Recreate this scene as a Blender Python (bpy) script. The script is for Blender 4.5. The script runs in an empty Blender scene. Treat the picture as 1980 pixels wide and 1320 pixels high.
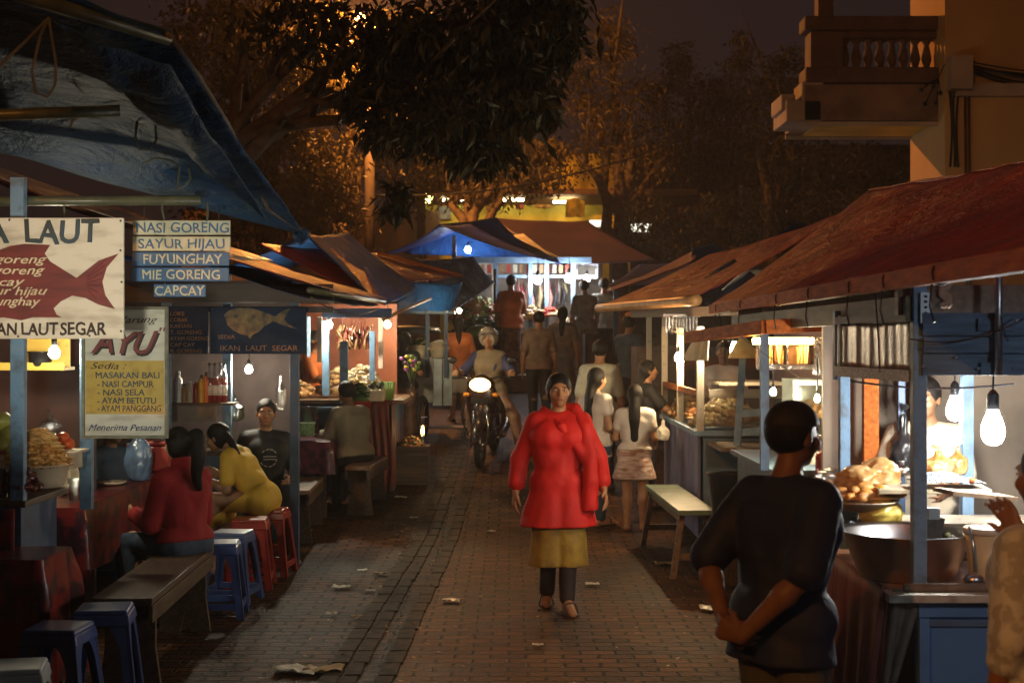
import bpy, bmesh, math, random
import numpy as np
from mathutils import Vector, Matrix, noise
R = math.radians
random.seed(7); np.random.seed(7)
SC = bpy.context.scene
COL = SC.collection

# ------------------------------------------------------------------ camera, world, exposure
F = 2750.0            # focal length in photo pixels (50 mm on 36 mm, 1980 px wide)
CAMZ = 1.85
cam = bpy.data.objects.new('camera', bpy.data.cameras.new('camera'))
cam.data.lens = 50; cam.data.sensor_width = 36; cam.data.clip_end = 600; cam.data.clip_start = 0.1
cam.location = (0, 0, CAMZ); cam.rotation_euler = (R(90), 0, 0)
cam.data.dof.use_dof = True; cam.data.dof.focus_distance = 9.5; cam.data.dof.aperture_fstop = 4.0
COL.objects.link(cam); SC.camera = cam

W = bpy.data.worlds.new("World"); SC.world = W; W.use_nodes = True
nt = W.node_tree; nt.nodes.clear()
wo = nt.nodes.new('ShaderNodeOutputWorld'); wb = nt.nodes.new('ShaderNodeBackground')
tc = nt.nodes.new('ShaderNodeTexCoord'); sx = nt.nodes.new('ShaderNodeSeparateXYZ'); cr = nt.nodes.new('ShaderNodeValToRGB')
nt.links.new(tc.outputs['Generated'], sx.inputs[0]); nt.links.new(sx.outputs['Z'], cr.inputs[0])
cr.color_ramp.elements[0].position = 0.0; cr.color_ramp.elements[0].color = (0.030, 0.015, 0.011, 1)   # town glow low down
cr.color_ramp.elements[1].position = 0.35; cr.color_ramp.elements[1].color = (0.017, 0.013, 0.017, 1)
nt.links.new(cr.outputs[0], wb.inputs['Color']); wb.inputs['Strength'].default_value = 0.66
nt.links.new(wb.outputs[0], wo.inputs[0])

SC.view_settings.view_transform = 'Standard'; SC.view_settings.look = 'None'
SC.view_settings.exposure = 0.0; SC.view_settings.gamma = 1.0
cy = SC.cycles
cy.use_denoising = True; cy.max_bounces = 6; cy.diffuse_bounces = 3; cy.glossy_bounces = 3; cy.transparent_max_bounces = 12
cy.caustics_reflective = False; cy.caustics_refractive = False; cy.sample_clamp_indirect = 2.0; cy.sample_clamp_direct = 0.0

# ------------------------------------------------------------------ places
def gz(y):                                   # the street is level near the camera, then climbs
    t = max(0.0, y - 12.5)
    if t < 1.5: return 0.1 * t * t / 3.0
    if t < 14: return 0.1 * (t - 0.75)
    return 1.325 + 0.02 * (t - 14)
def P(px, py, Y): return Vector(((px - 990) / F * Y, Y, CAMZ - (py - 660) / F * Y))
def PX(px, Y): return (px - 990) / F * Y
def PZ(py, Y): return CAMZ - (py - 660) / F * Y

# ------------------------------------------------------------------ materials
MATS = {}
def M(name, col, rough=.6, metal=0.0, var=.3, scale=7.0, bump=0.0, bscale=60.0, spec=.4, col2=None, transl=0.0, emit=None, es=0.0, stretch=None, detail=4.0, cut=None, coat=0.0, crumple=0.0):
    if name in MATS: return MATS[name]
    m = bpy.data.materials.new(name); m.use_nodes = True; MATS[name] = m
    n = m.node_tree.nodes; l = m.node_tree.links; n.clear()
    out = n.new('ShaderNodeOutputMaterial'); b = n.new('ShaderNodeBsdfPrincipled')
    t = n.new('ShaderNodeTexCoord'); mp = n.new('ShaderNodeMapping'); l.new(t.outputs['Object'], mp.inputs[0])
    if stretch: mp.inputs['Scale'].default_value = stretch
    nz = n.new('ShaderNodeTexNoise'); nz.inputs['Scale'].default_value = scale; nz.inputs['Detail'].default_value = detail
    l.new(mp.outputs[0], nz.inputs['Vector'])
    r = n.new('ShaderNodeValToRGB'); l.new(nz.outputs['Fac'], r.inputs[0])
    c2 = col2 if col2 else tuple(min(1, c * (1 - var)) for c in col)
    c1 = col if col2 else tuple(min(1, c * (1 + var * .6)) for c in col)
    lo, hi = cut if cut else (.35, .65)
    r.color_ramp.elements[0].position = lo; r.color_ramp.elements[1].position = hi
    r.color_ramp.elements[0].color = (*c2, 1); r.color_ramp.elements[1].color = (*c1, 1)
    l.new(r.outputs[0], b.inputs['Base Color'])
    b.inputs['Roughness'].default_value = rough; b.inputs['Metallic'].default_value = metal
    b.inputs['Specular IOR Level'].default_value = spec; b.inputs['Coat Weight'].default_value = coat
    if emit: b.inputs['Emission Color'].default_value = (*emit, 1); b.inputs['Emission Strength'].default_value = es
    if bump:
        nb = n.new('ShaderNodeTexNoise'); nb.inputs['Scale'].default_value = bscale; nb.inputs['Detail'].default_value = 3
        l.new(mp.outputs[0], nb.inputs['Vector'])
        bp = n.new('ShaderNodeBump'); bp.inputs['Strength'].default_value = bump; bp.inputs['Distance'].default_value = .01
        l.new(nb.outputs['Fac'], bp.inputs['Height']); l.new(bp.outputs[0], b.inputs['Normal'])
        if crumple:                               # broad creases under the fine weave
            nc = n.new('ShaderNodeTexNoise'); nc.inputs['Scale'].default_value = 3.4; nc.inputs['Detail'].default_value = 5; nc.inputs['Roughness'].default_value = .62; nc.inputs['Distortion'].default_value = .35
            l.new(t.outputs['Object'], nc.inputs['Vector']); b2 = n.new('ShaderNodeBump'); b2.inputs['Strength'].default_value = crumple; b2.inputs['Distance'].default_value = .12
            l.new(nc.outputs['Fac'], b2.inputs['Height']); l.new(b2.outputs[0], bp.inputs['Normal'])
    last = b.outputs[0]
    if transl:
        tr = n.new('ShaderNodeBsdfTranslucent'); l.new(r.outputs[0], tr.inputs['Color'])
        mx = n.new('ShaderNodeMixShader'); mx.inputs[0].default_value = transl
        l.new(last, mx.inputs[1]); l.new(tr.outputs[0], mx.inputs[2]); last = mx.outputs[0]
    l.new(last, out.inputs[0])
    return m
def EM(name, col, s):                        # a lamp's own glow
    if name in MATS: return MATS[name]
    m = bpy.data.materials.new(name); m.use_nodes = True; MATS[name] = m
    n = m.node_tree.nodes; l = m.node_tree.links; n.clear()
    o = n.new('ShaderNodeOutputMaterial'); e = n.new('ShaderNodeEmission')
    e.inputs[0].default_value = (*col, 1); e.inputs[1].default_value = s; l.new(e.outputs[0], o.inputs[0])
    return m
def GLASS(name, tint=(1, 1, 1), gloss=.18, rough=.05):
    if name in MATS: return MATS[name]
    m = bpy.data.materials.new(name); m.use_nodes = True; MATS[name] = m
    n = m.node_tree.nodes; l = m.node_tree.links; n.clear()
    o = n.new('ShaderNodeOutputMaterial'); a = n.new('ShaderNodeBsdfTransparent'); g = n.new('ShaderNodeBsdfGlossy'); x = n.new('ShaderNodeMixShader')
    a.inputs[0].default_value = (*tint, 1); g.inputs['Roughness'].default_value = rough; x.inputs[0].default_value = gloss
    w = n.new('ShaderNodeTexNoise'); w.inputs['Scale'].default_value = 25; bp = n.new('ShaderNodeBump'); bp.inputs['Strength'].default_value = .25; bp.inputs['Distance'].default_value = .01
    l.new(w.outputs['Fac'], bp.inputs['Height']); l.new(bp.outputs[0], g.inputs['Normal'])
    l.new(a.outputs[0], x.inputs[1]); l.new(g.outputs[0], x.inputs[2]); l.new(x.outputs[0], o.inputs[0])
    return m

# ------------------------------------------------------------------ mesh builder
class MB:
    def __init__(s): s.v = []; s.f = []; s.m = []
    def add(s, v, f, m=0):
        o = len(s.v); s.v += [tuple(p) for p in v]; s.f += [tuple(i + o for i in q) for q in f]; s.m += [m] * len(f); return s
    def box(s, c, d, r=None, m=0, taper=1.0):
        x, y, z = d[0] / 2, d[1] / 2, d[2] / 2; t = taper
        p = [Vector(q) for q in ((-x, -y, -z), (x, -y, -z), (x, y, -z), (-x, y, -z), (-x * t, -y * t, z), (x * t, -y * t, z), (x * t, y * t, z), (-x * t, y * t, z))]
        if r is not None:
            mt = r if isinstance(r, Matrix) else Matrix.Rotation(r[2], 3, 'Z') @ Matrix.Rotation(r[1], 3, 'Y') @ Matrix.Rotation(r[0], 3, 'X')
            p = [mt @ q for q in p]
        c = Vector(c)
        return s.add([q + c for q in p], [(3, 2, 1, 0), (4, 5, 6, 7), (0, 1, 5, 4), (1, 2, 6, 5), (2, 3, 7, 6), (3, 0, 4, 7)], m)
    def bar(s, a, b, w, h, m=0, up=(0, 0, 1)):       # box beam from a to b
        a = Vector(a); b = Vector(b); d = (b - a); L = d.length; d.normalize(); u = Vector(up)
        if abs(d.dot(u)) > .98: u = Vector((0, 1, 0))
        sd = d.cross(u).normalized(); u = sd.cross(d)
        mt = Matrix((sd, d, u)).transposed()
        return s.box((a + b) / 2, (w, L, h), mt, m)
    def tube(s, pts, rad, n=8, m=0, cap=True):
        pts = [Vector(p) for p in pts]; k = len(pts)
        if not isinstance(rad, (list, tuple)): rad = [rad] * k
        vs = []; ref = None
        for i, p in enumerate(pts):
            d = (pts[min(i + 1, k - 1)] - pts[max(i - 1, 0)])
            if d.length < 1e-9: d = Vector((0, 0, 1))
            d.normalize()
            if ref is None: ref = Vector((1, 0, 0)) if abs(d.x) < .8 else Vector((0, 1, 0))
            a = d.cross(ref).normalized(); b = d.cross(a); ref = a.cross(d) * -1 if False else ref
            for j in range(n):
                t = 2 * math.pi * j / n; vs.append(p + (a * math.cos(t) + b * math.sin(t)) * rad[i])
        fs = [(i * n + j, i * n + (j + 1) % n, (i + 1) * n + (j + 1) % n, (i + 1) * n + j) for i in range(k - 1) for j in range(n)]
        if cap: fs += [tuple(range(n))[::-1], tuple((k - 1) * n + j for j in range(n))]
        return s.add(vs, fs, m)
    def lathe(s, c, prof, n=16, m=0, sx=1.0, sy=1.0):
        c = Vector(c); vs = []; k = len(prof)
        for r, z in prof:
            for j in range(n):
                t = 2 * math.pi * j / n; vs.append(c + Vector((r * sx * math.cos(t), r * sy * math.sin(t), z)))
        fs = [(i * n + j, i * n + (j + 1) % n, (i + 1) * n + (j + 1) % n, (i + 1) * n + j) for i in range(k - 1) for j in range(n)]
        if prof[0][0] > 1e-4: fs.append(tuple(range(n))[::-1])
        if prof[-1][0] > 1e-4: fs.append(tuple((k - 1) * n + j for j in range(n)))
        return s.add(vs, fs, m)
    def ell(s, c, r, n=10, k=6, m=0, rot=None, jit=0.0):
        c = Vector(c); vs = []
        if not isinstance(r, (tuple, list, Vector)): r = (r, r, r)
        q = random.random() * 10
        for i in range(k + 1):
            a = math.pi * i / k - math.pi / 2
            for j in range(n):
                t = 2 * math.pi * j / n; p = Vector((math.cos(a) * math.cos(t), math.cos(a) * math.sin(t), math.sin(a)))
                if jit: p *= 1 + jit * noise.noise(p * 1.7 + Vector((q, q, q)))
                p = Vector((p.x * r[0], p.y * r[1], p.z * r[2]))
                if rot is not None: p = rot @ p
                vs.append(c + p)
        return s.add(vs, [(i * n + j, i * n + (j + 1) % n, (i + 1) * n + (j + 1) % n, (i + 1) * n + j) for i in range(k) for j in range(n)], m)
    def prism(s, poly, o, u, w, th, m=0):            # polygon (a,b) in plane (u,w) at o, given thickness along -u x w
        o = Vector(o); u = Vector(u); w = Vector(w); nn = u.cross(w).normalized() * th; k = len(poly)
        f = [o + u * a + w * b for a, b in poly]; vs = f + [p - nn for p in f]
        return s.add(vs, [tuple(range(k)), tuple(range(k, 2 * k))[::-1]] + [(i + k, (i + 1) % k + k, (i + 1) % k, i) for i in range(k)], m)
    def grid(s, fn, nu, nv, m=0):
        vs = [fn(i / nu, j / nv) for i in range(nu + 1) for j in range(nv + 1)]
        return s.add(vs, [(i * (nv + 1) + j, (i + 1) * (nv + 1) + j, (i + 1) * (nv + 1) + j + 1, i * (nv + 1) + j + 1) for i in range(nu) for j in range(nv)], m)
    def build(s, name, mat, parent=None, smooth=False, bevel=0.0, solid=0.0, sub=0):
        return link_mesh(name, np.array(s.v, dtype=float), s.f, mat, parent, smooth, bevel, solid, s.m, sub)
ORG = {}
def link_mesh(name, v, f, mat, parent=None, smooth=False, bevel=0.0, solid=0.0, mi=None, sub=0):
    me = bpy.data.meshes.new(name); o = bpy.data.objects.new(name, me); COL.objects.link(o)
    v = np.asarray(v, dtype=float)
    if parent is None:
        lo, hi = v.min(0), v.max(0); org = Vector(((lo[0] + hi[0]) / 2, (lo[1] + hi[1]) / 2, lo[2])); o.location = org
    else:
        org = ORG[parent.name]; o.parent = parent
    ORG[o.name] = org
    v = v - np.array(org)
    me.from_pydata(v.tolist() if isinstance(f, list) else v, [], f if isinstance(f, list) else f.tolist())
    for m_ in (mat if isinstance(mat, (list, tuple)) else [mat]): me.materials.append(m_)
    if mi and max(mi) > 0: me.polygons.foreach_set('material_index', mi)
    bm = bmesh.new(); bm.from_mesh(me)
    if smooth is False and len(bm.faces) < 20000: bmesh.ops.recalc_face_normals(bm, faces=bm.faces)
    bm.to_mesh(me); bm.free()
    if smooth: me.polygons.foreach_set('use_smooth', [True] * len(me.polygons))
    me.update()
    if bevel: b = o.modifiers.new('bevel', 'BEVEL'); b.width = bevel; b.segments = 2; b.limit_method = 'ANGLE'
    if solid: b = o.modifiers.new('solid', 'SOLIDIFY'); b.thickness = solid; b.offset = 0
    if sub: b = o.modifiers.new('sub', 'SUBSURF'); b.levels = sub; b.render_levels = sub
    return o
def tag(o, label=None, cat=None, group=None, kind=None):
    if label: o['label'] = label
    if cat: o['category'] = cat
    if group: o['group'] = group
    if kind: o['kind'] = kind
    return o
def thing(name, label, cat, loc=(0, 0, 0), rz=0.0, group=None, world=False, kind=None):
    o = bpy.data.objects.new(name, None); COL.objects.link(o); o.empty_display_size = .1
    o.location = loc; o.rotation_euler = (0, 0, rz)
    ORG[o.name] = Vector(loc) if world else Vector((0, 0, 0))
    return tag(o, label, cat, group, kind)
def dup(root, loc, rz=0.0, label=None, group=None):
    r = root.copy(); COL.objects.link(r); r.location = loc; r.rotation_euler = (0, 0, rz)
    if label: r['label'] = label
    if group: r['group'] = group
    for ch in list(root.children):
        c = ch.copy(); COL.objects.link(c); c.parent = r
        for g in list(ch.children):
            d = g.copy(); COL.objects.link(d); d.parent = c
    return r
def nz3(x, y, z=0.0): return noise.noise(Vector((x, y, z)))
def tarp(corners, nu=26, nv=26, sag=.05, wr=.02, seed=0.0, freq=2.2, edge=0.0):
    """draped sheet over four corners a(0,0) b(1,0) c(1,1) d(0,1)"""
    a, b, c, d = [Vector(p) for p in corners]
    def fn(u, v):
        p = a * (1 - u) * (1 - v) + b * u * (1 - v) + c * u * v + d * (1 - u) * v
        s = 4 * u * (1 - u) * .5 + 4 * v * (1 - v) * .5
        q = p * freq
        w = wr * (nz3(q.x * .7 + seed, q.y * .7, q.z) + .6 * nz3(q.x * 2.5, q.y * 2.5 + seed, q.z * 2.5) + .35 * math.sin(9 * u + 5 * v + seed * 3 + 2 * nz3(q.x, q.y, seed)))
        return p + Vector((0, 0, -sag * s * .5 + w * (.35 + .65 * s)))
    mb = MB(); mb.grid(fn, nu, nv); return mb
def text(s, size, mat, o, parent, u=(1, 0, 0), w=(0, 0, 1), shear=0.0, off=0.0, name='lettering', sxy=1.0, ext=.0012, align='LEFT', sp=1.0):
    c = bpy.data.curves.new('t', 'FONT'); c.body = s; c.size = size; c.shear = shear; c.bevel_depth = off; c.bevel_resolution = 0; c.extrude = ext; c.align_x = align; c.space_character = sp; c.resolution_u = 3
    t = bpy.data.objects.new('t', c); COL.objects.link(t)
    dg = bpy.context.evaluated_depsgraph_get(); me = bpy.data.meshes.new_from_object(t.evaluated_get(dg))
    v = np.zeros(len(me.vertices) * 3); me.vertices.foreach_get('co', v); v = v.reshape(-1, 3)
    f = [tuple(p.vertices) for p in me.polygons]
    bpy.data.objects.remove(t); bpy.data.curves.remove(c); bpy.data.meshes.remove(me)
    q = v / size * 2.2; sd_ = sum(map(ord, s)) * .37      # a sign painter's unsteady hand
    v[:, 0] += size * .022 * np.sin(q[:, 1] * 2.1 + q[:, 0] * .9 + sd_); v[:, 1] += size * .026 * np.sin(q[:, 0] * 1.3 + sd_) + size * .012 * np.sin(q[:, 0] * 4.1 + q[:, 1] * 2 + sd_)
    u = np.array(u, float); w = np.array(w, float); nn = np.cross(u, w)
    V = np.array(o) + v[:, :1] * sxy * u + v[:, 1:2] * w + v[:, 2:3] * nn
    return link_mesh(name, V, f, mat, parent)
# ------------------------------------------------------------------ material library
paint = M('blue_grey_paint', (.13, .235, .36), .55, var=.35, scale=14, bump=.25, col2=(.09, .12, .15), cut=(.28, .5))
paint_lt = M('pale_blue_paint', (.25, .40, .56), .5, var=.2, scale=10, bump=.15, col2=(.16, .25, .36), cut=(.3, .6))
paint_dk = M('deep_blue_paint', (.055, .10, .19), .5, scale=9, bump=.15, col2=(.04, .07, .12))
slate = M('slate_painted_plank', (.09, .16, .25), .6, scale=4, bump=.4, bscale=30, col2=(.055, .09, .135), stretch=(1, 1, 9))
wood_dk = M('dark_bench_wood', (.085, .05, .03), .5, scale=5, bump=.3, bscale=25, col2=(.04, .024, .016), stretch=(8, 1.2, 8))
wood_mid = M('worn_brown_wood', (.20, .11, .055), .5, scale=5, bump=.3, bscale=25, col2=(.10, .055, .03), stretch=(8, 1.2, 8))
wood_or = M('orange_brown_timber', (.46, .13, .025), .7, spec=.08, scale=6, bump=.2, bscale=30, col2=(.26, .07, .016), stretch=(6, 1, 6))
wood_cream = M('cream_painted_wood', (.60, .52, .40), .55, scale=20, bump=.3, col2=(.30, .25, .18), cut=(.25, .4))
bamboo_m = M('bamboo', (.36, .20, .085), .4, scale=8, bump=.1, col2=(.22, .11, .045))
pole_m = M('olive_pole', (.10, .105, .06), .35, scale=9, bump=.15, col2=(.05, .055, .035))
steel = M('dull_steel', (.42, .43, .44), .34, metal=.9, scale=6, col2=(.30, .30, .31), bump=.06, bscale=18)
alu = M('aluminium', (.62, .62, .62), .28, metal=1, scale=3, col2=(.45, .45, .45), bump=.1, bscale=14)
foil = M('crinkled_foil', (.5, .5, .52), .25, metal=1, scale=30, bump=1.0, bscale=45, col2=(.3, .3, .33))
black_pl = M('black_plastic', (.012, .012, .014), .3, scale=9, bump=.25, bscale=30, spec=.5)
rubber = M('tyre_rubber', (.02, .02, .02), .7, scale=30)
white_pl = M('white_plastic', (.62, .60, .55), .35, scale=6, var=.15)
cream_pl = M('cream_plastic', (.55, .46, .33), .4, scale=6, var=.2)
red_pl = M('red_plastic', (.33, .03, .02), .33, scale=5, var=.3, spec=.5)
blue_pl = M('blue_plastic', (.035, .065, .19), .3, scale=5, var=.3, spec=.5)
grey_pl = M('grey_white_plastic', (.34, .38, .41), .35, scale=5, var=.2)
tarp_blue = M('blue_tarp', (.014, .055, .14), .55, scale=5, bump=.5, bscale=130, col2=(.018, .055, .10), spec=.18, transl=.05, crumple=.85)
tarp_sheen = M('bright_blue_tarp', (.010, .10, .36), .5, scale=5, bump=.5, bscale=120, col2=(.008, .06, .22), spec=.15, transl=.25, crumple=.85)
tarp_violet = M('violet_blue_tarp', (.045, .085, .28), .5, scale=4, bump=.5, bscale=120, col2=(.06, .055, .17), spec=.15, transl=.3, crumple=.85)
tarp_red = M('red_brown_tarp', (.42, .050, .022), .38, scale=2.6, bump=1.0, bscale=75, col2=(.22, .028, .030), spec=.5, transl=.08, crumple=.85)
tarp_maroon = M('maroon_tarp', (.22, .035, .05), .45, scale=3, bump=.6, bscale=140, col2=(.10, .02, .07), spec=.5, transl=.08, crumple=.85)
tarp_orange = M('orange_violet_tarp', (.34, .09, .035), .35, scale=9, bump=1.0, bscale=110, col2=(.14, .05, .16), spec=.6, transl=.1, crumple=.85)
tarp_navy = M('navy_tarp', (.03, .05, .10), .5, scale=3, bump=.5, bscale=100, col2=(.02, .03, .06), transl=.1, crumple=.85)
silver_tarp = M('silver_tarp_underside', (.38, .39, .40), .36, scale=6, bump=.7, bscale=120, col2=(.26, .27, .29), metal=.35, crumple=.85)
cloth_red = M('red_patterned_oilcloth', (.17, .014, .012), .3, scale=9, bump=.25, bscale=9, col2=(.035, .010, .018), spec=.5, cut=(.42, .52), detail=6)
cloth_mar = M('maroon_printed_oilcloth', (.15, .03, .05), .35, scale=16, bump=.2, bscale=10, col2=(.06, .02, .03), cut=(.45, .52))
cloth_rust = M('rust_red_hanging_cloth', (.22, .045, .028), .6, scale=6, bump=.3, bscale=20, col2=(.09, .022, .02), stretch=(6, 6, .8))
canvas = M('grey_brown_canvas', (.17, .13, .10), .7, scale=10, bump=.3, bscale=60, col2=(.10, .08, .06))
bag_clear = GLASS('clear_plastic_film', (.82, .82, .80), .30, .18)
bag_amber = M('amber_plastic_bag', (.85, .60, .28), .22, scale=14, bump=.8, bscale=22, col2=(.60, .28, .07), transl=.5, spec=.7)
bag_yellow = M('yellow_plastic_bag', (.72, .56, .12), .3, scale=9, bump=.7, bscale=25, col2=(.5, .36, .06), transl=.4)
bag_blue = M('pale_blue_plastic_bag', (.17, .27, .42), .22, scale=10, bump=.6, bscale=20, col2=(.10, .15, .24), transl=.4, spec=.7)
pane = GLASS('display_glass', (.93, .94, .92), .12, .06)
cup_glass = GLASS('cup_glass', (.85, .87, .87), .25, .05)
paper = M('white_paper', (.75, .72, .64), .7, scale=5, var=.15, transl=.3)
shade_paper = M('lit_paper_shade', (.80, .66, .40), .7, scale=5, var=.2, transl=.5)
board_white = M('white_sign_paint', (.62, .62, .53), .5, scale=7, var=.2, bump=.15, bscale=40, col2=(.36, .35, .28), cut=(.28, .52), stretch=(.6, 1, 2), detail=8)
board_cream = M('cream_sign_paint', (.60, .57, .40), .5, scale=11, col2=(.36, .33, .21), cut=(.28, .52), detail=8)
board_yellow = M('mustard_sign_paint', (.50, .36, .075), .5, scale=12, col2=(.38, .26, .05), cut=(.3, .5))
board_blue = M('blue_sign_paint', (.05, .14, .30), .45, scale=11, col2=(.035, .10, .21))
board_navy = M('navy_sign_paint', (.016, .034, .075), .6, scale=9, col2=(.012, .022, .05), spec=.15)
ink_blue = M('blue_letter_paint', (.04, .13, .27), .5, var=.2)
ink_dark = M('dark_letter_paint', (.025, .04, .035), .5, col2=(.04, .09, .14), scale=4)
ink_black = M('black_letter_paint', (.03, .022, .02), .5)
ink_cream = M('cream_letter_paint', (.62, .58, .40), .5, var=.15)
ink_maroon = M('maroon_letter_paint', (.19, .045, .045), .5, var=.2)
ink_ind = M('indigo_letter_paint', (.05, .06, .15), .5)
fish_red = M('maroon_fish_paint', (.17, .03, .032), .5, scale=7, col2=(.10, .022, .024), stretch=(.6, 1, 4))
fish_gold = M('faded_gold_fish_paint', (.26, .17, .07), .6, scale=14, col2=(.06, .05, .045))
ink_faint = M('faded_letter_paint', (.30, .15, .07), .6)
hair_m = M('black_hair', (.010, .008, .007), .5, var=.4, scale=20, bump=.5, bscale=60, stretch=(6, 6, .6), spec=.22)
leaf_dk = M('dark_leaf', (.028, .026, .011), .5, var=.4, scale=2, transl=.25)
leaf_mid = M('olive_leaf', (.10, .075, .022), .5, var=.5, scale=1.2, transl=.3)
bark = M('bark', (.085, .06, .04), .8, var=.4, scale=9, bump=.5, bscale=30)
wall_orange = M('ochre_render', (.52, .32, .13), .8, scale=.8, var=.2, bump=.15, bscale=20, col2=(.42, .25, .10))
wall_pale = M('pale_render', (.46, .36, .27), .8, scale=1.4, bump=.15, col2=(.30, .23, .18), bscale=20)
wall_yel = M('yellow_lit_soffit', (.62, .42, .08), .7, scale=2, var=.25)  # underside colour carries the yellow lamp light from below
stone_brown = M('brown_stone', (.10, .05, .035), .75, scale=3, var=.35, bump=.2)  # darkened for the weak light on the balcony rail and cornice
shop_yel = M('yellow_shop_paint', (.74, .58, .06), .6, scale=2.5, var=.25)
wall_brown = M('brown_rendered_wall', (.22, .13, .07), .8, scale=1.5, var=.3)
concrete = M('concrete_pole', (.13, .10, .075), .8, scale=6, var=.25, bump=.2)
sodium = (1.0, .36, .075)

# ------------------------------------------------------------------ ground
g = bpy.data.materials.new('paving'); g.use_nodes = True; n = g.node_tree.nodes; l = g.node_tree.links
b = n['Principled BSDF']; t = n.new('ShaderNodeTexCoord'); 
nw = n.new('ShaderNodeTexNoise'); nw.inputs['Scale'].default_value = 6; mixv = n.new('ShaderNodeVectorMath'); mixv.operation = 'MULTIPLY_ADD'
l.new(t.outputs['Object'], nw.inputs['Vector']); l.new(nw.outputs['Color'], mixv.inputs[0]); mixv.inputs[1].default_value = (.035, .035, 0); l.new(t.outputs['Object'], mixv.inputs[2])
bk = n.new('ShaderNodeTexBrick'); bk.inputs['Scale'].default_value = 1; bk.inputs['Brick Width'].default_value = .21; bk.inputs['Row Height'].default_value = .11; bk.inputs['Mortar Size'].default_value = .011; bk.inputs['Mortar Smooth'].default_value = .5
bk.inputs['Color1'].default_value = (.112, .050, .023, 1); bk.inputs['Color2'].default_value = (.047, .022, .012, 1); bk.inputs['Mortar'].default_value = (.012, .008, .006, 1)
l.new(mixv.outputs[0], bk.inputs['Vector'])
n2 = n.new('ShaderNodeTexNoise'); n2.inputs['Scale'].default_value = .9; n2.inputs['Detail'].default_value = 6; l.new(t.outputs['Object'], n2.inputs['Vector'])
r2 = n.new('ShaderNodeValToRGB'); r2.color_ramp.elements[0].position = .32; r2.color_ramp.elements[1].position = .68; r2.color_ramp.elements[0].color = (.30, .29, .29, 1); r2.color_ramp.elements[1].color = (1.35, 1.2, 1.05, 1); l.new(n2.outputs['Fac'], r2.inputs[0])
mm = n.new('ShaderNodeMix'); mm.data_type = 'RGBA'; mm.blend_type = 'MULTIPLY'; mm.inputs[0].default_value = 1; l.new(bk.outputs['Color'], mm.inputs[6]); l.new(r2.outputs[0], mm.inputs[7]); l.new(mm.outputs[2], b.inputs['Base Color'])
n3 = n.new('ShaderNodeTexNoise'); n3.inputs['Scale'].default_value = 26; n3.inputs['Detail'].default_value = 4; l.new(t.outputs['Object'], n3.inputs['Vector'])
ad = n.new('ShaderNodeMath'); ad.operation = 'MULTIPLY_ADD'; l.new(bk.outputs['Fac'], ad.inputs[0]); ad.inputs[1].default_value = -1.2; l.new(n3.outputs['Fac'], ad.inputs[2])
bp = n.new('ShaderNodeBump'); bp.inputs['Strength'].default_value = .9; bp.inputs['Distance'].default_value = .016; l.new(ad.outputs[0], bp.inputs['Height']); l.new(bp.outputs[0], b.inputs['Normal'])
rr = n.new('ShaderNodeMapRange'); rr.inputs[3].default_value = .42; rr.inputs[4].default_value = .75; l.new(n2.outputs['Fac'], rr.inputs[0]); l.new(rr.outputs[0], b.inputs['Roughness'])
b.inputs['Specular IOR Level'].default_value = .07
ys = [-22, -5, 0, 6, 10, 12] + [12.5 + .25 * i for i in range(8)] + [16, 20, 24, 26.5, 30, 45, 60, 80]
mb = MB(); mb.v = [(x, y, gz(y)) for y in ys for x in (-50, -6, -1.2, 0, 6, 50)]
mb.f = [(j * 6 + i, j * 6 + i + 1, (j + 1) * 6 + i + 1, (j + 1) * 6 + i) for j in range(len(ys) - 1) for i in range(5)]
gr = mb.build('street', g); tag(gr, kind='structure')
gs = M('drain_stone', (.085, .055, .035), .75, spec=.08, scale=18, bump=.6, bscale=22, col2=(.04, .028, .02))
mb = MB()                                            # sunken drain line of setts along the left edge
random.seed(3)
y = 5.0
while y < 24:
    L = random.uniform(.26, .34)
    x0 = -1.0 + .026 * (y - 7.7)
    for q, wd in ((0, .10), (.115, .09), (.31, .1)):
        mb.box((x0 + q + random.uniform(-.006, .006), y + L / 2, gz(y + L / 2) + .004 + random.uniform(0, .004)), (wd, L - .02, .016), (math.atan((gz(y + L) - gz(y)) / L), 0, random.uniform(-.03, .03)))
    y += L
tag(mb.build('drain_strip', gs, bevel=.004), kind='structure')

# ------------------------------------------------------------------ street lamps (sodium)
def street_lamp(label, x, y, h, arm, power, shown, tgt, cone):
    t = thing('street_lamp', label, 'street lamp', (x, y, gz(y)))
    mb = MB(); mb.tube([(0, 0, 0), (0, 0, h * .5), (0, 0, h)], [.13, .11, .08], 10); mb.build('pole', concrete, t, smooth=True)
    mb = MB(); mb.tube([(0, 0, h - .1), (arm[0] * .3, arm[1] * .3, h + .25), (arm[0] * .7, arm[1] * .7, h + .38), (arm[0], arm[1], h + .4)], .035, 8); mb.build('arm', steel, t, smooth=True)
    mb = MB(); mb.ell((arm[0], arm[1], h + .42), (.16, .3, .09), 12, 6); o = mb.build('lamp_housing', steel, t, smooth=True)
    mb = MB(); mb.ell((arm[0], arm[1], h + .345), (.11, .2, .05), 12, 6); mb.build('lamp_glass', EM('sodium_glass', sodium, 60), t, smooth=True)
    L = bpy.data.lights.new('sodium_light', 'POINT' if shown else 'SPOT'); L.energy = power; L.color = sodium; L.shadow_soft_size = .12
    if not shown: L.spot_size = cone; L.spot_blend = .5
    lo = bpy.data.objects.new('sodium_light', L); COL.objects.link(lo); lo.parent = t; p = Vector((arm[0], arm[1], h + .22)); lo.location = p
    d = Vector(tgt) - (Vector((x, y, gz(y))) + p); lo.rotation_euler = d.to_track_quat('-Z', 'Y').to_euler()
    return t
LAMP_A = 3900; LAMP_B_ASSUMED = 3000
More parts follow.
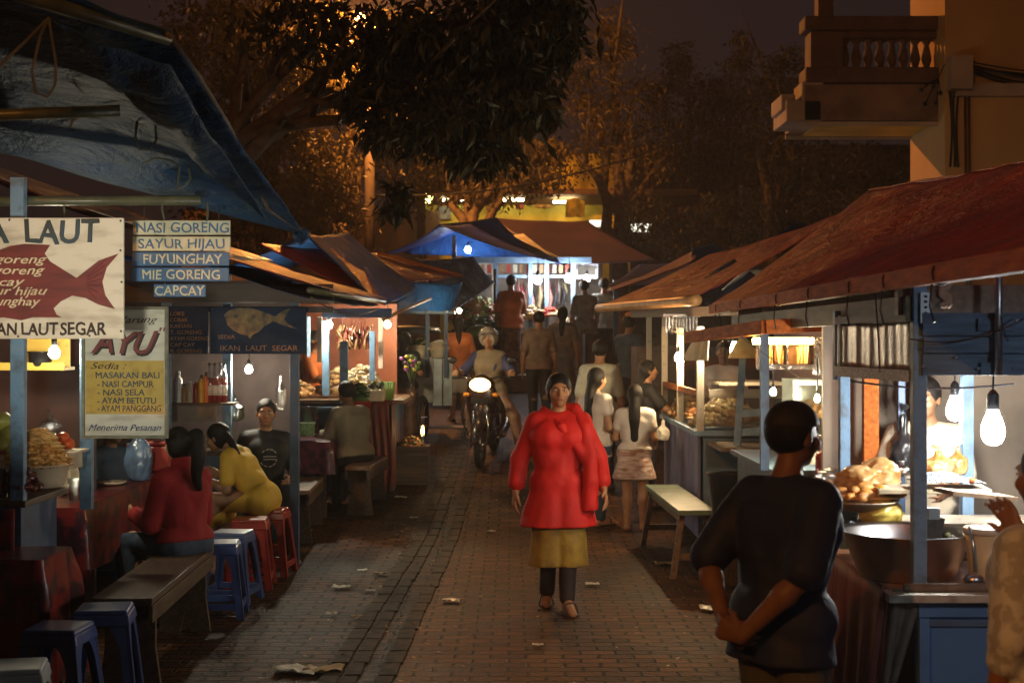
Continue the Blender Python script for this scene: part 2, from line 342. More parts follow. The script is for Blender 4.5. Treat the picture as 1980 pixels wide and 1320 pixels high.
street_lamp('tall concrete street lamp glowing orange behind the tree leaves', PX(715, 29.6), 29.6, 6.6, (-.1, -1.1), LAMP_A, True, (-.6, 21, 0), R(172))
street_lamp('unseen street lamp pole assumed behind the camera on the left', -6.5, -9.0, 7.6, (.9, .9), LAMP_B_ASSUMED, False, (1.5, 10, 1), R(120))  # lamp assumed out of view, added to light the house and foreground

# ------------------------------------------------------------------ house with balcony
h = thing('house', 'ochre rendered house with balustraded balcony at upper right', 'house', (6.1, 19.6, gz(19.6)), world=True)
Yh = 19.6; X0 = PX(1827, Yh)
mb = MB(); mb.box((X0 + 4, Yh + .85, 5), (8, 1.7, 9.2)); mb.build('wall', wall_orange, h)
mb = MB(); mb.box((X0 + 6.5, Yh + 5.2, 4.5), (7, 7, 8.2)); mb.build('rear_wing', wall_pale, h)
mb = MB(); mb.box((X0 + 4.03, Yh - .06, PZ(176, Yh)), (7.8, .12, .17)); mb.build('ledge', wall_pale, h)
mb = MB(); mb.box((X0 + .16, Yh - .1, PZ(160, Yh) + .1), (.3, .3, .45)); mb.build('bracket_block', wall_pale, h)
mb = MB()
for px in (1869, 1876): mb.tube([(PX(px, Yh - .1), Yh - .03, PZ(188, Yh)), (PX(px, Yh), Yh - .03, 1.2)], .018, 6)
mb.build('drainpipe', stone_brown, h, smooth=True)
Yb = 19.9
zb, zt = PZ(236, Yb), PZ(163, Yb); xl = PX(1555, Yb)
mb = MB(); mb.box(((xl + X0) / 2, Yb + .7, (zb + zt) / 2 + .01), (X0 - xl, 1.4, zt - zb - .02)); mb.build('balcony_slab', M('dimmed_stained_render', (.21, .125, .08), .8, scale=2.2, var=.45, bump=.15, bscale=20), h, bevel=.01)  # slab colour darkened, as the balcony gets less lamp light
mb = MB(); mb.box(((xl + X0) / 2 + .1, Yb + .7, zb - .004), (X0 - xl - .25, 1.25, .012)); mb.box(((xl + X0) / 2, Yb + .03, zb - .02), (X0 - xl, .06, .05), m=1); mb.box(((xl + X0) / 2, Yb + 1.37, zb - .02), (X0 - xl, .06, .05), m=1); mb.build('soffit', [wall_yel, wall_pale], h)
mb = MB(); mb.box((xl + .0, Yb + .5, zb + .16), (.5, 1.0, .3)); mb.box((xl - .20, Yb + .5, zb + .30), (.2, .8, .22)); mb.box((xl + .12, Yb + .3, zb + .42), (.3, .6, .3)); mb.build('corbel', wall_pale, h, bevel=.02)
mb = MB(); mb.box(((xl + X0) / 2 + .04, Yb + .22, PZ(145, Yb)), (X0 - xl + .05, .5, .22)); mb.build('cornice', stone_brown, h, bevel=.03)
zr = PZ(52, Yb)
mb = MB(); mb.box(((xl + X0) / 2 + .06, Yb + .22, zr + .06), (X0 - xl + .1, .42, .20)); mb.box(((xl + X0) / 2 + .1, Yb + .22, zr - .09), (X0 - xl, .3, .1)); mb.build('handrail', stone_brown, h, bevel=.03)
mb = MB(); mb.box((PX(1600, Yb), Yb + .22, (zr + zt) / 2 + .02), (.46, .4, zr - zt - .16)); mb.box((PX(1600, Yb), Yb + .22, zr + .75), (.22, .25, 1.2)); mb.build('pier', stone_brown, h, bevel=.01)
for i, px in enumerate((1640, 1663, 1686, 1709, 1732, 1755, 1778, 1800)):
    mb = MB(); z0 = zt + .18; hh = zr - .13 - z0
    mb.lathe((PX(px, Yb), Yb + .22, z0), [(.07, 0), (.07, .06 * hh), (.035, .12 * hh), (.05, .25 * hh), (.075, .42 * hh), (.06, .6 * hh), (.035, .82 * hh), (.06, .9 * hh), (.07, hh)], 10); mb.build('baluster', M('dimmed_pale_render', (.11, .06, .04), .8, var=.3), h, smooth=True)  # darker copy of the pale render, for the weak light here
mb = MB()
for k in range(9):
    z0 = PZ(125 + random.uniform(-6, 10), Yh); z1 = PZ(random.choice([118, 128, 140, 165, 225, 240]), Yh)
    pts = [(X0 + .1 + (7 * u), Yh - .07 - .05 * (k % 3), z0 + (z1 - z0) * u - (.25 + .1 * (k % 4)) * math.sin(math.pi * min(1, u * 2.2)) * .5) for u in [i / 24 for i in range(25)]]
    mb.tube(pts, .011, 4)
for k in range(4):
    mb.tube([(X0 + .05 + .04 * k + .03 * math.sin(z * 3 + k), Yh - .05, z) for z in [PZ(120 + 12 * i, Yh) for i in range(18)]], .014, 4)
for k in range(6):
    c = P(1800 + 18 * math.cos(k), 180 + 22 * math.sin(k * 2), Yh - .35); mb.ell(c, .035, 6, 4); mb.tube([c, P(1815, 150, Yh - .3), P(1826, 125, Yh - .1)], .008, 4)
tag(mb.build('cable_bundle', black_pl), 'tangle of black cables pinned along the ochre house wall', 'cables')

# ------------------------------------------------------------------ shop at the street end
Ys = 37.0
s = thing('shop', 'yellow painted shop with lit front beyond the last stalls', 'shop', (PX(1010, Ys), Ys, gz(Ys)), world=True)
zg = gz(Ys)
mb = MB(); mb.box((PX(1010, Ys), Ys + 3, zg + 2.6), (5.6, 6, 5.2)); mb.build('wall', shop_yel, s)
mb = MB(); mb.box((PX(1070, Ys), Ys - .5, PZ(386, Ys)), (7.2, 1.3, .14), (R(-8), 0, 0)); mb.build('awning', wall_brown, s)
pr = random.Random(5)
bm_ = [M('banner_red', (.55, .05, .03), .5), M('banner_white', (.75, .70, .55), .5), M('banner_grey', (.3, .3, .28), .5), M('banner_orange', (.65, .28, .05), .5)]
for i, (x0, y0, x1, y1, m_) in enumerate([(845, 400, 872, 424, 2), (850, 372, 866, 398, 0), (905, 378, 925, 402, 1), (918, 374, 932, 390, 0), (962, 378, 980, 396, 0), (1000, 380, 1012, 404, 0), (1035, 386, 1065, 402, 3), (880, 374, 898, 386, 2), (940, 392, 958, 412, 3)]):
    mb = MB(); mb.box((PX((x0 + x1) / 2, Ys), Ys - .06, PZ((y0 + y1) / 2, Ys)), (PX(x1, Ys) - PX(x0, Ys), .06, PZ(y0, Ys) - PZ(y1, Ys))); mb.build('banner', bm_[m_], s)
tube_m = EM('shop_tube', (1, .86, .5), 36)
for px, py in ((880, 392), (990, 392), (1090, 396)):
    mb = MB(); mb.tube([(PX(px - 22, Ys), Ys - .75, PZ(py, Ys)), (PX(px + 22, Ys), Ys - .75, PZ(py, Ys))], .03, 6); mb.build('tube_lamp', tube_m, s)
mb = MB()
def sag(a, b, d, k=12): a = Vector(a); b = Vector(b); return [a.lerp(b, i / k) - Vector((0, 0, d * 4 * (i / k) * (1 - i / k))) for i in range(k + 1)]
mb.grid(lambda u, v: Vector((PX(1090 + 36 * u, Ys), Ys - 1.2 + .05 * math.sin(9 * u), PZ(398 + 30 * v - 6 * math.sin(3.14 * u) * (1 - v), Ys))), 10, 6); mb.build('shade_cloth', M('yellow_cloth', (.7, .55, .12), .7, transl=.4), s, solid=.01)
win = EM('lit_window', (1, .92, .72), 1.6)
mb = MB(); mb.box((PX(1160, 34), 34, PZ(432, 34)), (.5, .08, .16)); tag(mb.build('lit_sign', win), 'white lit strip sign right of the yellow banners', 'sign')
mb = MB(); mb.box((PX(1235, 34.2), 34.6, PZ(438, 34.2)), (.7, .08, .2)); tag(mb.build('lit_sign', win), 'lit strip sign half hidden by the tall tree trunk', 'sign')
Yw = 36.5
mb = MB(); mb.box((PX(600, Yw), Yw + 1, 3.2), (6.6, 2, 4.0)); tag(mb.build('brown_house', wall_brown), 'plain brown rendered house left of the yellow shop', 'house')
mb = MB(); mb.tube([(PX(818, 33), 33, gz(33)), (PX(814, 33), 33, PZ(370, 33))], [.14, .1], 10); tag(mb.build('concrete_post', concrete, smooth=True), 'pale concrete post beside the yellow lantern', 'post')
t = thing('wall_lantern', 'small yellow lit lantern above the shop corner', 'lantern', P(826, 392, 33.5), world=True)
c = P(826, 382, 33.5); mb = MB(); mb.lathe(c - Vector((0, 0, .13)), [(.08, 0), (.14, .16), (.14, .22)], 8); mb.build('lantern_glass', EM('lantern_glow', (1, .8, .25), 9), t)
mb = MB(); mb.lathe(c + Vector((0, 0, .09)), [(.17, 0), (.1, .08), (.02, .12)], 8); mb.tube([c + Vector((0, 0, .2)), c + Vector((-.3, 0, .3))], .02, 6); mb.build('lantern_cap', black_pl, t)
mb = MB(); Yq = 45
mb.box((PX(1352, Yq), Yq, PZ(448, Yq)), (.75, .1, .75)); mb.box((PX(1352, Yq), Yq - .04, PZ(448, Yq)), (.05, .1, .75), m=1); tag(mb.build('lit_window', [EM('far_window_glow', (.95, .97, 1), 2.2), wall_brown]), 'far lit white window glimpsed between dark trees', 'window')
mb = MB(); mb.box((PX(1620, 44), 46, 4), (14, 3, 8)); tag(mb.build('dark_house', M('dark_render', (.10, .07, .06), .9)), 'dark unlit house behind the trees on the right', 'house')

# ------------------------------------------------------------------ trees
def leaves(pts, size, droop=.5, wid=.36, rs=None, outward=None):
    rs = rs or np.random; N = len(pts); P0 = np.asarray(pts)
    d = rs.normal(size=(N, 3)); d[:, 2] -= droop * 1.6; d /= np.linalg.norm(d, axis=1)[:, None]
    q = rs.normal(size=(N, 3)); s = np.cross(d, q); s /= np.linalg.norm(s, axis=1)[:, None] + 1e-9
    up = np.cross(s, d); L = size * rs.uniform(.65, 1.35, (N, 1)); Wd = L * wid
    v = np.stack([P0, P0 + d * L * .4 + s * Wd * .5 + up * L * .06, P0 + d * L * .45 - up * L * .05, P0 + d * L * .4 - s * Wd * .5 + up * L * .06, P0 + d * L], 1).reshape(-1, 3)
    b0 = np.arange(N)[:, None] * 5
    f = np.concatenate([b0 + np.array([[0, 1, 2]]), b0 + np.array([[1, 4, 2]]), b0 + np.array([[0, 2, 3]]), b0 + np.array([[2, 4, 3]])], 1).reshape(-1, 3)
    return v, f
def clumps(blobs, per, size, seed, droop=.5, sub=9, spread=.28):
    """foliage spread in small sprays through ellipsoids given as (centre, (rx,ry,rz), weight)"""
    rs = np.random.RandomState(seed); pts = []
    for c, r, w in blobs:
        k = max(3, int(sub * w))
        for _ in range(k):
            u = rs.normal(size=3); u /= np.linalg.norm(u); u *= rs.uniform(.35, 1) ** .6
            cc = np.array(c) + u * np.array(r); sp = spread * rs.uniform(.6, 1.5) * np.mean(r)
            n_ = max(4, int(per * rs.uniform(.5, 1.4)))
            q = rs.normal(size=(n_, 3)) * sp * np.array([1, 1, .55]); q[:, 2] -= (q[:, 0] ** 2 + q[:, 1] ** 2) ** .5 * .4
            pts.append(cc + q)
    pts = np.concatenate(pts); v, f = leaves(pts, size, droop, rs=rs)
    return v, f
def limbs(mb, base, tips, r0, fork=.35, seed=1, bend=.15):
    rs = random.Random(seed); base = Vector(base)
    for tp in tips:
        tp = Vector(tp); pts = []
        for i in range(8):
            u = i / 7; p = base.lerp(tp, u); p.z += (tp - base).length * bend * math.sin(u * math.pi) * .6
            p += Vector((rs.uniform(-1, 1), rs.uniform(-1, 1), rs.uniform(-1, 1))) * r0 * .9 * (u > 0)
            pts.append(p)
        mb.tube(pts, [r0 * (1 - .85 * i / 7) + .006 for i in range(8)], 6)
        for k in (3, 5):
            e = pts[k] + (tp - base) * .35 + Vector((rs.uniform(-1, 1), rs.uniform(-1, 1), rs.uniform(-.5, 1))) * (tp - base).length * .25
            mb.tube([pts[k], pts[k].lerp(e, .5) + Vector((0, 0, .05)), e], [r0 * .4, r0 * .25, .006], 5)
def tree(label, base, tops, r0, blobs, per, size, seed, leaf, sub=9, fork_z=2.0, droop=.5, group=None, spread=.28):
    bx, by = base; z0 = gz(by); t = thing('tree', label, 'tree', (bx, by, z0), world=True, group=group)
    mb = MB(); fk = Vector((bx, by, z0 + fork_z)); mb.tube([(bx, by, z0 - .1), (bx + .05, by, z0 + fork_z * .5), fk], [r0 * 1.3, r0, r0 * .9], 9); limbs(mb, fk, tops, r0 * .7, seed=seed)
    mb.build('trunk', bark, t, smooth=True)
    v, f = clumps(blobs, per, size, seed, droop, sub, spread); link_mesh('crown', v, f, leaf, t)
    return t
def B(px, py, Y, rx, rz, ry=None, w=1.0): c = P(px, py, Y); k = Y / F; return (tuple(c), (rx * k, ry if ry else rx * k * .8, rz * k), w)
# big dark tree leaning over the street from the left
bl = [B(660, 60, 14.5, 150, 70, w=1.5), B(800, 40, 14, 130, 70, w=2.6), B(930, 60, 14, 130, 80, w=3.2), B(1040, 70, 14, 80, 80, w=2.2), B(790, 130, 14.3, 90, 60, w=1.3), B(900, 170, 13.8, 130, 60, w=3.2), B(1000, 180, 13.8, 70, 60, w=2), B(850, 235, 13.6, 110, 35, w=2.2), B(930, 285, 13.6, 70, 24, w=1.5), B(760, 250, 13.8, 50, 45, w=.9), B(1090, 40, 14.2, 45, 50, w=.9), B(1000, 20, 13.5, 120, 60, w=2.5), B(720, 185, 14, 60, 30, w=.6), B(560, 30, 15, 120, 50, w=.7), B(1045, 215, 13.8, 30, 30, w=.5)]
tt = [P(700, 195, 14), P(1000, 120, 13.8), P(900, 230, 13.6), P(620, 60, 14.5), P(820, 60, 14), P(500, 30, 15.5), P(560, 90, 15)]
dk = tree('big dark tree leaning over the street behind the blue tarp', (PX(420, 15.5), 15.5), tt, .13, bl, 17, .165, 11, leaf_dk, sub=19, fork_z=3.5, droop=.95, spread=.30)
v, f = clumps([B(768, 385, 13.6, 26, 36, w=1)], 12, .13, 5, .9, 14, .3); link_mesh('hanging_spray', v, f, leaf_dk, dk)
mb = MB(); mb.tube([P(738, 270, 13.7), P(750, 320, 13.6), P(764, 352, 13.6), P(768, 380, 13.6)], .012, 5); mb.build('twig', bark, dk)
G = 'trees behind the market'
tree('broad orange lit tree in front of the yellow shop', (PX(905, 30.5), 30.5), [P(850, 330, 32), P(960, 330, 32), P(900, 300, 32), P(1000, 350, 32), P(930, 280, 33)], .2,
     [B(880, 330, 32, 90, 40, w=1.3), B(980, 310, 32, 90, 45, w=1.5), B(1050, 290, 32, 50, 40, w=1), B(800, 350, 32, 80, 35, w=1), B(920, 370, 31.6, 90, 14, w=.5), B(1040, 340, 31.6, 60, 35, w=1), B(760, 300, 31, 70, 40, w=1)], 34, .15, 21, leaf_mid, sub=26, fork_z=2.4, group=G)
tree('tree with bright orange leaves around the street lamp', (PX(660, 31), 31), [P(620, 300, 31), P(720, 150, 30.5), P(780, 200, 30.5), P(560, 230, 31), P(700, 60, 31)], .2,
     [B(630, 310, 30.5, 60, 60, w=1.2), B(740, 130, 30, 60, 60, w=1.5), B(770, 60, 30.5, 70, 50, w=1), B(640, 180, 30.5, 50, 50, w=1), B(830, 200, 30.5, 60, 50, w=1), B(730, 230, 30.3, 70, 40, w=1.1), B(890, 110, 31, 60, 50, w=.8)], 30, .15, 22, leaf_mid, sub=20, fork_z=3, group=G)
tree('dark reddish tree between the blue tarp and the street lamp', (PX(520, 27), 27), [P(480, 250, 27), P(560, 200, 27), P(600, 330, 27), P(450, 120, 27)], .2,
     [B(560, 300, 27, 100, 90, w=2.6), B(500, 180, 27, 110, 90, w=3), B(620, 400, 27, 70, 70, w=1.8), B(560, 60, 27.5, 130, 80, w=3), B(420, 60, 27.5, 110, 80, w=2.4), B(650, 110, 28, 90, 90, w=2), B(480, 400, 27, 120, 80, w=2.5)], 34, .16, 23, leaf_mid, sub=26, fork_z=2, group=G)
tree('tall tree right of the dark overhanging branches', (PX(1195, 34), 34), [P(1130, 150, 34), P(1180, 60, 34), P(1240, 250, 34), P(1110, 280, 34), P(1260, 330, 34)], .25,
     [B(1150, 150, 33.5, 60, 90, w=2), B(1190, 60, 34, 40, 60, w=1.3), B(1220, 200, 34, 70, 70, w=1.4), B(1150, 290, 34, 70, 60, w=1.1), B(1240, 310, 34, 60, 60, w=1)], 30, .14, 24, leaf_mid, sub=20, fork_z=2.6, group=G)
tree('dark round tree standing right of the tall tree', (PX(1320, 39), 39), [P(1280, 200, 39), P(1340, 180, 39), P(1380, 250, 39), P(1300, 300, 39)], .25,
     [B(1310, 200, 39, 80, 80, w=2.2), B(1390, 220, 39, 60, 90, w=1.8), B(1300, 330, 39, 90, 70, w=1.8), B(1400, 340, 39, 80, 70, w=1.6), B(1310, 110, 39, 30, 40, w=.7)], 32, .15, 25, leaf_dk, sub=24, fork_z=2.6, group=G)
tree('darkest tree next to the balcony with jagged top', (PX(1490, 36), 36), [P(1440, 160, 36), P(1510, 130, 36), P(1550, 200, 36)], .25,
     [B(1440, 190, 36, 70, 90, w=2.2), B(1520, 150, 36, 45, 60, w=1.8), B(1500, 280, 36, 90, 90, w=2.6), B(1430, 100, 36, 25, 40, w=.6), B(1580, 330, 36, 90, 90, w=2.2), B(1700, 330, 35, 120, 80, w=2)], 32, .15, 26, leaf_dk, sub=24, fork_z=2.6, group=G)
bl = [B(1250 + 70 * i, 430 + 20 * math.sin(i * 2), 33, 60, 60, w=1.6) for i in range(9)]
v, f = clumps(bl, 36, .13, 31, .4, 22, .3); tag(link_mesh('shrubbery', v, f, leaf_dk), 'dark mass of shrubs under the trees on the right', 'shrubs', kind='stuff')
mb = MB(); mb.tube(sag(P(560, 362, 30), P(1400, 235, 30), .7, 30), .02, 4); tag(mb.build('overhead_wire', black_pl), 'thin sagging wire crossing in front of the lit trees', 'wire')
# ------------------------------------------------------------------ people: one continuous surface grown from smooth-joined limbs
def smin(a, b, k):
    h = np.maximum(k - np.abs(a - b), 0) / k
    return np.minimum(a, b) - h * h * k * .25
def field(prims, vox, wr=0.0, cuts=(), wseed=0.0):
    lo = np.array([1e9] * 3); hi = -lo
    for p in prims:
        if p[0] == 'c': r = max(p[3], p[4]); q = np.array([p[1], p[2]], float)
        elif p[0] == 'e': r = max(p[2]); q = np.array([p[1]], float)
        else: continue
        lo = np.minimum(lo, q.min(0) - r); hi = np.maximum(hi, q.max(0) + r)
    lo -= vox * 3; hi += vox * 3; n = np.ceil((hi - lo) / vox).astype(int) + 1
    ax = [lo[i] + vox * np.arange(n[i]) for i in range(3)]
    Fd = np.full(n, 9.0, dtype=np.float32)
    for p in prims:
        if p[0] == 'P':
            X, Y, Z = np.meshgrid(*ax, indexing='ij', sparse=True); Fd = np.maximum(Fd, ((X - p[1][0]) * p[2][0] + (Y - p[1][1]) * p[2][1] + (Z - p[1][2]) * p[2][2]).astype(np.float32)); continue
        k = p[-1]
        if p[0] in 'cC': a = np.array(p[1], float); b = np.array(p[2], float); r = max(p[3], p[4]); q0 = np.minimum(a, b) - r; q1 = np.maximum(a, b) + r
        else: a = np.array(p[1], float); r = max(p[2]); q0 = a - r; q1 = a + r
        m = k + vox * 2.5
        i0 = np.clip(np.floor((q0 - m - lo) / vox).astype(int), 0, n - 1); i1 = np.clip(np.ceil((q1 + m - lo) / vox).astype(int) + 1, 1, n)
        if (i1 <= i0).any(): continue
        sl = tuple(slice(i0[i], i1[i]) for i in range(3))
        X, Y, Z = np.meshgrid(*[ax[i][sl[i]] for i in range(3)], indexing='ij', sparse=True)
        if p[0] in 'cC':
            d = b - a; L2 = max(1e-9, d @ d); px, py, pz = X - a[0], Y - a[1], Z - a[2]
            t = np.clip((px * d[0] + py * d[1] + pz * d[2]) / L2, 0, 1)
            D = np.sqrt((px - t * d[0]) ** 2 + (py - t * d[1]) ** 2 + (pz - t * d[2]) ** 2) - (p[3] + (p[4] - p[3]) * t)
        else:
            px, py, pz = X - a[0], Y - a[1], Z - a[2]; r = p[2]; rot = p[3]
            if rot is not None: px, py, pz = (rot[0][0] * px + rot[1][0] * py + rot[2][0] * pz, rot[0][1] * px + rot[1][1] * py + rot[2][1] * pz, rot[0][2] * px + rot[1][2] * py + rot[2][2] * pz)
            k0 = np.sqrt((px / r[0]) ** 2 + (py / r[1]) ** 2 + (pz / r[2]) ** 2) + 1e-6
            k1 = np.sqrt((px / r[0] ** 2) ** 2 + (py / r[1] ** 2) ** 2 + (pz / r[2] ** 2) ** 2) + 1e-6
            D = k0 * (k0 - 1) / k1
        D = D.astype(np.float32)
        if p[0] in 'CE': Fd[sl] = -smin(-Fd[sl], D, k)
        else: Fd[sl] = smin(Fd[sl], D, k)
    X, Y, Z = np.meshgrid(*ax, indexing='ij', sparse=True)
    if wr:
        s = wseed
        rs = np.random.RandomState(int(s * 100) % 9973); acc = 0
        for i in range(9):
            d = rs.normal(size=3); d[2] *= .22; d /= np.linalg.norm(d); f_ = 14 * 1.28 ** i; ph = rs.uniform(0, 6.28)
            acc = acc + (1.0 / (1 + .35 * i)) * np.sin(f_ * (X * d[0] + Y * d[1] + Z * d[2]) + ph + 1.6 * np.sin(6 * (X * d[1] - Y * d[0]) + 5 * Z * d[0] + ph))
        Fd += (wr * .42 * acc).astype(np.float32)
    for c, nn in cuts:
        Fd = np.maximum(Fd, ((X - c[0]) * nn[0] + (Y - c[1]) * nn[1] + (Z - c[2]) * nn[2]).astype(np.float32))
    Fd[0], Fd[-1] = 1, 1; Fd[:, 0], Fd[:, -1] = 1, 1; Fd[:, :, 0], Fd[:, :, -1] = 1, 1
    return Fd, lo
def surf(Fd, lo, vox):
    n = Fd.shape; m = tuple(i - 1 for i in n); acc = np.zeros(m + (3,), np.float32); cnt = np.zeros(m, np.int32)
    neg = Fd < 0; cr = []
    for ax in range(3):
        s0 = [slice(None)] * 3; s1 = [slice(None)] * 3; s0[ax] = slice(0, -1); s1[ax] = slice(1, None); s0 = tuple(s0); s1 = tuple(s1)
        x = neg[s0] != neg[s1]; I = np.argwhere(x); a = Fd[s0][x]; b = Fd[s1][x]; t = a / (a - b)
        pos = I.astype(np.float32); pos[:, ax] += t; o = [i for i in range(3) if i != ax]
        for d0 in (0, 1):
            for d1 in (0, 1):
                J = I.copy(); J[:, o[0]] -= d0; J[:, o[1]] -= d1
                ok = (J >= 0).all(1) & (J < np.array(m)).all(1); J = J[ok]
                np.add.at(acc, (J[:, 0], J[:, 1], J[:, 2]), pos[ok]); np.add.at(cnt, (J[:, 0], J[:, 1], J[:, 2]), 1)
        cr.append((I, neg[s0][x], o))
    idx = np.full(m, -1); w = cnt > 0; idx[w] = np.arange(w.sum()); V = acc[w] / cnt[w][:, None] * vox + np.array(lo)
    fs = []
    for ax in range(3):
        I, ng, o = cr[ax]; q = []
        for d0, d1 in ((1, 1), (0, 1), (0, 0), (1, 0)):
            J = I.copy(); J[:, o[0]] -= d0; J[:, o[1]] -= d1; q.append(idx[np.clip(J[:, 0], 0, m[0] - 1), np.clip(J[:, 1], 0, m[1] - 1), np.clip(J[:, 2], 0, m[2] - 1)])
        q = np.stack(q, 1); fl = ng if ax != 1 else ~ng
        q[~fl] = q[~fl][:, ::-1]; fs.append(q)
    return V, np.concatenate(fs)
def grow(name, prims, vox, mat, parent, wr=0.0, cuts=(), seed=0.0):
    Fd, lo = field(prims, vox, wr, cuts, seed); V, Fc = surf(Fd, lo, vox)
    return link_mesh(name, V, Fc, mat, parent, smooth=True)
def v3(*a): return np.array(a, float)
def rotz(a): c, s = math.cos(a), math.sin(a); return np.array([[c, -s, 0], [s, c, 0], [0, 0, 1]])
def rotx(a): c, s = math.cos(a), math.sin(a); return np.array([[1, 0, 0], [0, c, -s], [0, s, c]])
def joints(H, sit=None, lean=0.0, twist=0.0, spread=.055):
    """standing (or seated at height sit) skeleton, facing -Y; L is +X"""
    J = {}
    z0 = .53 * H if sit is None else sit + .075 * H / 1.6
    c, s = math.cos(lean), math.sin(lean)
    def up(x, y, z): return v3(x, y * c - z * s, z * c + y * s) + v3(0, 0, z0)      # along the leaning spine
    J['pelvis'] = up(0, 0, .01 * H); J['waist'] = up(0, 0, .095 * H); J['chest'] = up(0, -.004 * H, .20 * H); J['neck'] = up(0, .008 * H, .295 * H); J['head'] = up(0, -.012 * H, .395 * H)
    J['up'] = v3(0, -s, c)
    for S, q in (('L', 1), ('R', -1)):
        J['sh' + S] = up(q * .093 * H, .004 * H, .256 * H); J['el' + S] = J['sh' + S] + v3(q * .045 * H, .012 * H, -.168 * H); J['wr' + S] = J['el' + S] + v3(q * .01, -.035 * H, -.145 * H)
        J['hip' + S] = v3(q * spread * H, 0, z0 - .005 * H)
        if sit is None: J['kn' + S] = v3(q * spread * H, -.01 * H, .285 * H); J['an' + S] = v3(q * spread * H, .012 * H, .05 * H)
        else: J['kn' + S] = v3(q * .075 * H, -.24 * H, z0 + .0 * H); J['an' + S] = v3(q * .075 * H, -.25 * H, .05 * H)
        J['toe' + S] = None
    return J
SKIN = M('brown_skin', (.29, .145, .075), .5, var=.12, scale=20, spec=.4)
SKIN_L = M('light_brown_skin', (.40, .215, .12), .5, var=.12, scale=20, spec=.4)
eye_w = M('eye_white', (.62, .58, .52), .25, var=.05); eye_b = M('eye_iris', (.015, .01, .008), .2, var=.05); lip_m = M('lips', (.25, .075, .055), .45, var=.1)
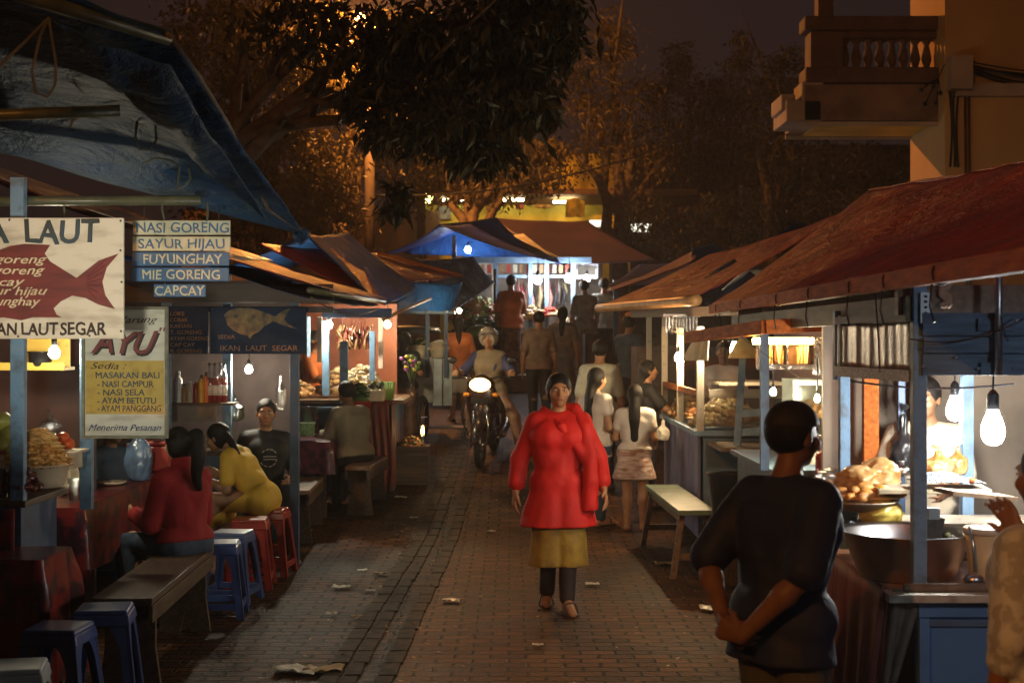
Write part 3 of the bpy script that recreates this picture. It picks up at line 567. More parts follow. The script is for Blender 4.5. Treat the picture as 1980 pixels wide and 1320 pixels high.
def person(label, loc, rz, H, J, clothes, hair='short', skin=None, vox=.0125, yaw=0.0, pitch=0.0, girth=1.0, shoes=None, face=True, seed=1.0, extra=None, fem=False, group=None, curl=.35, fingers=None):
    skin = skin or SKIN; t = thing('person', label, 'person', loc, rz, group); h = H; g = girth; k = .03
    pr = []
    def c(a, b, r1, r2, kk=.03): pr.append(('c', a, b, r1 * h, r2 * h, kk))
    hp = (J['hipL'] + J['hipR']) / 2; upv = J['up']
    side = (J['shL'] - J['shR']) / np.linalg.norm(J['shL'] - J['shR']); fw = np.cross(side, upv) * 1.0
    fw = fw if fw[1] < 0 else fw
    # torso
    hw = .03 * h
    c(J['pelvis'] - side * hw, J['pelvis'] + side * hw, .066 * g, .066 * g); c(J['hipL'], J['hipR'], .058 * g, .058 * g)
    c(J['pelvis'], J['waist'], .066 * g, .056 * g); wd = .028 * h * g
    c(J['waist'] - side * wd, J['chest'] - side * wd * 1.4, .052 * g, .060 * g); c(J['waist'] + side * wd, J['chest'] + side * wd * 1.4, .052 * g, .060 * g)
    c(J['chest'] - side * wd * 1.6, J['chest'] + side * wd * 1.6, .06 * g, .06 * g)
    c(J['shL'] * .82 + J['shR'] * .18, J['shR'] * .82 + J['shL'] * .18, .038, .038); c(J['chest'], J['neck'], .06 * g, .034)
    for S in 'LR': c(J['neck'] - upv * .012 * h, J['sh' + S], .028, .030)
    if fem:
        for q in (-1, 1): pr.append(('e', J['chest'] + side * q * .042 * h + fw * .048 * h - upv * .005 * h, (.032 * h, .032 * h, .034 * h), None, .025))
    c(J['neck'], J['head'] - upv * .01 * h, .031, .029, .02)
    # head
    Rh = rotz(yaw) @ rotx(pitch)
    hd = J['head'] + (Rh @ v3(0, -.012 * h, 0) if pitch else v3(0, 0, 0))
    def hp_(x, y, z): return hd + Rh @ (v3(x, y, z) * h)
    pr.append(('e', hp_(0, .008, .014), (.046 * h, .056 * h, .054 * h), Rh, .012)); pr.append(('e', hp_(0, -.014, -.022), (.036 * h, .040 * h, .044 * h), Rh, .025))
    c(hp_(0, -.030, -.052), hp_(0, -.034, -.055), .015, .013, .018)
    if face:
        c(hp_(0, -.052, .004), hp_(0, -.062, -.018), .006, .0085, .01); pr.append(('e', hp_(-.007, -.056, -.020), (.0065 * h, .007 * h, .005 * h), Rh, .006)); pr.append(('e', hp_(.007, -.056, -.020), (.0065 * h, .007 * h, .005 * h), Rh, .006))
        c(hp_(-.022, -.046, .013), hp_(.022, -.046, .013), .007, .007, .012); c(hp_(-.011, -.050, -.037), hp_(.011, -.050, -.037), .0055, .0055, .008)
        for q in (-1, 1):
            pr.append(('e', hp_(q * .0455, .006, -.006), (.007 * h, .014 * h, .019 * h), Rh, .006)); pr.append(('E', hp_(q * .0185, -.058, .0), (.010 * h, .012 * h, .0065 * h), Rh, .012))
            pr.append(('e', hp_(q * .026, -.036, -.018), (.014 * h, .014 * h, .014 * h), Rh, .015))
    # limbs
    for S, q in (('L', 1), ('R', -1)):
        c(J['sh' + S], J['el' + S], .031 * (.5 + .5 * g), .0235, .025); m = (J['el' + S] * .7 + J['wr' + S] * .3); c(J['el' + S], m, .0225, .0245, .015); c(m, J['wr' + S], .0245, .0155, .02)
        c(J['hip' + S], J['kn' + S], .056 * (.4 + .6 * g), .034, .014); m = J['kn' + S] * .68 + J['an' + S] * .32 + v3(0, .008 * h, 0); c(J['kn' + S], m, .033, .034, .02); c(m, J['an' + S], .034, .021, .02)
        to = J.get('toe' + S)
        if to is None: to = J['an' + S] + v3(q * .012 * h, -.105 * h, -.035 * h)
        J['to' + S] = to; heel = J['an' + S] + v3(0, .02 * h, -.03 * h); c(J['an' + S], heel, .02, .019, .015); c(heel, to, .019, .015, .015); c(J['an' + S], to, .02, .014, .02)
        # hand: palm, four fingers, thumb
        fd = J['wr' + S] - J['el' + S]; fd = fd / np.linalg.norm(fd)
        if J.get('hand' + S) is not None: fd = J['hand' + S] / np.linalg.norm(J['hand' + S])
        pn = J.get('palm' + S); pn = v3(-q, .2, 0) if pn is None else pn; pn = pn - fd * (pn @ fd); pn = pn / np.linalg.norm(pn); sd = np.cross(fd, pn)
        if sd[1] > 0 and J.get('flip' + S) is None: sd = -sd
        w = J['wr' + S]; pe = w + fd * .052 * h
        for u in (-.016, -.005, .006, .016): c(w + sd * u * .5 * h, pe + sd * u * h, .0095, .0085, .008)
        cu = J.get('curl' + S, curl)
        for i, (u, Lf) in enumerate(((.0205, .040), (.007, .047), (-.0065, .043), (-.019, .033))):
            a0 = pe + sd * u * h; d1 = fd * math.cos(cu) + pn * math.sin(cu); d2 = fd * math.cos(2.1 * cu) + pn * math.sin(2.1 * cu)
            a1 = a0 + (d1 + sd * u * 2) * Lf * .55 * h; a2 = a1 + d2 * Lf * .5 * h; c(a0, a1, .0062, .0056, .003); c(a1, a2, .0056, .0045, .003)
        b0 = w + fd * .012 * h + sd * .014 * h; b1 = b0 + (sd * .8 + fd * .75 + pn * .25) * .025 * h; b2 = b1 + (fd * .9 + sd * .25 + pn * .45) * .022 * h
        c(b0, b1, .009, .0072, .006); c(b1, b2, .007, .0052, .004)
    body = grow('body', pr, vox, skin, t)
    if face:
        for q in (-1, 1):
            mb = MB(); R3 = Matrix(Rh.tolist()); mb.ell(hp_(q * .0185, -.0475, .0005), (.0075 * h, .006 * h, .0042 * h), 8, 6, rot=R3); mb.ell(hp_(q * .0185, -.0525, .0005), (.0036 * h, .002 * h, .0036 * h), 8, 5, m=1, rot=R3)
            mb.build('eye', [eye_w, eye_b], t, smooth=True)
        mb = MB(); mb.ell(hp_(0, -.0545, -.037), (.013 * h, .0035 * h, .0052 * h), 10, 6, rot=Matrix(Rh.tolist())); mb.build('mouth', lip_m, t, smooth=True)
        for q in (-1, 1):
            mb = MB(); mb.ell(hp_(q * .019, -.0520, .0125), (.012 * h, .003 * h, .0022 * h), 8, 5, rot=Matrix((Rh @ rotz(q * .35)).tolist())); mb.build('eyebrow', hair_m, t, smooth=True)
    # hair
    hr = []
    if hair:
        e = 1.13 if hair != 'cap' else 1.1
        hr.append(('e', hp_(0, .012, .018), (.051 * h, .0605 * h, .0565 * h), Rh, .01))
        if hair == 'short': hr.append(('e', hp_(0, .018, .004), (.050 * h, .050 * h, .045 * h), Rh, .01))
        else:
            hr.append(('e', hp_(0, .022, -.005), (.052 * h, .050 * h, .062 * h), Rh, .015))
            if isinstance(hair, (list, tuple)):
                pts = [np.array(p, float) for p in hair[1]]; rr = hair[0]; pts = [hp_(0, .035, -.02)] + pts
                Q = []; n_ = len(pts)
                for i in range(n_ - 1):
                    p0, p1, p2, p3 = pts[max(i - 1, 0)], pts[i], pts[i + 1], pts[min(i + 2, n_ - 1)]
                    for s_ in range(6):
                        u = s_ / 6; Q.append((.5 * (2 * p1 + (p2 - p0) * u + (2 * p0 - 5 * p1 + 4 * p2 - p3) * u * u + (3 * p1 - p0 - 3 * p2 + p3) * u ** 3), rr[min(i, len(rr) - 1)] * (1 - u) + rr[min(i + 1, len(rr) - 1)] * u))
                Q.append((pts[-1], rr[-1] * .6))
                for i in range(len(Q) - 1): hr.append(('c', Q[i][0], Q[i + 1][0], Q[i][1], Q[i + 1][1], .012 if i < 3 else .004))
        hr.append(('E', hp_(0, -.062, -.024), (.044 * h, .052 * h, .055 * h), Rh, .012))
        grow('hair', hr, vox * .9, hair_m, t, wr=.0028, seed=seed)
    # clothes
    for ci, cl in enumerate(clothes):
        kind, mat = cl[0], cl[1]; o = cl[2] if len(cl) > 2 else {}; q = []; cuts = []; ex = o.get('ease', .023 if cl[0] in ('shirt', 'dress') else .012); gg = g
        def cc(a, b, r1, r2, kk=.016): q.append(('c', a, b, r1 * h + ex, r2 * h + ex, kk))
        if kind in ('shirt', 'dress'):
            hem = J['pelvis'] - upv * o.get('drop', .02) * h
            cc(J['pelvis'] - side * hw - upv * .01 * h, J['pelvis'] + side * hw - upv * .01 * h, .066 * g, .066 * g); cc(J['pelvis'], J['waist'], .067 * g, .058 * g)
            cc(J['waist'] - side * wd, J['chest'] - side * wd * 1.4, .053 * g, .061 * g); cc(J['waist'] + side * wd, J['chest'] + side * wd * 1.4, .053 * g, .061 * g); cc(J['chest'] - side * wd * 1.6, J['chest'] + side * wd * 1.6, .061 * g, .061 * g)
            cc(J['shL'] * .82 + J['shR'] * .18, J['shR'] * .82 + J['shL'] * .18, .036, .036); cc(J['chest'], J['neck'] - upv * .03 * h, .061 * g, .036); cc(J['hipL'] + upv * .01 * h, J['hipR'] + upv * .01 * h, .058 * g, .058 * g)
            for S in 'LR': cc(J['neck'] - upv * .022 * h, J['sh' + S], .027, .029)
            if fem:
                for s_ in (-1, 1): q.append(('e', J['chest'] + side * s_ * .042 * h + fw * .05 * h - upv * .005 * h, (.034 * h + ex * .6,) * 3, None, .03))
            if o.get('collar'): cc(J['neck'] - upv * .02 * h, J['neck'] + upv * .022 * h, .031, .029)
            if kind == 'dress' or o.get('drop', 0) > .04:
                b = hp - upv * o.get('drop', .3) * h if J.get('sitdress') is None else (J['knL'] + J['knR']) / 2
                r2 = o.get('flare', .09); cc(J['pelvis'] - side * .025 * h, b - side * o.get('spread', .025) * h, .062 * g, r2); cc(J['pelvis'] + side * .025 * h, b + side * o.get('spread', .025) * h, .062 * g, r2)
                hem = b
            hn = o.get('hemn'); q.append(('P', hem, (hn if hn is not None else (-upv if kind == 'shirt' else v3(0, 0, -1)))))
            sl = o.get('sleeve', 1.0)
            for S in 'LR':
                a, e_, w = J['sh' + S], J['el' + S], J['wr' + S]
                if sl <= 0: continue
                if sl <= 1: cc(a, a + (e_ - a) * sl, .031 * (.5 + .5 * g), .030 if o.get('loose') else .026)
                else: cc(a, e_, .031 * (.5 + .5 * g), .0245); cc(e_, e_ + (w - e_) * (sl - 1), .0245, .0195 if not o.get('loose') else .034)
        elif kind in ('trousers', 'shorts'):
            fr = o.get('len', .97); cc(J['hipL'], J['hipR'], .06 * g, .06 * g); cc(J['pelvis'] - side * hw, J['pelvis'] + side * hw, .066 * g, .066 * g)
            for S in 'LR':
                a, e_, w = J['hip' + S], J['kn' + S], J['an' + S]
                if fr <= .5: cc(a, a + (e_ - a) * fr * 2, .057 * (.4 + .6 * g), o.get('cuff', .045))
                else: cc(a, e_, .057 * (.4 + .6 * g), .037); cc(e_, e_ + (w - e_) * (fr - .5) * 2, .037, o.get('cuff', .030))
            cuts.append((J['pelvis'] + upv * .045 * h, upv))
        elif kind == 'skirt':
            ln = o.get('len', .3); b = v3(hp[0], hp[1], hp[2] - ln * h); r2 = o.get('flare', .1); sp = o.get('spread', .03)
            if J.get('sit'):
                for S in 'LR': cc(J['hip' + S], J['kn' + S], .058 * g, .045); cc(J['kn' + S], J['kn' + S] + (J['an' + S] - J['kn' + S]) * o.get('shin', .3), .046, .05)
                cc((J['hipL'] + J['hipR']) / 2, (J['knL'] + J['knR']) / 2, .058, .045); cc(J['hipL'], J['hipR'], .066, .066); cc(J['pelvis'] - side * hw, J['pelvis'] + side * hw, .07, .07); cc(J['pelvis'], J['waist'], .068, .06)
            else:
                for s_ in (-1, 1): cc(J['waist'] * .4 + J['pelvis'] * .6 + side * s_ * .02 * h, b + side * s_ * sp * h + v3(0, o.get('dy', 0) * s_ * h, 0), .058 * g, r2)
                cc(J['hipL'], J['hipR'], .06 * g, .06 * g); cuts.append((b, v3(0, 0, -1)))
            cuts.append((J['pelvis'] + upv * .05 * h, upv))
        elif kind == 'cap':
            q.append(('e', hp_(0, .008, .022), (.054 * h, .065 * h, .056 * h), Rh, .01)); cuts.append((hp_(0, 0, .02), Rh @ v3(0, 0, -1)))
        elif kind == 'helmet':
            q.append(('e', hp_(0, .006, .012), (.074 * h, .085 * h, .080 * h), Rh, .01)); q.append(('E', hp_(0, -.082, -.03), (.054 * h, .05 * h, .062 * h), Rh, .012)); cuts.append((hp_(0, 0, -.055), Rh @ v3(0, 0, -1)))
        nm = {'cap': 'cap', 'helmet': 'helmet'}.get(kind, kind)
        grow(o.get('name', nm), q, vox, mat, t, wr=o.get('wr', .005 if kind not in ('cap', 'helmet') else 0), cuts=cuts, seed=seed + ci * 1.7)
    if shoes:
        for S in 'LR':
            a = J['an' + S] + v3(0, .022 * h, -.044 * h); b = J['to' + S] + v3(0, -.012 * h, -.008 * h); mb = MB(); d = b - a; L = np.linalg.norm(d)
            z = min(a[2], b[2]) - .0
            out = [(0, -.026), (.12, -.028), (.5, -.024), (.75, -.032), (.95, -.022), (1.0, 0), (.95, .022), (.75, .032), (.5, .024), (.12, .028), (0, .026)]
            u = d / L; sd = np.cross(u, v3(0, 0, 1)); sd = sd / np.linalg.norm(sd); u2 = np.cross(v3(0, 0, 1), sd)
            mb.prism([(x * L, y_ * h) for x, y_ in out], Vector(a - v3(0, 0, .004 * h)), Vector(u), Vector(np.cross(np.cross(u, sd), u) * 1.0 if False else sd), .014)
            m0 = a + d * .62; mb.tube([Vector(m0 + sd * .033 * h), Vector(m0 + sd * .02 * h + v3(0, 0, .042 * h)), Vector(m0 + v3(0, 0, .047 * h)), Vector(m0 - sd * .02 * h + v3(0, 0, .042 * h)), Vector(m0 - sd * .033 * h)], .006, 5)
            mb.build('sandal', shoes, t)
    return t
# ------------------------------------------------------------------ furniture kinds
def plastic_stool(mat, label, loc, rz, group, h=.47):
    t = thing('plastic_stool', label, 'stool', loc, rz, group); a, b = .125, .185
    mb = MB(); mb.box((0, 0, h - .012), (2 * a + .01, 2 * a + .01, .024), taper=.94); mb.box((0, 0, h - .05), (2 * a + .035, 2 * a + .035, .055), taper=.92); mb.build('seat', mat, t, bevel=.008)
    for sx in (-1, 1):
        for sy in (-1, 1):
            mb = MB()
            for ax in (0, 1):                        # L shaped moulded leg
                z = [0, h * .35, h * .68, h * .8, h - .06]; w = [.05, .05, .055, .075, .11]
                vs = []
                for zi, wi in zip(z, w):
                    e = b + (a - b) * zi / h
                    p0 = Vector((sx * e, sy * e, zi)); p1 = p0.copy(); p1[ax] -= (sx if ax == 0 else sy) * wi
                    q0 = p0.copy(); q1 = p1.copy(); o = 1 - ax; s_ = (sy if ax == 0 else sx)
                    q0[o] -= s_ * .016; q1[o] -= s_ * .016
                    if ax == 1: pass
                    vs += [p0, p1, q1, q0]
                fs = [(4 * i + j, 4 * i + (j + 1) % 4, 4 * i + 4 + (j + 1) % 4, 4 * i + 4 + j) for i in range(4) for j in range(4)] + [(0, 1, 2, 3), (16, 17, 18, 19)]
                if ax == 1: vs = [p + Vector((sx * -.0015, 0, 0)) for p in vs]
                mb.add(vs, fs)
            mb.build('leg', mat, t)
    mb = MB(); e = b - .012 - (b - a) * .17
    for q in (-1, 1): mb.box((0, q * e, .085), (2 * e - .03, .014, .045)); mb.box((q * e, 0, .085), (.014, 2 * e - .03, .045))
    mb.build('stretcher', mat, t, bevel=.003)
    return t
def plank_bench(label, loc, rz, L=1.8, w=.30, h=.5, mat=None, style='panel', group='wooden benches along the stalls', mat2=None):
    mat = mat or wood_dk; mat2 = mat2 or mat; t = thing('wooden_bench', label, 'bench', loc, rz, group)
    mb = MB(); mb.box((0, 0, h - .02), (w, L, .04)); mb.build('seat', mat, t, bevel=.006)
    if style == 'panel':
        for s in (-1, 1):
            mb = MB(); y = s * (L / 2 - .18); q = w * .42
            mb.prism([(-q, h - .042), (-q, .22), (-q - .03, .0), (-q + .10, 0), (0, .13), (q - .10, 0), (q + .03, 0), (q, .22), (q, h - .042)], (0, y + .018, 0), (1, 0, 0), (0, 0, 1), .036); mb.build('leg', mat2, t, bevel=.003)
        for s in (-1, 1):
            mb = MB(); mb.box((s * (w / 2 - .013), 0, h - .09), (.024, L - .04, .09)); mb.build('apron', mat2, t, bevel=.003)
    else:
        for s in (-1, 1):
            for q in (-1, 1):
                mb = MB(); mb.bar((q * (w / 2 + .03), s * (L / 2 - .08), 0), (q * (w / 2 - .05), s * (L / 2 - .14), h - .042), .045, .06); mb.build('leg', mat2, t, bevel=.004)
            mb = MB(); mb.bar((-w / 2 - .005, s * (L / 2 - .11), .17), (w / 2 + .005, s * (L / 2 - .11), .17), .03, .05); mb.build('stretcher', mat2, t)
        for q in (-1, 1): mb = MB(); mb.box((q * (w / 2 - .05), 0, h - .075), (.025, L - .2, .065)); mb.build('apron', mat2, t)
    return t
def drape(name, label, x0, x1, y0, y1, zt, zh, mat, fold=.03, nf=9, seed=1, group=None, cat='tablecloth', hem=None):
    """cloth over a rectangular top; hem(s) may lift the hem along the perimeter"""
    rs = random.Random(seed); cx, cy = (x0 + x1) / 2, (y0 + y1) / 2; per = []
    nx, ny = 18, 18
    for i in range(nx): per.append((x0 + (x1 - x0) * i / nx, y0, 0, -1))
    for i in range(ny): per.append((x1, y0 + (y1 - y0) * i / ny, 1, 0))
    for i in range(nx): per.append((x1 - (x1 - x0) * i / nx, y1, 0, 1))
    for i in range(ny): per.append((x0, y1 - (y1 - y0) * i / ny, -1, 0))
    n = len(per); rows = 9; vs = []
    for k in range(rows + 1):
        u = k / rows
        for i, (x, y, ox, oy) in enumerate(per):
            corner = 1.0 if i in (0, nx, nx + ny, 2 * nx + ny) else 0.0
            zz = zh if hem is None else hem(x, y)
            f = fold * u ** .8 * (math.sin(i * nf * 2 * math.pi / n + seed) + .5 * math.sin(i * nf * 4.3 * math.pi / n + seed * 2)) + .012 + corner * (.05 + .05 * u)
            dx, dy = (ox, oy) if not corner else ((x - cx) / abs(x - cx) * .7, (y - cy) / abs(y - cy) * .7)
            vs.append((x + dx * f * min(1, u * 4), y + dy * f * min(1, u * 4), zt + (zz - zt) * u + (.006 * math.sin(i * 1.7) * (u > 0) * (u < 1))))
    fs = [(k * n + i, k * n + (i + 1) % n, (k + 1) * n + (i + 1) % n, (k + 1) * n + i) for k in range(rows) for i in range(n)]
    mb = MB(); mb.add(vs, fs); o = len(mb.v); g_ = 10
    top = [(x0 + (x1 - x0) * i / g_, y0 + (y1 - y0) * j / g_, zt + .002 + .004 * nz3(i * .7, j * .7, seed)) for i in range(g_ + 1) for j in range(g_ + 1)]
    mb.add(top, [(i * (g_ + 1) + j, (i + 1) * (g_ + 1) + j, (i + 1) * (g_ + 1) + j + 1, i * (g_ + 1) + j + 1) for i in range(g_) for j in range(g_)])
    return tag(mb.build(name, mat, None, smooth=True), label, cat, group)
def table(label, x0, x1, y0, y1, h, z0=0, group=None, mat=None):
    t = thing('table', label, 'table', ((x0 + x1) / 2, (y0 + y1) / 2, z0), 0, group); w, d = x1 - x0, y1 - y0
    mb = MB(); mb.box((0, 0, h - .018), (w, d, .036)); mb.build('tabletop', mat or wood_dk, t)
    for a in (-1, 1):
        for b_ in (-1, 1): mb = MB(); mb.box((a * (w / 2 - .05), b_ * (d / 2 - .05), (h - .037) / 2), (.05, .05, h - .037)); mb.build('leg', mat or wood_dk, t)
    return t
BULB = 4.0
def bulb(label, p, r, s, col=(1, .88, .70), drop=.35, kind='bulb', group='bare bulbs hanging in the stalls', cflm=None):
    t = thing('light_bulb', label, 'lamp', p, 0, group)
    s *= BULB
    m = EM('glow_%d_%d' % (int(s), int(col[2] * 100)), col, s)
    mb = MB()
    if kind == 'bulb': mb.lathe((0, 0, -r * 2), [(.001, 0), (r * .4, r * .08), (r * .75, r * .34), (r * .96, r * .75), (r, r * 1.05), (r * .92, r * 1.4), (r * .7, r * 1.8), (r * .48, r * 2.15), (r * .4, r * 2.4)], 20)
    else:
        mb.lathe((0, 0, -r * 2.6), [(.001, 0), (r * .4, r * .08), (r * .7, r * .3), (r * .9, r * .75), (r * .94, r * 1.2), (r * .85, r * 1.75), (r * .65, r * 2.3), (r * .5, r * 2.6), (r * .45, r * 2.9)], 20)
    mb.build('globe', m, t, smooth=True)
    mb = MB(); mb.lathe((0, 0, r * .3), [(r * .42, 0), (r * .5, r * .1), (r * .5, r * 1.3), (r * .2, r * 1.7)], 10); mb.build('socket', black_pl, t, smooth=True)
    if drop: mb = MB(); mb.tube([(0, 0, r * 2), (.006, .004, r * 2 + drop * .5), (0, 0, r * 2 + drop)], .005, 5); mb.build('cord', black_pl, t)
    return t
def heap(name, label, c, rx, ry, hh, size, n, mats, seed=1, kind='stuff', cat='food', el=(1.4, .8, .7), group=None):
    """a mound of small irregular pieces"""
    random.seed(seed); mb = MB(); c = Vector(c)
    for i in range(n):
        a = random.uniform(0, 6.28); q = random.random() ** .5; z = hh * (1 - q ** 1.6)
        s = size * random.uniform(.7, 1.3); rot = Matrix.Rotation(random.uniform(0, 6.28), 3, 'Z') @ Matrix.Rotation(random.uniform(-.7, .7), 3, 'X')
        mb.ell(c + Vector((rx * q * math.cos(a), ry * q * math.sin(a), z + s * .3)), (s * el[0], s * el[1], s * el[2]), 6, 4, m=random.randrange(len(mats)), rot=rot, jit=.3)
    mb.lathe(c, [(1, 0), (.8, hh * .3), (.45, hh * .7), (.05, hh * .95)], 12, sx=rx, sy=ry)
    return tag(mb.build(name, mats, None, smooth=True), label, cat, group, kind)
def bowl(name, label, c, r, h, mat, base=.6, cat='bowl', n=20, group=None, rim=.012):
    mb = MB(); b = r * base
    mb.lathe((0, 0, 0), [(b * .97, 0), (b, .004), (b + (r - b) * .45, h * .4), (r * .97, h * .95), (r + rim, h), (r + rim, h + .006), (r * .955, h * .97), (b + (r - b) * .43, h * .42), (b * .95, .012), (.001, .012)], n)
    mb.v = [(x + c[0], y + c[1], z + c[2]) for x, y, z in mb.v]
    return tag(mb.build(name, mat, None, smooth=True), label, cat, group)
def bottle(label, c, h, r, glass, liquid=None, cap=None, group=None, name='bottle', wrap=None):
    t = thing(name, label, 'bottle', c, random.uniform(0, 6), group)
    mb = MB(); mb.lathe((0, 0, 0), [(r * .9, 0), (r, .01), (r, h * .55), (r * .8, h * .66), (r * .38, h * .8), (r * .34, h * .95), (r * .42, h * .96), (r * .42, h)], 12); mb.build('glass', glass, t, smooth=True)
    if liquid: mb = MB(); mb.lathe((0, 0, .006), [(r * .86, 0), (r * .93, h * .05), (r * .93, h * .5), (r * .6, h * .62), (.001, h * .62)], 12); mb.build('drink', liquid, t, smooth=True)
    if wrap: mb = MB(); mb.lathe((0, 0, h * .2), [(r * 1.02, 0), (r * 1.02, h * .25)], 12); mb.build('paper_band', wrap, t, smooth=True)
    mb = MB(); mb.lathe((0, 0, h * .965), [(r * .46, 0), (r * .46, .014), (r * .40, .018)], 10); mb.build('cap', cap or red_pl, t, smooth=True)
    return t
def bag(name, label, c, rx, ry, rz, mat, seed=1, knot=True, cat='bag', tail=.4, lobes=1.0):
    random.seed(seed); mb = MB(); c = Vector(c); q = random.uniform(0, 9); n, k = 34, 26; vs = []
    for i in range(k + 1):
        a = math.pi * i / k - math.pi / 2
        for j in range(n):
            t = 2 * math.pi * j / n; p = Vector((math.cos(a) * math.cos(t), math.cos(a) * math.sin(t), math.sin(a)))
            m = 1 + .22 * lobes * noise.noise(p * 2.2 + Vector((q, q, 0))) + .15 * lobes * noise.noise(p * 5 + Vector((0, q, q))) + .13 * lobes * abs(noise.noise(p * 9 + Vector((q, 0, q))))
            if p.z > .5 and knot: m *= max(.35, 1 - (p.z - .5) * 1.5) * (1 + (2.2 * max(0, p.z - .86) / .14) * (.6 + .4 * math.sin(5 * t + q)))
            if p.z < -.6: p.z = -.6 + (p.z + .6) * .25
            z = p.z + (.6 if True else 0)
            if p.z > .8 and knot: z += (p.z - .8) * tail * 4
            vs.append(c + Vector((p.x * rx * m, p.y * ry * m, z * rz)))
    mb.add(vs, [(i * n + j, i * n + (j + 1) % n, (i + 1) * n + (j + 1) % n, (i + 1) * n + j) for i in range(k) for j in range(n)])
    if knot:
        tp = c + Vector((0, 0, rz * (1.6 + .2 * tail * 4)))
        for w in range(2):
            a = random.uniform(0, 6); mb.add([tp, tp + Vector((math.cos(a) * rx * .5, math.sin(a) * rx * .4, rz * .45)), tp + Vector((math.cos(a + .9) * rx * .55, math.sin(a + .9) * rx * .4, rz * .3))], [(0, 1, 2)])
    return tag(mb.build(name, mat, None, smooth=True), label, cat)

# ================================================================== LEFT SIDE
# ---- unseen stall roof added on the left to shade the foreground from the assumed street lamp
sn = thing('market_stall', 'unseen stall added at far left, its roof shading the left foreground', 'stall', (-3.3, 3.0, 0), world=True, group='food stalls with tarp roofs')
tarp([(-1.95, .6, 2.62), (-1.95, 4.9, 2.66), (-5.2, 4.9, 3.1), (-5.2, .6, 3.05)], 16, 16, sag=.1, wr=.03, seed=1.5, freq=1.2).build('roof_tarp', tarp_maroon, sn, smooth=True, solid=.005)
for x, y in ((-2.0, .7), (-2.0, 4.8), (-5.1, .7), (-5.1, 4.8)): mb = MB(); mb.box((x, y, 1.3), (.07, .07, 2.6)); mb.build('post', paint, sn)
mb = MB(); mb.bar((-2.6, 3.25, 2.70), (-1.36, 3.25, 2.70), .04, .04); mb.build('lamp_arm', wood_mid, sn)
# ---- front-left seafood stall under the blue tarp
st = thing('market_stall', 'seafood stall at front left under a slanting blue tarp', 'stall', (-2.6, 7.5, 0), world=True, group='food stalls with tarp roofs')
A, Bc, Cc, D = P(325, 66, 6.0), P(590, 452, 8.6), P(-260, 215, 7.4), P(-260, -190, 5.2)
mb = tarp([A, Bc, Cc, D], 44, 44, sag=.05, wr=.035, seed=2.0, freq=1.5); mb.build('roof_tarp', tarp_blue, st, smooth=True, solid=.005)
def tube_between(a, b, r, name, mat, par, n=10, sagd=0):
    mb = MB(); a = Vector(a); b = Vector(b); mb.tube(sag(a, b, sagd, 10) if sagd else [a, a.lerp(b, .5), b], r, n); return mb.build(name, mat, par, smooth=True)
tube_between(P(-180, -75, 5.45), P(329, 74, 6.05), .034, 'roof_pole', pole_m, st)
tube_between(P(-150, 228, 6.55), P(232, 214, 6.7), .028, 'roof_pole', pole_m, st)
tube_between(P(-200, 390, 7.6), P(388, 387, 7.75), .027, 'roof_pole', pole_m, st)
mb = tarp([P(100, 44, 5.75), P(330, 120, 6.15), P(515, 425, 8.0), P(330, 255, 7.0)], 22, 22, sag=.10, wr=.05, seed=5.0, freq=2.6); mb.build('tarp_fold', tarp_blue, st, smooth=True, solid=.005)
mb = MB(); mb.tube([P(325, 66, 5.99), P(385, 150, 6.5), P(440, 240, 7.1), P(520, 405, 8.2), P(592, 452, 8.6)], .013, 6); mb.build('hem_rope', canvas, st, smooth=True)
def rope_loop(pxs, Y, r=.006):
    mb = MB(); mb.tube([P(x, y, Y) for x, y in pxs], r, 5); return mb.build('rope', M('dark_rope', (.10, .10, .07), .8), st)
rope_loop([(95, 35), (78, 70), (62, 140), (70, 180), (92, 188), (106, 165), (108, 120), (98, 60), (95, 35)], 5.6)
rope_loop([(95, 35), (50, 80), (0, 128), (-30, 150)], 5.6)
rope_loop([(155, 222), (140, 235), (135, 250), (145, 255)], 6.85); rope_loop([(265, 235), (262, 265), (270, 290), (290, 290), (302, 270), (300, 235)], 7.1)
rope_loop([(275, 318), (300, 306), (330, 310), (347, 322), (345, 345), (343, 366), (358, 360), (368, 345), (365, 325)], 7.3)
rope_loop([(125, 386), (124, 400), (125, 420)], 7.7); rope_loop([(315, 386), (313, 405), (318, 425)], 8.0); rope_loop([(400, 390), (402, 410), (400, 428)], 8.0)
# bunched corner of the tarp with a bag tied on
mb = MB(); mb.ell(P(582, 455, 8.6), (.05, .07, .05), 12, 8, jit=.5); mb.build('tied_corner', tarp_blue, st, smooth=True)
for i, (px, y, z0, z1, dx) in enumerate(((36, 7.56, 1.0, 2.72, 0), (168, 8.75, .82, 2.6, .0), (-120, 7.56, 1.0, 2.7, 0))):
    mb = MB(); mb.box((PX(px, y), y, (z0 + z1) / 2), (.072, .06, z1 - z0)); mb.build('post', paint, st, bevel=.004)
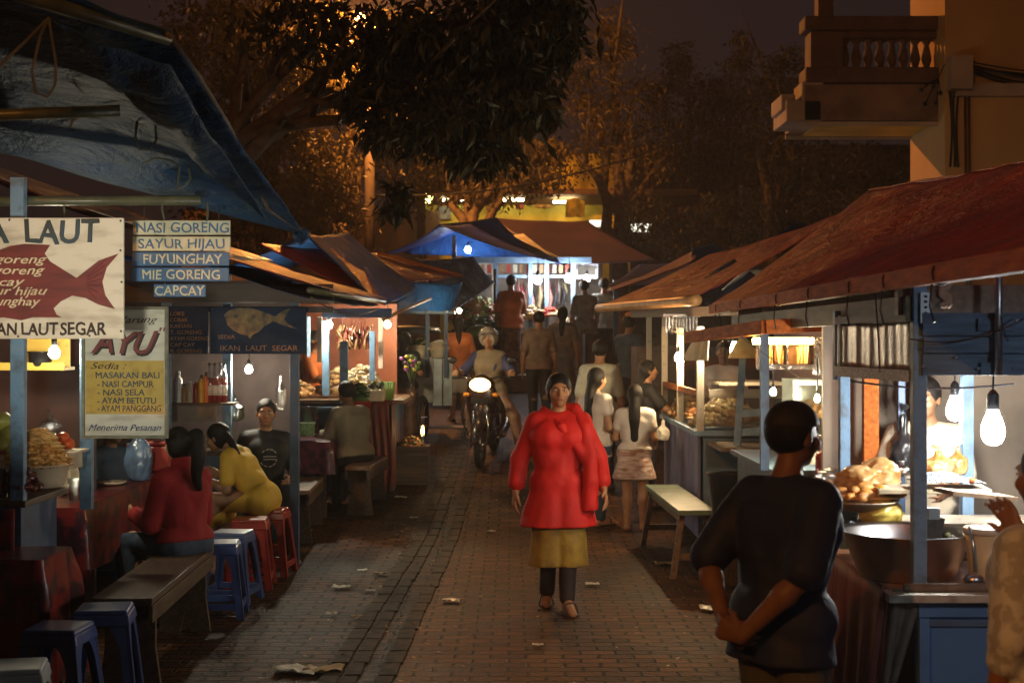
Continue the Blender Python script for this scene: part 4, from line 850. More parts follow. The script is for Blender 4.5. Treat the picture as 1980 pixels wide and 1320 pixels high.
# serving cart: box counter and the yellow shelf with lamp behind the post
mb = MB(); mb.box((-3.14, 7.95, .49), (1.0, .6, .96)); mb.build('counter', paint_dk, st, bevel=.004)
mb = MB(); mb.box((-3.1, 7.88, .99), (1.06, .74, .035)); mb.build('countertop', wood_dk, st, bevel=.004)
mb = MB(); mb.grid(lambda u, v: Vector((-3.62 + 1.0 * u, 7.50 - .012 * math.sin(u * 40) * (1 - v) - .01, .97 - .75 * (1 - v))), 40, 8); mb.build('counter_cloth', cloth_red, st, smooth=True, solid=.004)
yt = M('yellow_painted_tin', (.55, .38, .07), .45, scale=30, col2=(.30, .20, .05), cut=(.3, .4))
mb = MB(); Yk = 9.25; mb.box((PX(72, Yk), Yk, PZ(712, Yk)), (.42, .22, .02)); mb.box((PX(72, Yk), Yk - .105, PZ(707, Yk)), (.42, .012, .045)); mb.box((PX(72, Yk), Yk + .11, PZ(680, Yk)), (.36, .015, .20)); mb.build('shelf', yt, st)
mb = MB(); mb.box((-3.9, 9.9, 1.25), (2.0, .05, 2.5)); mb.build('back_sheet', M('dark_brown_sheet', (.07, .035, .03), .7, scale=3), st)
for k in range(4): mb = MB(); mb.box((PX(170 - 30 * k, 8.72), 8.8 + .02 * k, 2.02 + .1 * k), (.5, .02, .07)); mb.build('slat', wood_dk, st) if k < 1 else None
pot = bowl('steamer_pot', 'black pot on the yellow tin shelf behind the fish sign', P(78, 708, 9.2), .08, .09, black_pl, .8, cat='pot')
bulb('bare glowing bulb below the painted fish sign', P(105, 672, 8.7), .034, 170, (1, .88, .62), .12)
# tables, cloths
table('small cloth covered table at the bottom left corner', -3.3, -2.36, 7.15, 7.62, .745)
drape('tablecloth', 'red patterned oilcloth over the lowest table at bottom left', -3.3, -2.36, 7.15, 7.62, .752, .08, cloth_red, .02, 9, 2, 'red patterned tablecloths')
table('long eating table behind the red can', -3.6, -2.70, 8.9, 10.75, .80)
drape('tablecloth', 'red patterned oilcloth hanging from the long table beside the red sweater woman', -3.6, -2.70, 8.9, 10.75, .808, .3, cloth_red, .018, 11, 3, 'red patterned tablecloths', hem=lambda x, y: .38 if y < 9.6 else .45)
BG = 'wooden benches along the stalls'
plank_bench('dark plank bench under the red sweater woman', (-2.06, 8.3, 0), R(2), 1.85, .32, .52, wood_dk, 'panel', BG, None)
SG = 'plastic stools around the eating tables'
plastic_stool(blue_pl, 'blue plastic stool tucked against the front end of the plank bench', (-2.02, 7.05, 0), R(8), SG, .54)
plastic_stool(blue_pl, 'blue plastic stool nearest the camera beside the bench stool', (-2.13, 6.68, 0), R(-4), SG, .52)
plastic_stool(grey_pl, 'grey white plastic stool cut by the lower left corner', (-2.12, 6.05, 0), R(12), SG, .48)
plastic_stool(grey_pl, 'second grey white stool standing lowest at the left corner', (-2.14, 5.62, 0), R(-6), SG, .47)
plastic_stool(blue_pl, 'blue plastic stool just behind the red sweater woman', (-1.98, 9.62, 0), R(5), SG, .5)
plastic_stool(blue_pl, 'dark blue stool between the sweater woman and red stools', (-2.0, 10.15, 0), R(-7), SG, .5)
plastic_stool(red_pl, 'red plastic stool nearest the camera holding the white purse', (-1.98, 10.75, 0), R(4), SG, .52)
plastic_stool(red_pl, 'middle red plastic stool under the yellow dress woman', (-1.93, 11.35, 0), R(-5), SG, .52)
plastic_stool(red_pl, 'rear red plastic stool under the man in black', (-2.0, 12.05, 0), R(9), SG, .52)
# table things
mb = MB(); c = Vector((PX(75, 9.0), 9.02, .815))
t = thing('storage_tin', 'red round tin with white band on the front left table', 'tin', c)
mb.lathe((0, 0, 0), [(.085, 0), (.088, .01), (.082, .02), (.082, .15), (.086, .155), (.086, .17), (.06, .175), (.001, .176)], 20); mb.build('can', red_pl, t, smooth=True)
mb = MB(); mb.box((.0, -.083, .085), (.075, .004, .018)); mb.build('paper_band', white_pl, t)
mb = MB(); c = (PX(142, 9.2), 9.25, .815); mb.lathe(c, [(.038, 0), (.042, .004), (.055, .14), (.058, .145), (.053, .14), (.040, .008), (.001, .006)], 16); tag(mb.build('drinking_glass', cup_glass, smooth=True), 'clear plastic cup standing right of the red tin', 'cup')
for i, (px, y, a) in enumerate(((92, 9.45, -.5), (112, 9.6, -.35), (126, 9.75, -.2))):
    mb = MB(); mb.lathe((0, 0, 0), [(.05, 0), (.09, .012), (.125, .035), (.12, .038), (.085, .016), (.001, .008)], 20); o = mb.build('plate', cream_pl, None, smooth=True); o.location = (PX(px, y), y, .90 + .006 * i); o.rotation_euler = (R(75), 0, a)
    tag(o, ['front cream plate leaning behind the red tin', 'middle cream plate in the leaning plate row', 'rear cream plate in the leaning plate row'][i], 'plate', 'plates leaning on the long table')
sauce = M('dark_sauce', (.05, .012, .008), .15)
for i, px in enumerate((2, 26)): bottle(['dark soft drink bottle left of the blue post', 'dark soft drink bottle touching the blue post'][i], (PX(px, 7.62), 7.62, 1.01), .25, .032, cup_glass, sauce, None, 'dark drink bottles on the front left counter')
# food on the cart
orange_shred = M('fried_orange_shreds', (.52, .24, .06), .5, var=.5, scale=30); olive_fr = M('olive_fruit', (.26, .24, .05), .4, scale=9, var=.4); dk_red = M('dark_glossy_sausage', (.09, .02, .015), .2, var=.4); tomato = M('tomato_skin', (.5, .085, .02), .25, var=.25)
bowl('serving_tray', 'round tray with shredded food at the left edge', (PX(68, 7.8), 7.85, 1.05), .17, .12, cream_pl, .8, 'tray')
heap('fried_shreds', 'golden heap of fried shreds on the tray at left', (PX(68, 7.8), 7.85, 1.16), .15, .15, .20, .018, 420, [orange_shred, M('pale_fried', (.6, .36, .12), .5)], 4, el=(2.6, .5, .5))
for i, (px, py) in enumerate(((2, 815), (22, 838), (8, 860), (28, 868))):
    mb = MB(); mb.ell(P(px, py, 7.85), (.07, .06, .055), 12, 8, jit=.15); tag(mb.build('fruit', olive_fr, smooth=True), ['top olive green fruit at the left edge', 'olive fruit beside the blue post', 'olive fruit low at the left edge', 'lowest olive fruit by the post foot'][i], 'fruit', 'olive fruits on the left counter')
for i, (px, py) in enumerate(((112, 852), (132, 858), (122, 846))):
    mb = MB(); mb.ell(P(px, py, 8.2), (.04, .04, .034), 12, 8); tag(mb.build('tomato', tomato, smooth=True), ['left tomato beside the fried heap', 'right tomato at the end of the tray', 'tomato on top of the other two'][i], 'tomato', 'tomatoes by the fried heap')
mb = MB(); mb.box(P(110, 872, 8.2), (.28, .3, .012)); mb.box(P(105, 890, 8.25), (.25, .25, .09)); tag(mb.build('serving_box', cream_pl), 'cream serving box under the tomatoes', 'box')
heap('sausage_pile', 'dark glossy sausages in front of the fried heap', (PX(52, 7.7), 7.62, 1.05), .07, .07, .13, .02, 40, [dk_red], 6, el=(2.6, .9, .9))
bag('plastic_bag', 'small clear knotted bag on the fried heap', P(98, 838, 7.95), .055, .05, .06, bag_clear, 3)
bag('plastic_bag', 'pale blue bag hanging beside the hanging price board', P(268, 925, 9.6), .085, .06, .20, bag_blue, 8, tail=.5)
mb = MB(); Yr = 9.9; mb.box(P(303, 885, Yr), (.2, .14, .17)); mb.box(P(303, 855, Yr), (.22, .16, .03)); tag(mb.build('food_box', red_pl, bevel=.01), 'red plastic box between the price board and sweater woman', 'box')

# ---- signs
def board(name, label, px0, py0, px1, py1, Y, mat, frame=None, th=.02, bev=.012, fr=.014, group=None):
    x0, x1, z0, z1 = PX(px0, Y), PX(px1, Y), PZ(py1, Y), PZ(py0, Y)
    t = thing(name, label, 'sign', ((x0 + x1) / 2, Y, z0), world=True, group=group)
    mb = MB(); mb.box(((x0 + x1) / 2, Y + th / 2, (z0 + z1) / 2), (x1 - x0, th, z1 - z0)); mb.build('board', mat, t, bevel=.004)
    if frame:
        for (a, b, c_, d) in ((x0 - fr, x1 + fr, z1, z1 + fr), (x0 - fr, x1 + fr, z0 - fr, z0), (x0 - fr, x0, z0, z1), (x1, x1 + fr, z0, z1)):
            mb = MB(); mb.box(((a + b) / 2, Y + th / 2 - .004, (c_ + d) / 2), (b - a, th + .012, d - c_)); mb.build('frame', frame, t)
    return t
def letters(t, s, px, py, hpx, Y, mat, wpx=None, shear=0, off=0.0, align='LEFT'):
    """lettering whose capitals are hpx tall, baseline at py, squeezed to wpx wide"""
    k = Y / F; size = hpx * k / .73; sxy = 1.0
    c = bpy.data.curves.new('t', 'FONT'); c.body = s; c.size = size; tt_ = bpy.data.objects.new('t', c); COL.objects.link(tt_); bpy.context.view_layer.update(); w = tt_.dimensions.x; bpy.data.objects.remove(tt_); bpy.data.curves.remove(c)
    if wpx: sxy = wpx * k / max(w, 1e-6)
    return text(s, size, mat, (PX(px, Y), Y - .0025, PZ(py, Y)), t, shear=shear, off=off * size * .8, sxy=sxy)
Y1 = 7.42
f1 = board('fish_sign', 'white painted board with a maroon fish at the left edge', -260, 421, 239, 655, Y1, board_white, None)
letters(f1, 'A', -30, 469, 46, Y1, ink_dark, 46, off=.03); letters(f1, 'LAUT', 45, 469, 46, Y1, ink_dark, 142, off=.03)
fp = [(0, 575), (60, 552), (150, 538), (305, 545), (272, 598), (305, 645), (465, 745), (600, 640), (722, 597), (650, 680), (622, 770), (640, 850), (700, 935), (600, 908), (520, 868), (440, 853), (370, 888), (326, 930), (345, 968), (376, 985), (200, 985), (130, 1003), (20, 985), (-120, 1000), (-300, 990), (-480, 930), (-620, 800), (-480, 660), (-300, 590), (-120, 560)]
fp = [(x / 3.142, 300 + y / 3.142) for x, y in fp]
mb = MB(); mb.prism([(PX(x, Y1), PZ(y, Y1)) for x, y in fp][::-1], (0, Y1 - .0015, 0), (1, 0, 0), (0, 0, 1), .0015); mb.build('painted_fish', fish_red, f1)
for k in range(7):
    mb = MB(); a = P(205 - k * 3, 498 + k * 13 + 2, Y1 - .004); b_ = P(168, 535 + k * 4, Y1 - .004); mb.tube([b_, b_.lerp(a, .5), a], .0022, 4); mb.build('fin_line', ink_maroon, f1)
for s_, px, py, w in (('si goreng', -42, 509, 126), ('e goreng', -40, 530, 120), ('pcay', -22, 552, 62), ('yur hijau', -26, 570, 112), ('yunghay', -24, 590, 98)): letters(f1, s_, px, py, 17, Y1, ink_cream, w, shear=.35, off=.006)
letters(f1, 'AN', -6, 647, 24, Y1, ink_black, 38, off=.03); letters(f1, 'LAUT', 40, 647, 24, Y1, ink_black, 70, off=.03); letters(f1, 'SEGAR', 116, 647, 25, Y1, ink_black, 88, off=.03)
for px, py in ((233, 427), (233, 484), (235, 545), (234, 640), (173, 649), (35, 650), (18, 425)): mb = MB(); mb.ell(P(px, py, Y1 - .004), (.006, .003, .006), 8, 5); mb.build('nail', ink_black, f1)
Y2 = 8.0
for s_, m_, im, (x0, y0, x1, y1), tx, tw, th_ in (
        ('NASI GORENG', board_cream, ink_blue, (257, 426, 445, 454), 262, 178, 20), ('SAYUR HIJAU', board_cream, ink_blue, (256, 457, 445, 485), 267, 166, 19),
        ('FUYUNGHAY', board_blue, ink_cream, (255, 487, 443, 514), 276, 152, 19), ('MIE GORENG', board_blue, ink_cream, (254, 517, 442, 544), 274, 149, 19), ('CAPCAY', board_blue, ink_cream, (297, 549, 397, 574), 299, 95, 19)):
    lab = {'NASI GORENG': 'cream board with blue letters NASI GORENG, topmost of the stack', 'SAYUR HIJAU': 'cream board with blue letters SAYUR HIJAU', 'FUYUNGHAY': 'blue board with cream letters FUYUNGHAY', 'MIE GORENG': 'blue board with cream letters MIE GORENG', 'CAPCAY': 'short blue board with cream letters CAPCAY, lowest of the stack'}[s_]
    t = board('menu_board', lab, x0, y0, x1, y1, Y2, m_, None, .016, group='dish name boards hung one above another')
    letters(t, s_, tx, y1 - (y1 - y0 - th_) / 2 - .5, th_, Y2, im, tw, off=.012)
    mb = MB()
    for px in ((x0 + 22), (x1 - 22)): mb.tube([P(px, y0 + 2, Y2 + .008), P(px, y0 - (26 if s_ == 'NASI GORENG' else 4), Y2 + .008)], .003, 5)
    mb.build('hanger', black_pl, t)
Y3 = 8.45
fr_m = M('grey_green_frame', (.24, .24, .17), .6, scale=14, col2=(.14, .14, .10))
t = board('price_board', 'tall hanging board with mustard panel listing Balinese dishes', 164, 598, 319, 842, Y3, board_white, fr_m, .022, fr=.016)
mb = MB(); mb.box((PX(241.5, Y3), Y3 - .001, (PZ(697, Y3) + PZ(800, Y3)) / 2), (PX(317, Y3) - PX(166, Y3), .003, PZ(697, Y3) - PZ(800, Y3))); mb.build('mustard_panel', board_yellow, t)
letters(t, 'Warung', 214, 624, 14, Y3, ink_black, 86, shear=.4)
mb = MB()
letters(t, 'AYU', 181, 686, 44, Y3 + .0015, ink_black, 112, shear=.35, off=.03); letters(t, 'AYU', 178, 682, 44, Y3 - .002, ink_maroon, 112, shear=.35, off=.03); letters(t, '"', 298, 655, 22, Y3, ink_maroon, 12, shear=.3)
letters(t, 'Sedia :', 174, 713, 13, Y3 - .003, ink_black, 66, shear=.35)
for s_, px, py, w in (('MASAKAN BALI', 184, 731, 123), ('- NASI CAMPUR', 188, 748, 108), ('- NASI SELA', 188, 764, 91), ('- AYAM BETUTU', 188, 780, 113), ('- AYAM PANGGANG', 188, 795, 123)): letters(t, s_, px, py, 12.5, Y3 - .003, ink_dark, w, off=.012)
letters(t, 'Menerima Pesanan', 170, 832, 13, Y3, ink_ind, 138, shear=.4, off=.008)
Y4 = 11.4
t = board('menu_board', 'navy board of faded dish names behind the price board', 322, 592, 402, 684, Y4, board_navy, None, .02)
for i, s_ in enumerate(('LOKE', 'COBAK', 'KAKIAN', 'T. GORENG', 'AYAM GORENG', 'CAP CAY', 'B. GORENG')): letters(t, s_, 329, 610 + 12 * i, 8, Y4, ink_faint, 9 * len(s_) * .75)
t = board('fish_board', 'navy board with faded gold fish over the bottle shelf', 406, 594, 592, 684, Y4, board_navy, None, .02)
fp = [(130, 195), (160, 165), (230, 140), (330, 140), (420, 165), (520, 205), (570, 170), (640, 140), (610, 190), (590, 225), (620, 260), (690, 300), (590, 275), (510, 240), (440, 280), (400, 320), (350, 345), (330, 375), (310, 350), (260, 340), (200, 310), (160, 270), (145, 225)]
fp = [(400 + x / 3.96, 560 + y / 3.96) for x, y in fp]
mb = MB(); mb.prism([(PX(x, Y4), PZ(y, Y4)) for x, y in fp][::-1], (0, Y4 - .002, 0), (1, 0, 0), (0, 0, 1), .002); mb.build('painted_fish', fish_gold, t)
mb = MB(); mb.ell(P(456, 611, Y4 - .004), (.012, .003, .012), 8, 5); mb.build('painted_eye', ink_black, t)
letters(t, 'SEDIA', 421, 655, 8, Y4, ink_faint, 33); letters(t, 'IKAN  LAUT  SEGAR', 425, 678, 11, Y4, ink_faint, 150)

# ---- second left stall with maroon tarp roof
st2 = thing('market_stall', 'long stall with maroon tarp roof behind the hanging dish boards', 'stall', (-2.8, 12.2, 0), world=True, group='food stalls with tarp roofs')
tarp([(-1.36, 9.6, 2.24), (-1.30, 14.7, 2.30), (-4.4, 14.7, 3.35), (-4.2, 9.6, 3.18)], 34, 24, sag=.10, wr=.02, seed=9, freq=1.4).build('roof_tarp', tarp_maroon, st2, smooth=True, solid=.005)
tarp([(-1.42, 9.7, 2.16), (-1.36, 14.6, 2.22), (-2.5, 14.6, 2.58), (-2.5, 9.7, 2.52)], 24, 14, sag=.10, wr=.02, seed=12, freq=1.8).build('under_tarp', tarp_navy, st2, smooth=True, solid=.005)
tarp([(-1.9, 9.3, 2.42), (-1.75, 10.4, 2.44), (-4.6, 10.4, 3.42), (-4.6, 9.3, 3.38)], 24, 10, sag=.06, wr=.015, seed=15, freq=1.8).build('silver_sheet', silver_tarp, st2, smooth=True, solid=.005)
tarp([(-3.0, 8.9, 2.52), (-2.35, 9.6, 2.36), (-4.4, 9.6, 2.95), (-4.6, 8.9, 2.98)], 16, 12, sag=.06, wr=.02, seed=16, freq=1.8).build('blue_side_tarp', tarp_sheen, st2, smooth=True, solid=.005)
mb = MB(); mb.box((-2.6, 11.55, 2.24), (2.3, .05, .15)); mb.box((-2.6, 11.56, 2.11), (2.3, .06, .05)); mb.build('fascia_board', M('dark_brown_fascia', (.05, .032, .025), .5, scale=5, stretch=(1, 1, 6)), st2)
for px, y in ((570, 11.6), (440, 12.1), (533, 13.2), (322, 11.6)): mb = MB(); mb.box((PX(px, y), y, 1.12), (.07, .07, 2.2)); mb.build('post', paint if px != 570 else paint_dk, st2, bevel=.003)
tube_between((-1.38, 9.7, 2.2), (-1.32, 14.7, 2.26), .022, 'eave_pole', pole_m, st2)
mb = MB(); mb.box((-3.05, 12.25, .9), (1.7, .35, .04)); mb.box((-3.05, 12.1, .45), (1.7, .04, .86), m=1); mb.build('shelf', [wood_dk, paint_dk], st2)
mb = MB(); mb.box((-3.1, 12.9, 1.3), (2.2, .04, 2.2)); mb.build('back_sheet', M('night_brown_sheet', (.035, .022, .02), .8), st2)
mb = MB(); mb.box(P(385, 780, 11.9), (.62, .25, .02)); mb.build('shelf', wood_dk, st2)
mb = MB(); mb.box(P(370, 800, 11.85), (.42, .05, .13)); mb.build('shelf_front', M('grey_card', (.2, .17, .14), .7), st2)
bulb('small bright bulb over the bottles in the second left stall', P(481, 708, 12.3), .030, 300, (1, .9, .68), .3)
wh = white_pl; amber_d = M('amber_liquid', (.35, .12, .02), .2); green_g = GLASS('green_bottle_glass', (.25, .55, .2), .25); red_sy = M('red_syrup', (.45, .03, .02), .15); brown_g = GLASS('brown_bottle_glass', (.45, .18, .06), .25)
G2 = 'bottles and jars on the second left stall shelf'
random.seed(11)
for i, (px, hpx, rp, m_, nm) in enumerate(((344, 62, 9, white_pl, 'tall white bottle at the left end of the shelf'), (357, 38, 7, M('tin_brown', (.3, .17, .08), .4), 'short brown tin beside the tall white bottle'), (368, 44, 6, cream_pl, 'cream jar between the brown tin and red bottle'), (379, 46, 6, red_pl, 'red sauce bottle in the middle of the shelf'), (389, 55, 6, M('yellow_bottle', (.6, .42, .05), .35), 'yellow sauce bottle right of the red one'), (398, 60, 5, M('orange_bottle', (.6, .18, .03), .35), 'slim orange bottle near the dark capped bottles'))):
    k = 11.9 / F; t = thing('jar', nm, 'bottle', P(px, 779, 11.88), 0, G2)
    mb = MB(); mb.lathe((0, 0, 0), [(rp * k * .95, 0), (rp * k, .006), (rp * k, hpx * k * .72), (rp * k * .5, hpx * k * .85), (rp * k * .45, hpx * k * .9)], 12); mb.build('container', m_, t, smooth=True)
    mb = MB(); mb.lathe((0, 0, hpx * k * .88), [(rp * k * .55, 0), (rp * k * .5, hpx * k * .12)], 10); mb.build('lid', M('lid_%d' % i, random.choice([(.5, .05, .03), (.6, .6, .55), (.05, .05, .05)]), .4), t, smooth=True)
for i, px in enumerate((405, 415, 425, 434)):
    bottle(['first', 'second', 'third', 'fourth'][i] + ' white wrapped syrup bottle in the dark capped row', P(px, 779, 11.9), .33, .026, cup_glass, red_sy, black_pl, G2, wrap=white_pl)
for i, (px, py, hh, gm, lq) in enumerate(((470, 812, .2, cup_glass, amber_d), (534, 800, .26, cup_glass, white_pl), (541, 806, .24, brown_g, None), (548, 803, .25, green_g, None), (556, 812, .22, green_g, amber_d), (564, 808, .22, green_g, None))):
    bottle('%s bottle %s' % (['amber', 'milky white', 'brown', 'tall green', 'squat green', 'dark green'][i], ['left of the man in black', 'just right of the man in black', 'behind the salad basket end', 'third from the man in black', 'beside the clear tumbler', 'next to the clear box'][i]), P(px, py + 8, 13.4), hh, .03, gm, lq, black_pl, 'bottles behind the man in black')
bag('plastic_bag', 'clear shiny bag of greens hanging left of the man in black', P(456, 812, 12.2), .07, .06, .10, GLASS('bag_of_greens', (.55, .65, .5), .4, .12), 21)
bag('plastic_bag', 'clear hanging bag above the right shoulder of the man in black', P(543, 790, 12.6), .045, .04, .16, bag_clear, 22)
for i, px in enumerate((448, 500)):
    pass
table('long eating table in front of the man in black', -3.75, -2.75, 11.45, 13.4, .78)
drape('tablecloth', 'maroon printed oilcloth on the long table left of the man in black', -3.75, -2.75, 11.45, 13.4, .79, .4, cloth_mar, .018, 11, 6, 'red patterned tablecloths')
random.seed(21)
cols_ = [('green', green_g, None), ('clear', cup_glass, amber_d), ('brown', brown_g, sauce), ('red filled', cup_glass, red_sy)]
for i in range(12):
    nm_, gm, lq = cols_[i % 4]; x_ = -2.95 - .12 * (i % 4); y_ = 11.75 + .42 * (i // 4) + .03 * (i % 3)
    bottle('%s bottle, %s on the long maroon table' % (nm_, ['front row', 'middle row', 'back row'][i // 4]), (x_, y_, .795), random.uniform(.18, .27), .03, gm, lq, [red_pl, black_pl, white_pl][i % 3], 'bottles on the long maroon table')
bowl('salad_bowl', 'cream bowl of greens on the long maroon table', (-2.92, 12.05, .795), .11, .08, cream_pl, .6); heap('salad_greens', 'greens heaped in the cream bowl on the long maroon table', (-2.92, 12.05, .83), .09, .09, .09, .025, 50, [M('leafy_green', (.06, .12, .03), .5, var=.4, scale=8)], 36, el=(1.5, 1, .3))
mb = MB(); mb.lathe((-2.88, 11.62, .795), [(.04, 0), (.08, .006), (.11, .025), (.105, .028), (.07, .012), (.001, .01)], 20); tag(mb.build('plate', cream_pl, smooth=True), 'flat cream plate in front of the woman in yellow', 'plate')
mb = MB(); mb.lathe((-2.9, 10.3, .812), [(.04, 0), (.08, .006), (.11, .025), (.105, .028), (.07, .012), (.001, .01)], 20); tag(mb.build('plate', cream_pl, smooth=True), 'flat cream plate in front of the woman in red sweater', 'plate')
# table with cloth in front of second stall
zz = gz(14.3)
table('square eating table behind the man in black', -2.75, -1.80, 13.95, 14.85, .74, gz(14.4))
drape('tablecloth', 'maroon printed oilcloth on the table behind the man in black', -2.75, -1.80, 13.95, 14.85, zz + .755, zz + .45, cloth_mar, .02, 7, 5, 'red patterned tablecloths')
gbox = GLASS('green_tint_box', (.55, .8, .5), .25)
mb = MB(); mb.box(P(583, 830, 14.15), (.26, .18, .12)); mb.box(P(583, 818, 14.15), (.28, .2, .012)); tag(mb.build('food_container', M('green_mesh_box', (.12, .25, .09), .4, scale=60, col2=(.3, .42, .2)), bevel=.01), 'green mesh food box on the maroon table', 'box')
mb = MB(); mb.lathe(P(598, 822, 14.3), [(.07, 0), (.075, .01), (.085, .19), (.087, .195), (.08, .19), (.07, .015), (.001, .012)], 18); tag(mb.build('glass_jar', cup_glass, smooth=True), 'large clear tumbler on the maroon table', 'jar')
bottle('small brown sauce bottle on the corner of the maroon table', P(613, 838, 14.1), .15, .024, brown_g, sauce, red_pl)
plank_bench('worn plank bench in front of the maroon cloth table', (-1.98, 13.35, gz(13.35)), R(2), 1.35, .3, .5, wood_mid, 'panel', BG, wood_dk)
plank_bench('narrow plank bench under the man in beige', (-1.48, 14.55, gz(14.55)), R(-3), 1.35, .24, .5, wood_mid, 'panel', BG, wood_dk)
# ================================================================== LEFT, FURTHER BACK
SGRP = 'food stalls with tarp roofs'
# ---- vegetable stall with bright blue tarp
g3 = gz(16.3); st3 = thing('market_stall', 'vegetable stall under the bright blue ridged tarp on the left', 'stall', (-2.0, 16.4, g3), world=True, group=SGRP)
tarp([P(588, 452, 14.9), P(672, 449, 19), P(806, 556, 19), P(742, 590, 14.7)], 24, 24, sag=.10, wr=.025, seed=21, freq=1.4).build('roof_tarp', tarp_sheen, st3, smooth=True, solid=.005)
tarp([P(588, 452, 14.9), P(672, 449, 19), P(560, 520, 19), P(430, 520, 14.9)], 16, 16, sag=.1, wr=.02, seed=22, freq=1.4).build('rear_roof_tarp', tarp_sheen, st3, smooth=True, solid=.005)
tarp([(-1.30, 14.5, 2.22), P(705, 525, 15.6), P(640, 480, 15.9), P(500, 470, 14.6)], 16, 16, sag=.06, wr=.02, seed=23, freq=1.8).build('red_overlap_tarp', tarp_red, st3, smooth=True, solid=.005)
tube_between(P(740, 617, 15.2), P(832, 577, 18.6), .02, 'eave_pole', bamboo_m, st3)
mb = MB(); mb.box(P(690, 605, 15.3), (.75, .05, .10)); mb.build('fascia_board', paint_dk, st3)
for px, y, w, m_, py0, py1 in ((630, 15.6, .075, paint, 620, 765), (665, 15.1, .085, paint, 660, 780), (720, 15.6, .06, paint, 640, 735), (736, 16.0, .05, wood_cream, 612, 712), (597, 15.9, .035, paint_lt, 612, 690), (618, 16.2, .05, wood_cream, 612, 700), (640, 17.4, .06, paint, 600, 700)):
    mb = MB(); z0, z1 = PZ(py1, y), PZ(py0, y); mb.box((PX(px, y), y, (z0 + z1) / 2), (w, w, z1 - z0)); mb.build('post', m_, st3, bevel=.003)
cz = PZ(772, 15.4)
mb = MB(); mb.box((PX(640, 16.0), 16.1, cz - .02), (1.75, 1.7, .04)); mb.build('countertop', wood_mid, st3)
mb = MB(); mb.box((PX(640, 16.0) - .02, 16.2, (cz - .04 + gz(15.4)) / 2 - .1), (1.55, 1.45, cz - gz(15.4) + .1)); mb.build('counter', paint_dk, st3)
mb = MB(); 
def clothfn(u, v): x = PX(690, 15.2) + .36 * u; return Vector((x + .02 * math.sin(v * 5), 15.19 + .025 * math.sin(u * 30) * (1 - v) + .9 * max(0, u - .55) * 0, cz + .005 - (cz - gz(15.2) - .05) * (1 - v)))
mb.grid(clothfn, 30, 10); mb.build('front_cloth', cloth_rust, st3, smooth=True, solid=.005)
mb = MB(); mb.grid(lambda u, v: Vector((PX(690, 15.2) + .37 + .02 * math.sin(u * 40) * (1 - v), 15.2 + 1.7 * u, cz + .005 - (cz - gz(15.2 + 1.7 * u) - .05) * (1 - v))), 40, 8); mb.build('side_cloth', cloth_rust, st3, smooth=True, solid=.005)
mb = MB(); mb.box((PX(560, 17.2), 17.2, 1.5), (2.6, .05, 1.6)); mb.build('back_sheet', M('orange_glow_sheet', (.20, .06, .03), .6, scale=3), st3)  # orange red of the sheet stands in for the glow inside
bulb('bright bulb hanging at the front of the vegetable stall', P(636, 622, 15.3), .038, 260, (1, .92, .72), .25)
bulb('warm bulb beside the cream post of the vegetable stall', P(749, 622, 16.5), .036, 300, (1, .78, .45), .15)
pepper = M('dried_pepper', (.16, .03, .02), .25, var=.5, scale=9); brownp = M('brown_husk', (.20, .10, .04), .4, var=.4)
random.seed(4); mb = MB()
for i in range(90):
    a = P(random.uniform(655, 716), random.uniform(637, 668), 15.9 + random.uniform(-.15, .15)); rot = Matrix.Rotation(random.uniform(-.6, .6), 3, 'Y'); mb.ell(a, (.018, .018, .07), 6, 5, m=i % 2, rot=rot)
for i in range(12): a = P(random.uniform(660, 712), 640, 15.9); mb.tube([a, a + Vector((0, 0, .25))], .003, 4)
tag(mb.build('dried_pepper_bunch', [pepper, brownp], smooth=True), 'bunch of dried dark red peppers hanging in the vegetable stall', 'food', kind='stuff')
pale = M('pale_chicken_feet', (.62, .44, .22), .45, var=.3, scale=12); meat = M('roast_brown', (.38, .20, .07), .4, var=.4, scale=10); greens = M('leafy_green', (.06, .12, .03), .5, var=.4, scale=8); cabb = M('pale_cabbage', (.45, .50, .25), .5, var=.2)
heap('snack_heap', 'pale heap of snacks on the vegetable counter below the peppers', P(700, 752, 15.9), .22, .2, .26, .034, 130, [pale, M('pale_cream_food', (.7, .58, .4), .5)], 31, el=(1.8, .7, .6))
heap('snack_heap', 'golden roast heap behind the blue middle post', P(655, 760, 16.1), .25, .2, .26, .045, 70, [meat, pale], 32)
heap('food_pile', 'orange brown food pile at the left of the vegetable stall', P(560, 765, 15.8), .30, .2, .18, .04, 70, [meat, orange_shred], 33)
heap('salad_greens', 'dark leafy greens spilling from the red basket', P(692, 775, 15.05), .16, .12, .16, .04, 110, [greens, M('dark_green_leaf', (.03, .06, .02), .5)], 34, el=(1.5, 1, .25))
bowl('red_basket', 'red round basket of greens at the stall corner', P(692, 803, 15.05) , .15, .15, red_pl, .7, 'basket')
mb = MB(); o_ = P(724, 770, 15.1); mb.box(o_ + Vector((0, 0, .03)), (.20, .22, .12), taper=1.15); tag(mb.build('cream_basket', cream_pl, bevel=.01), 'cream square basket with aubergines next to the red basket', 'basket')
for i in range(7):
    mb = MB(); mb.ell(P(712 + 5 * i, 752 - 5 * (i % 3), 15.08), (.034, .03, .03), 10, 6); tag(mb.build('vegetable', [cabb, M('aubergine', (.05, .02, .05), .2), greens][i % 3], smooth=True), '%s vegetable %s in the cream basket' % (['pale', 'dark purple', 'green'][i % 3], ['at left', 'second', 'third', 'fourth', 'fifth', 'sixth', 'at right'][i]), 'vegetable', 'vegetables in the cream basket')
t = thing('banana_bunch', 'bunch of green bananas at the right end of the vegetable counter', 'bananas', P(752, 752, 15.35))
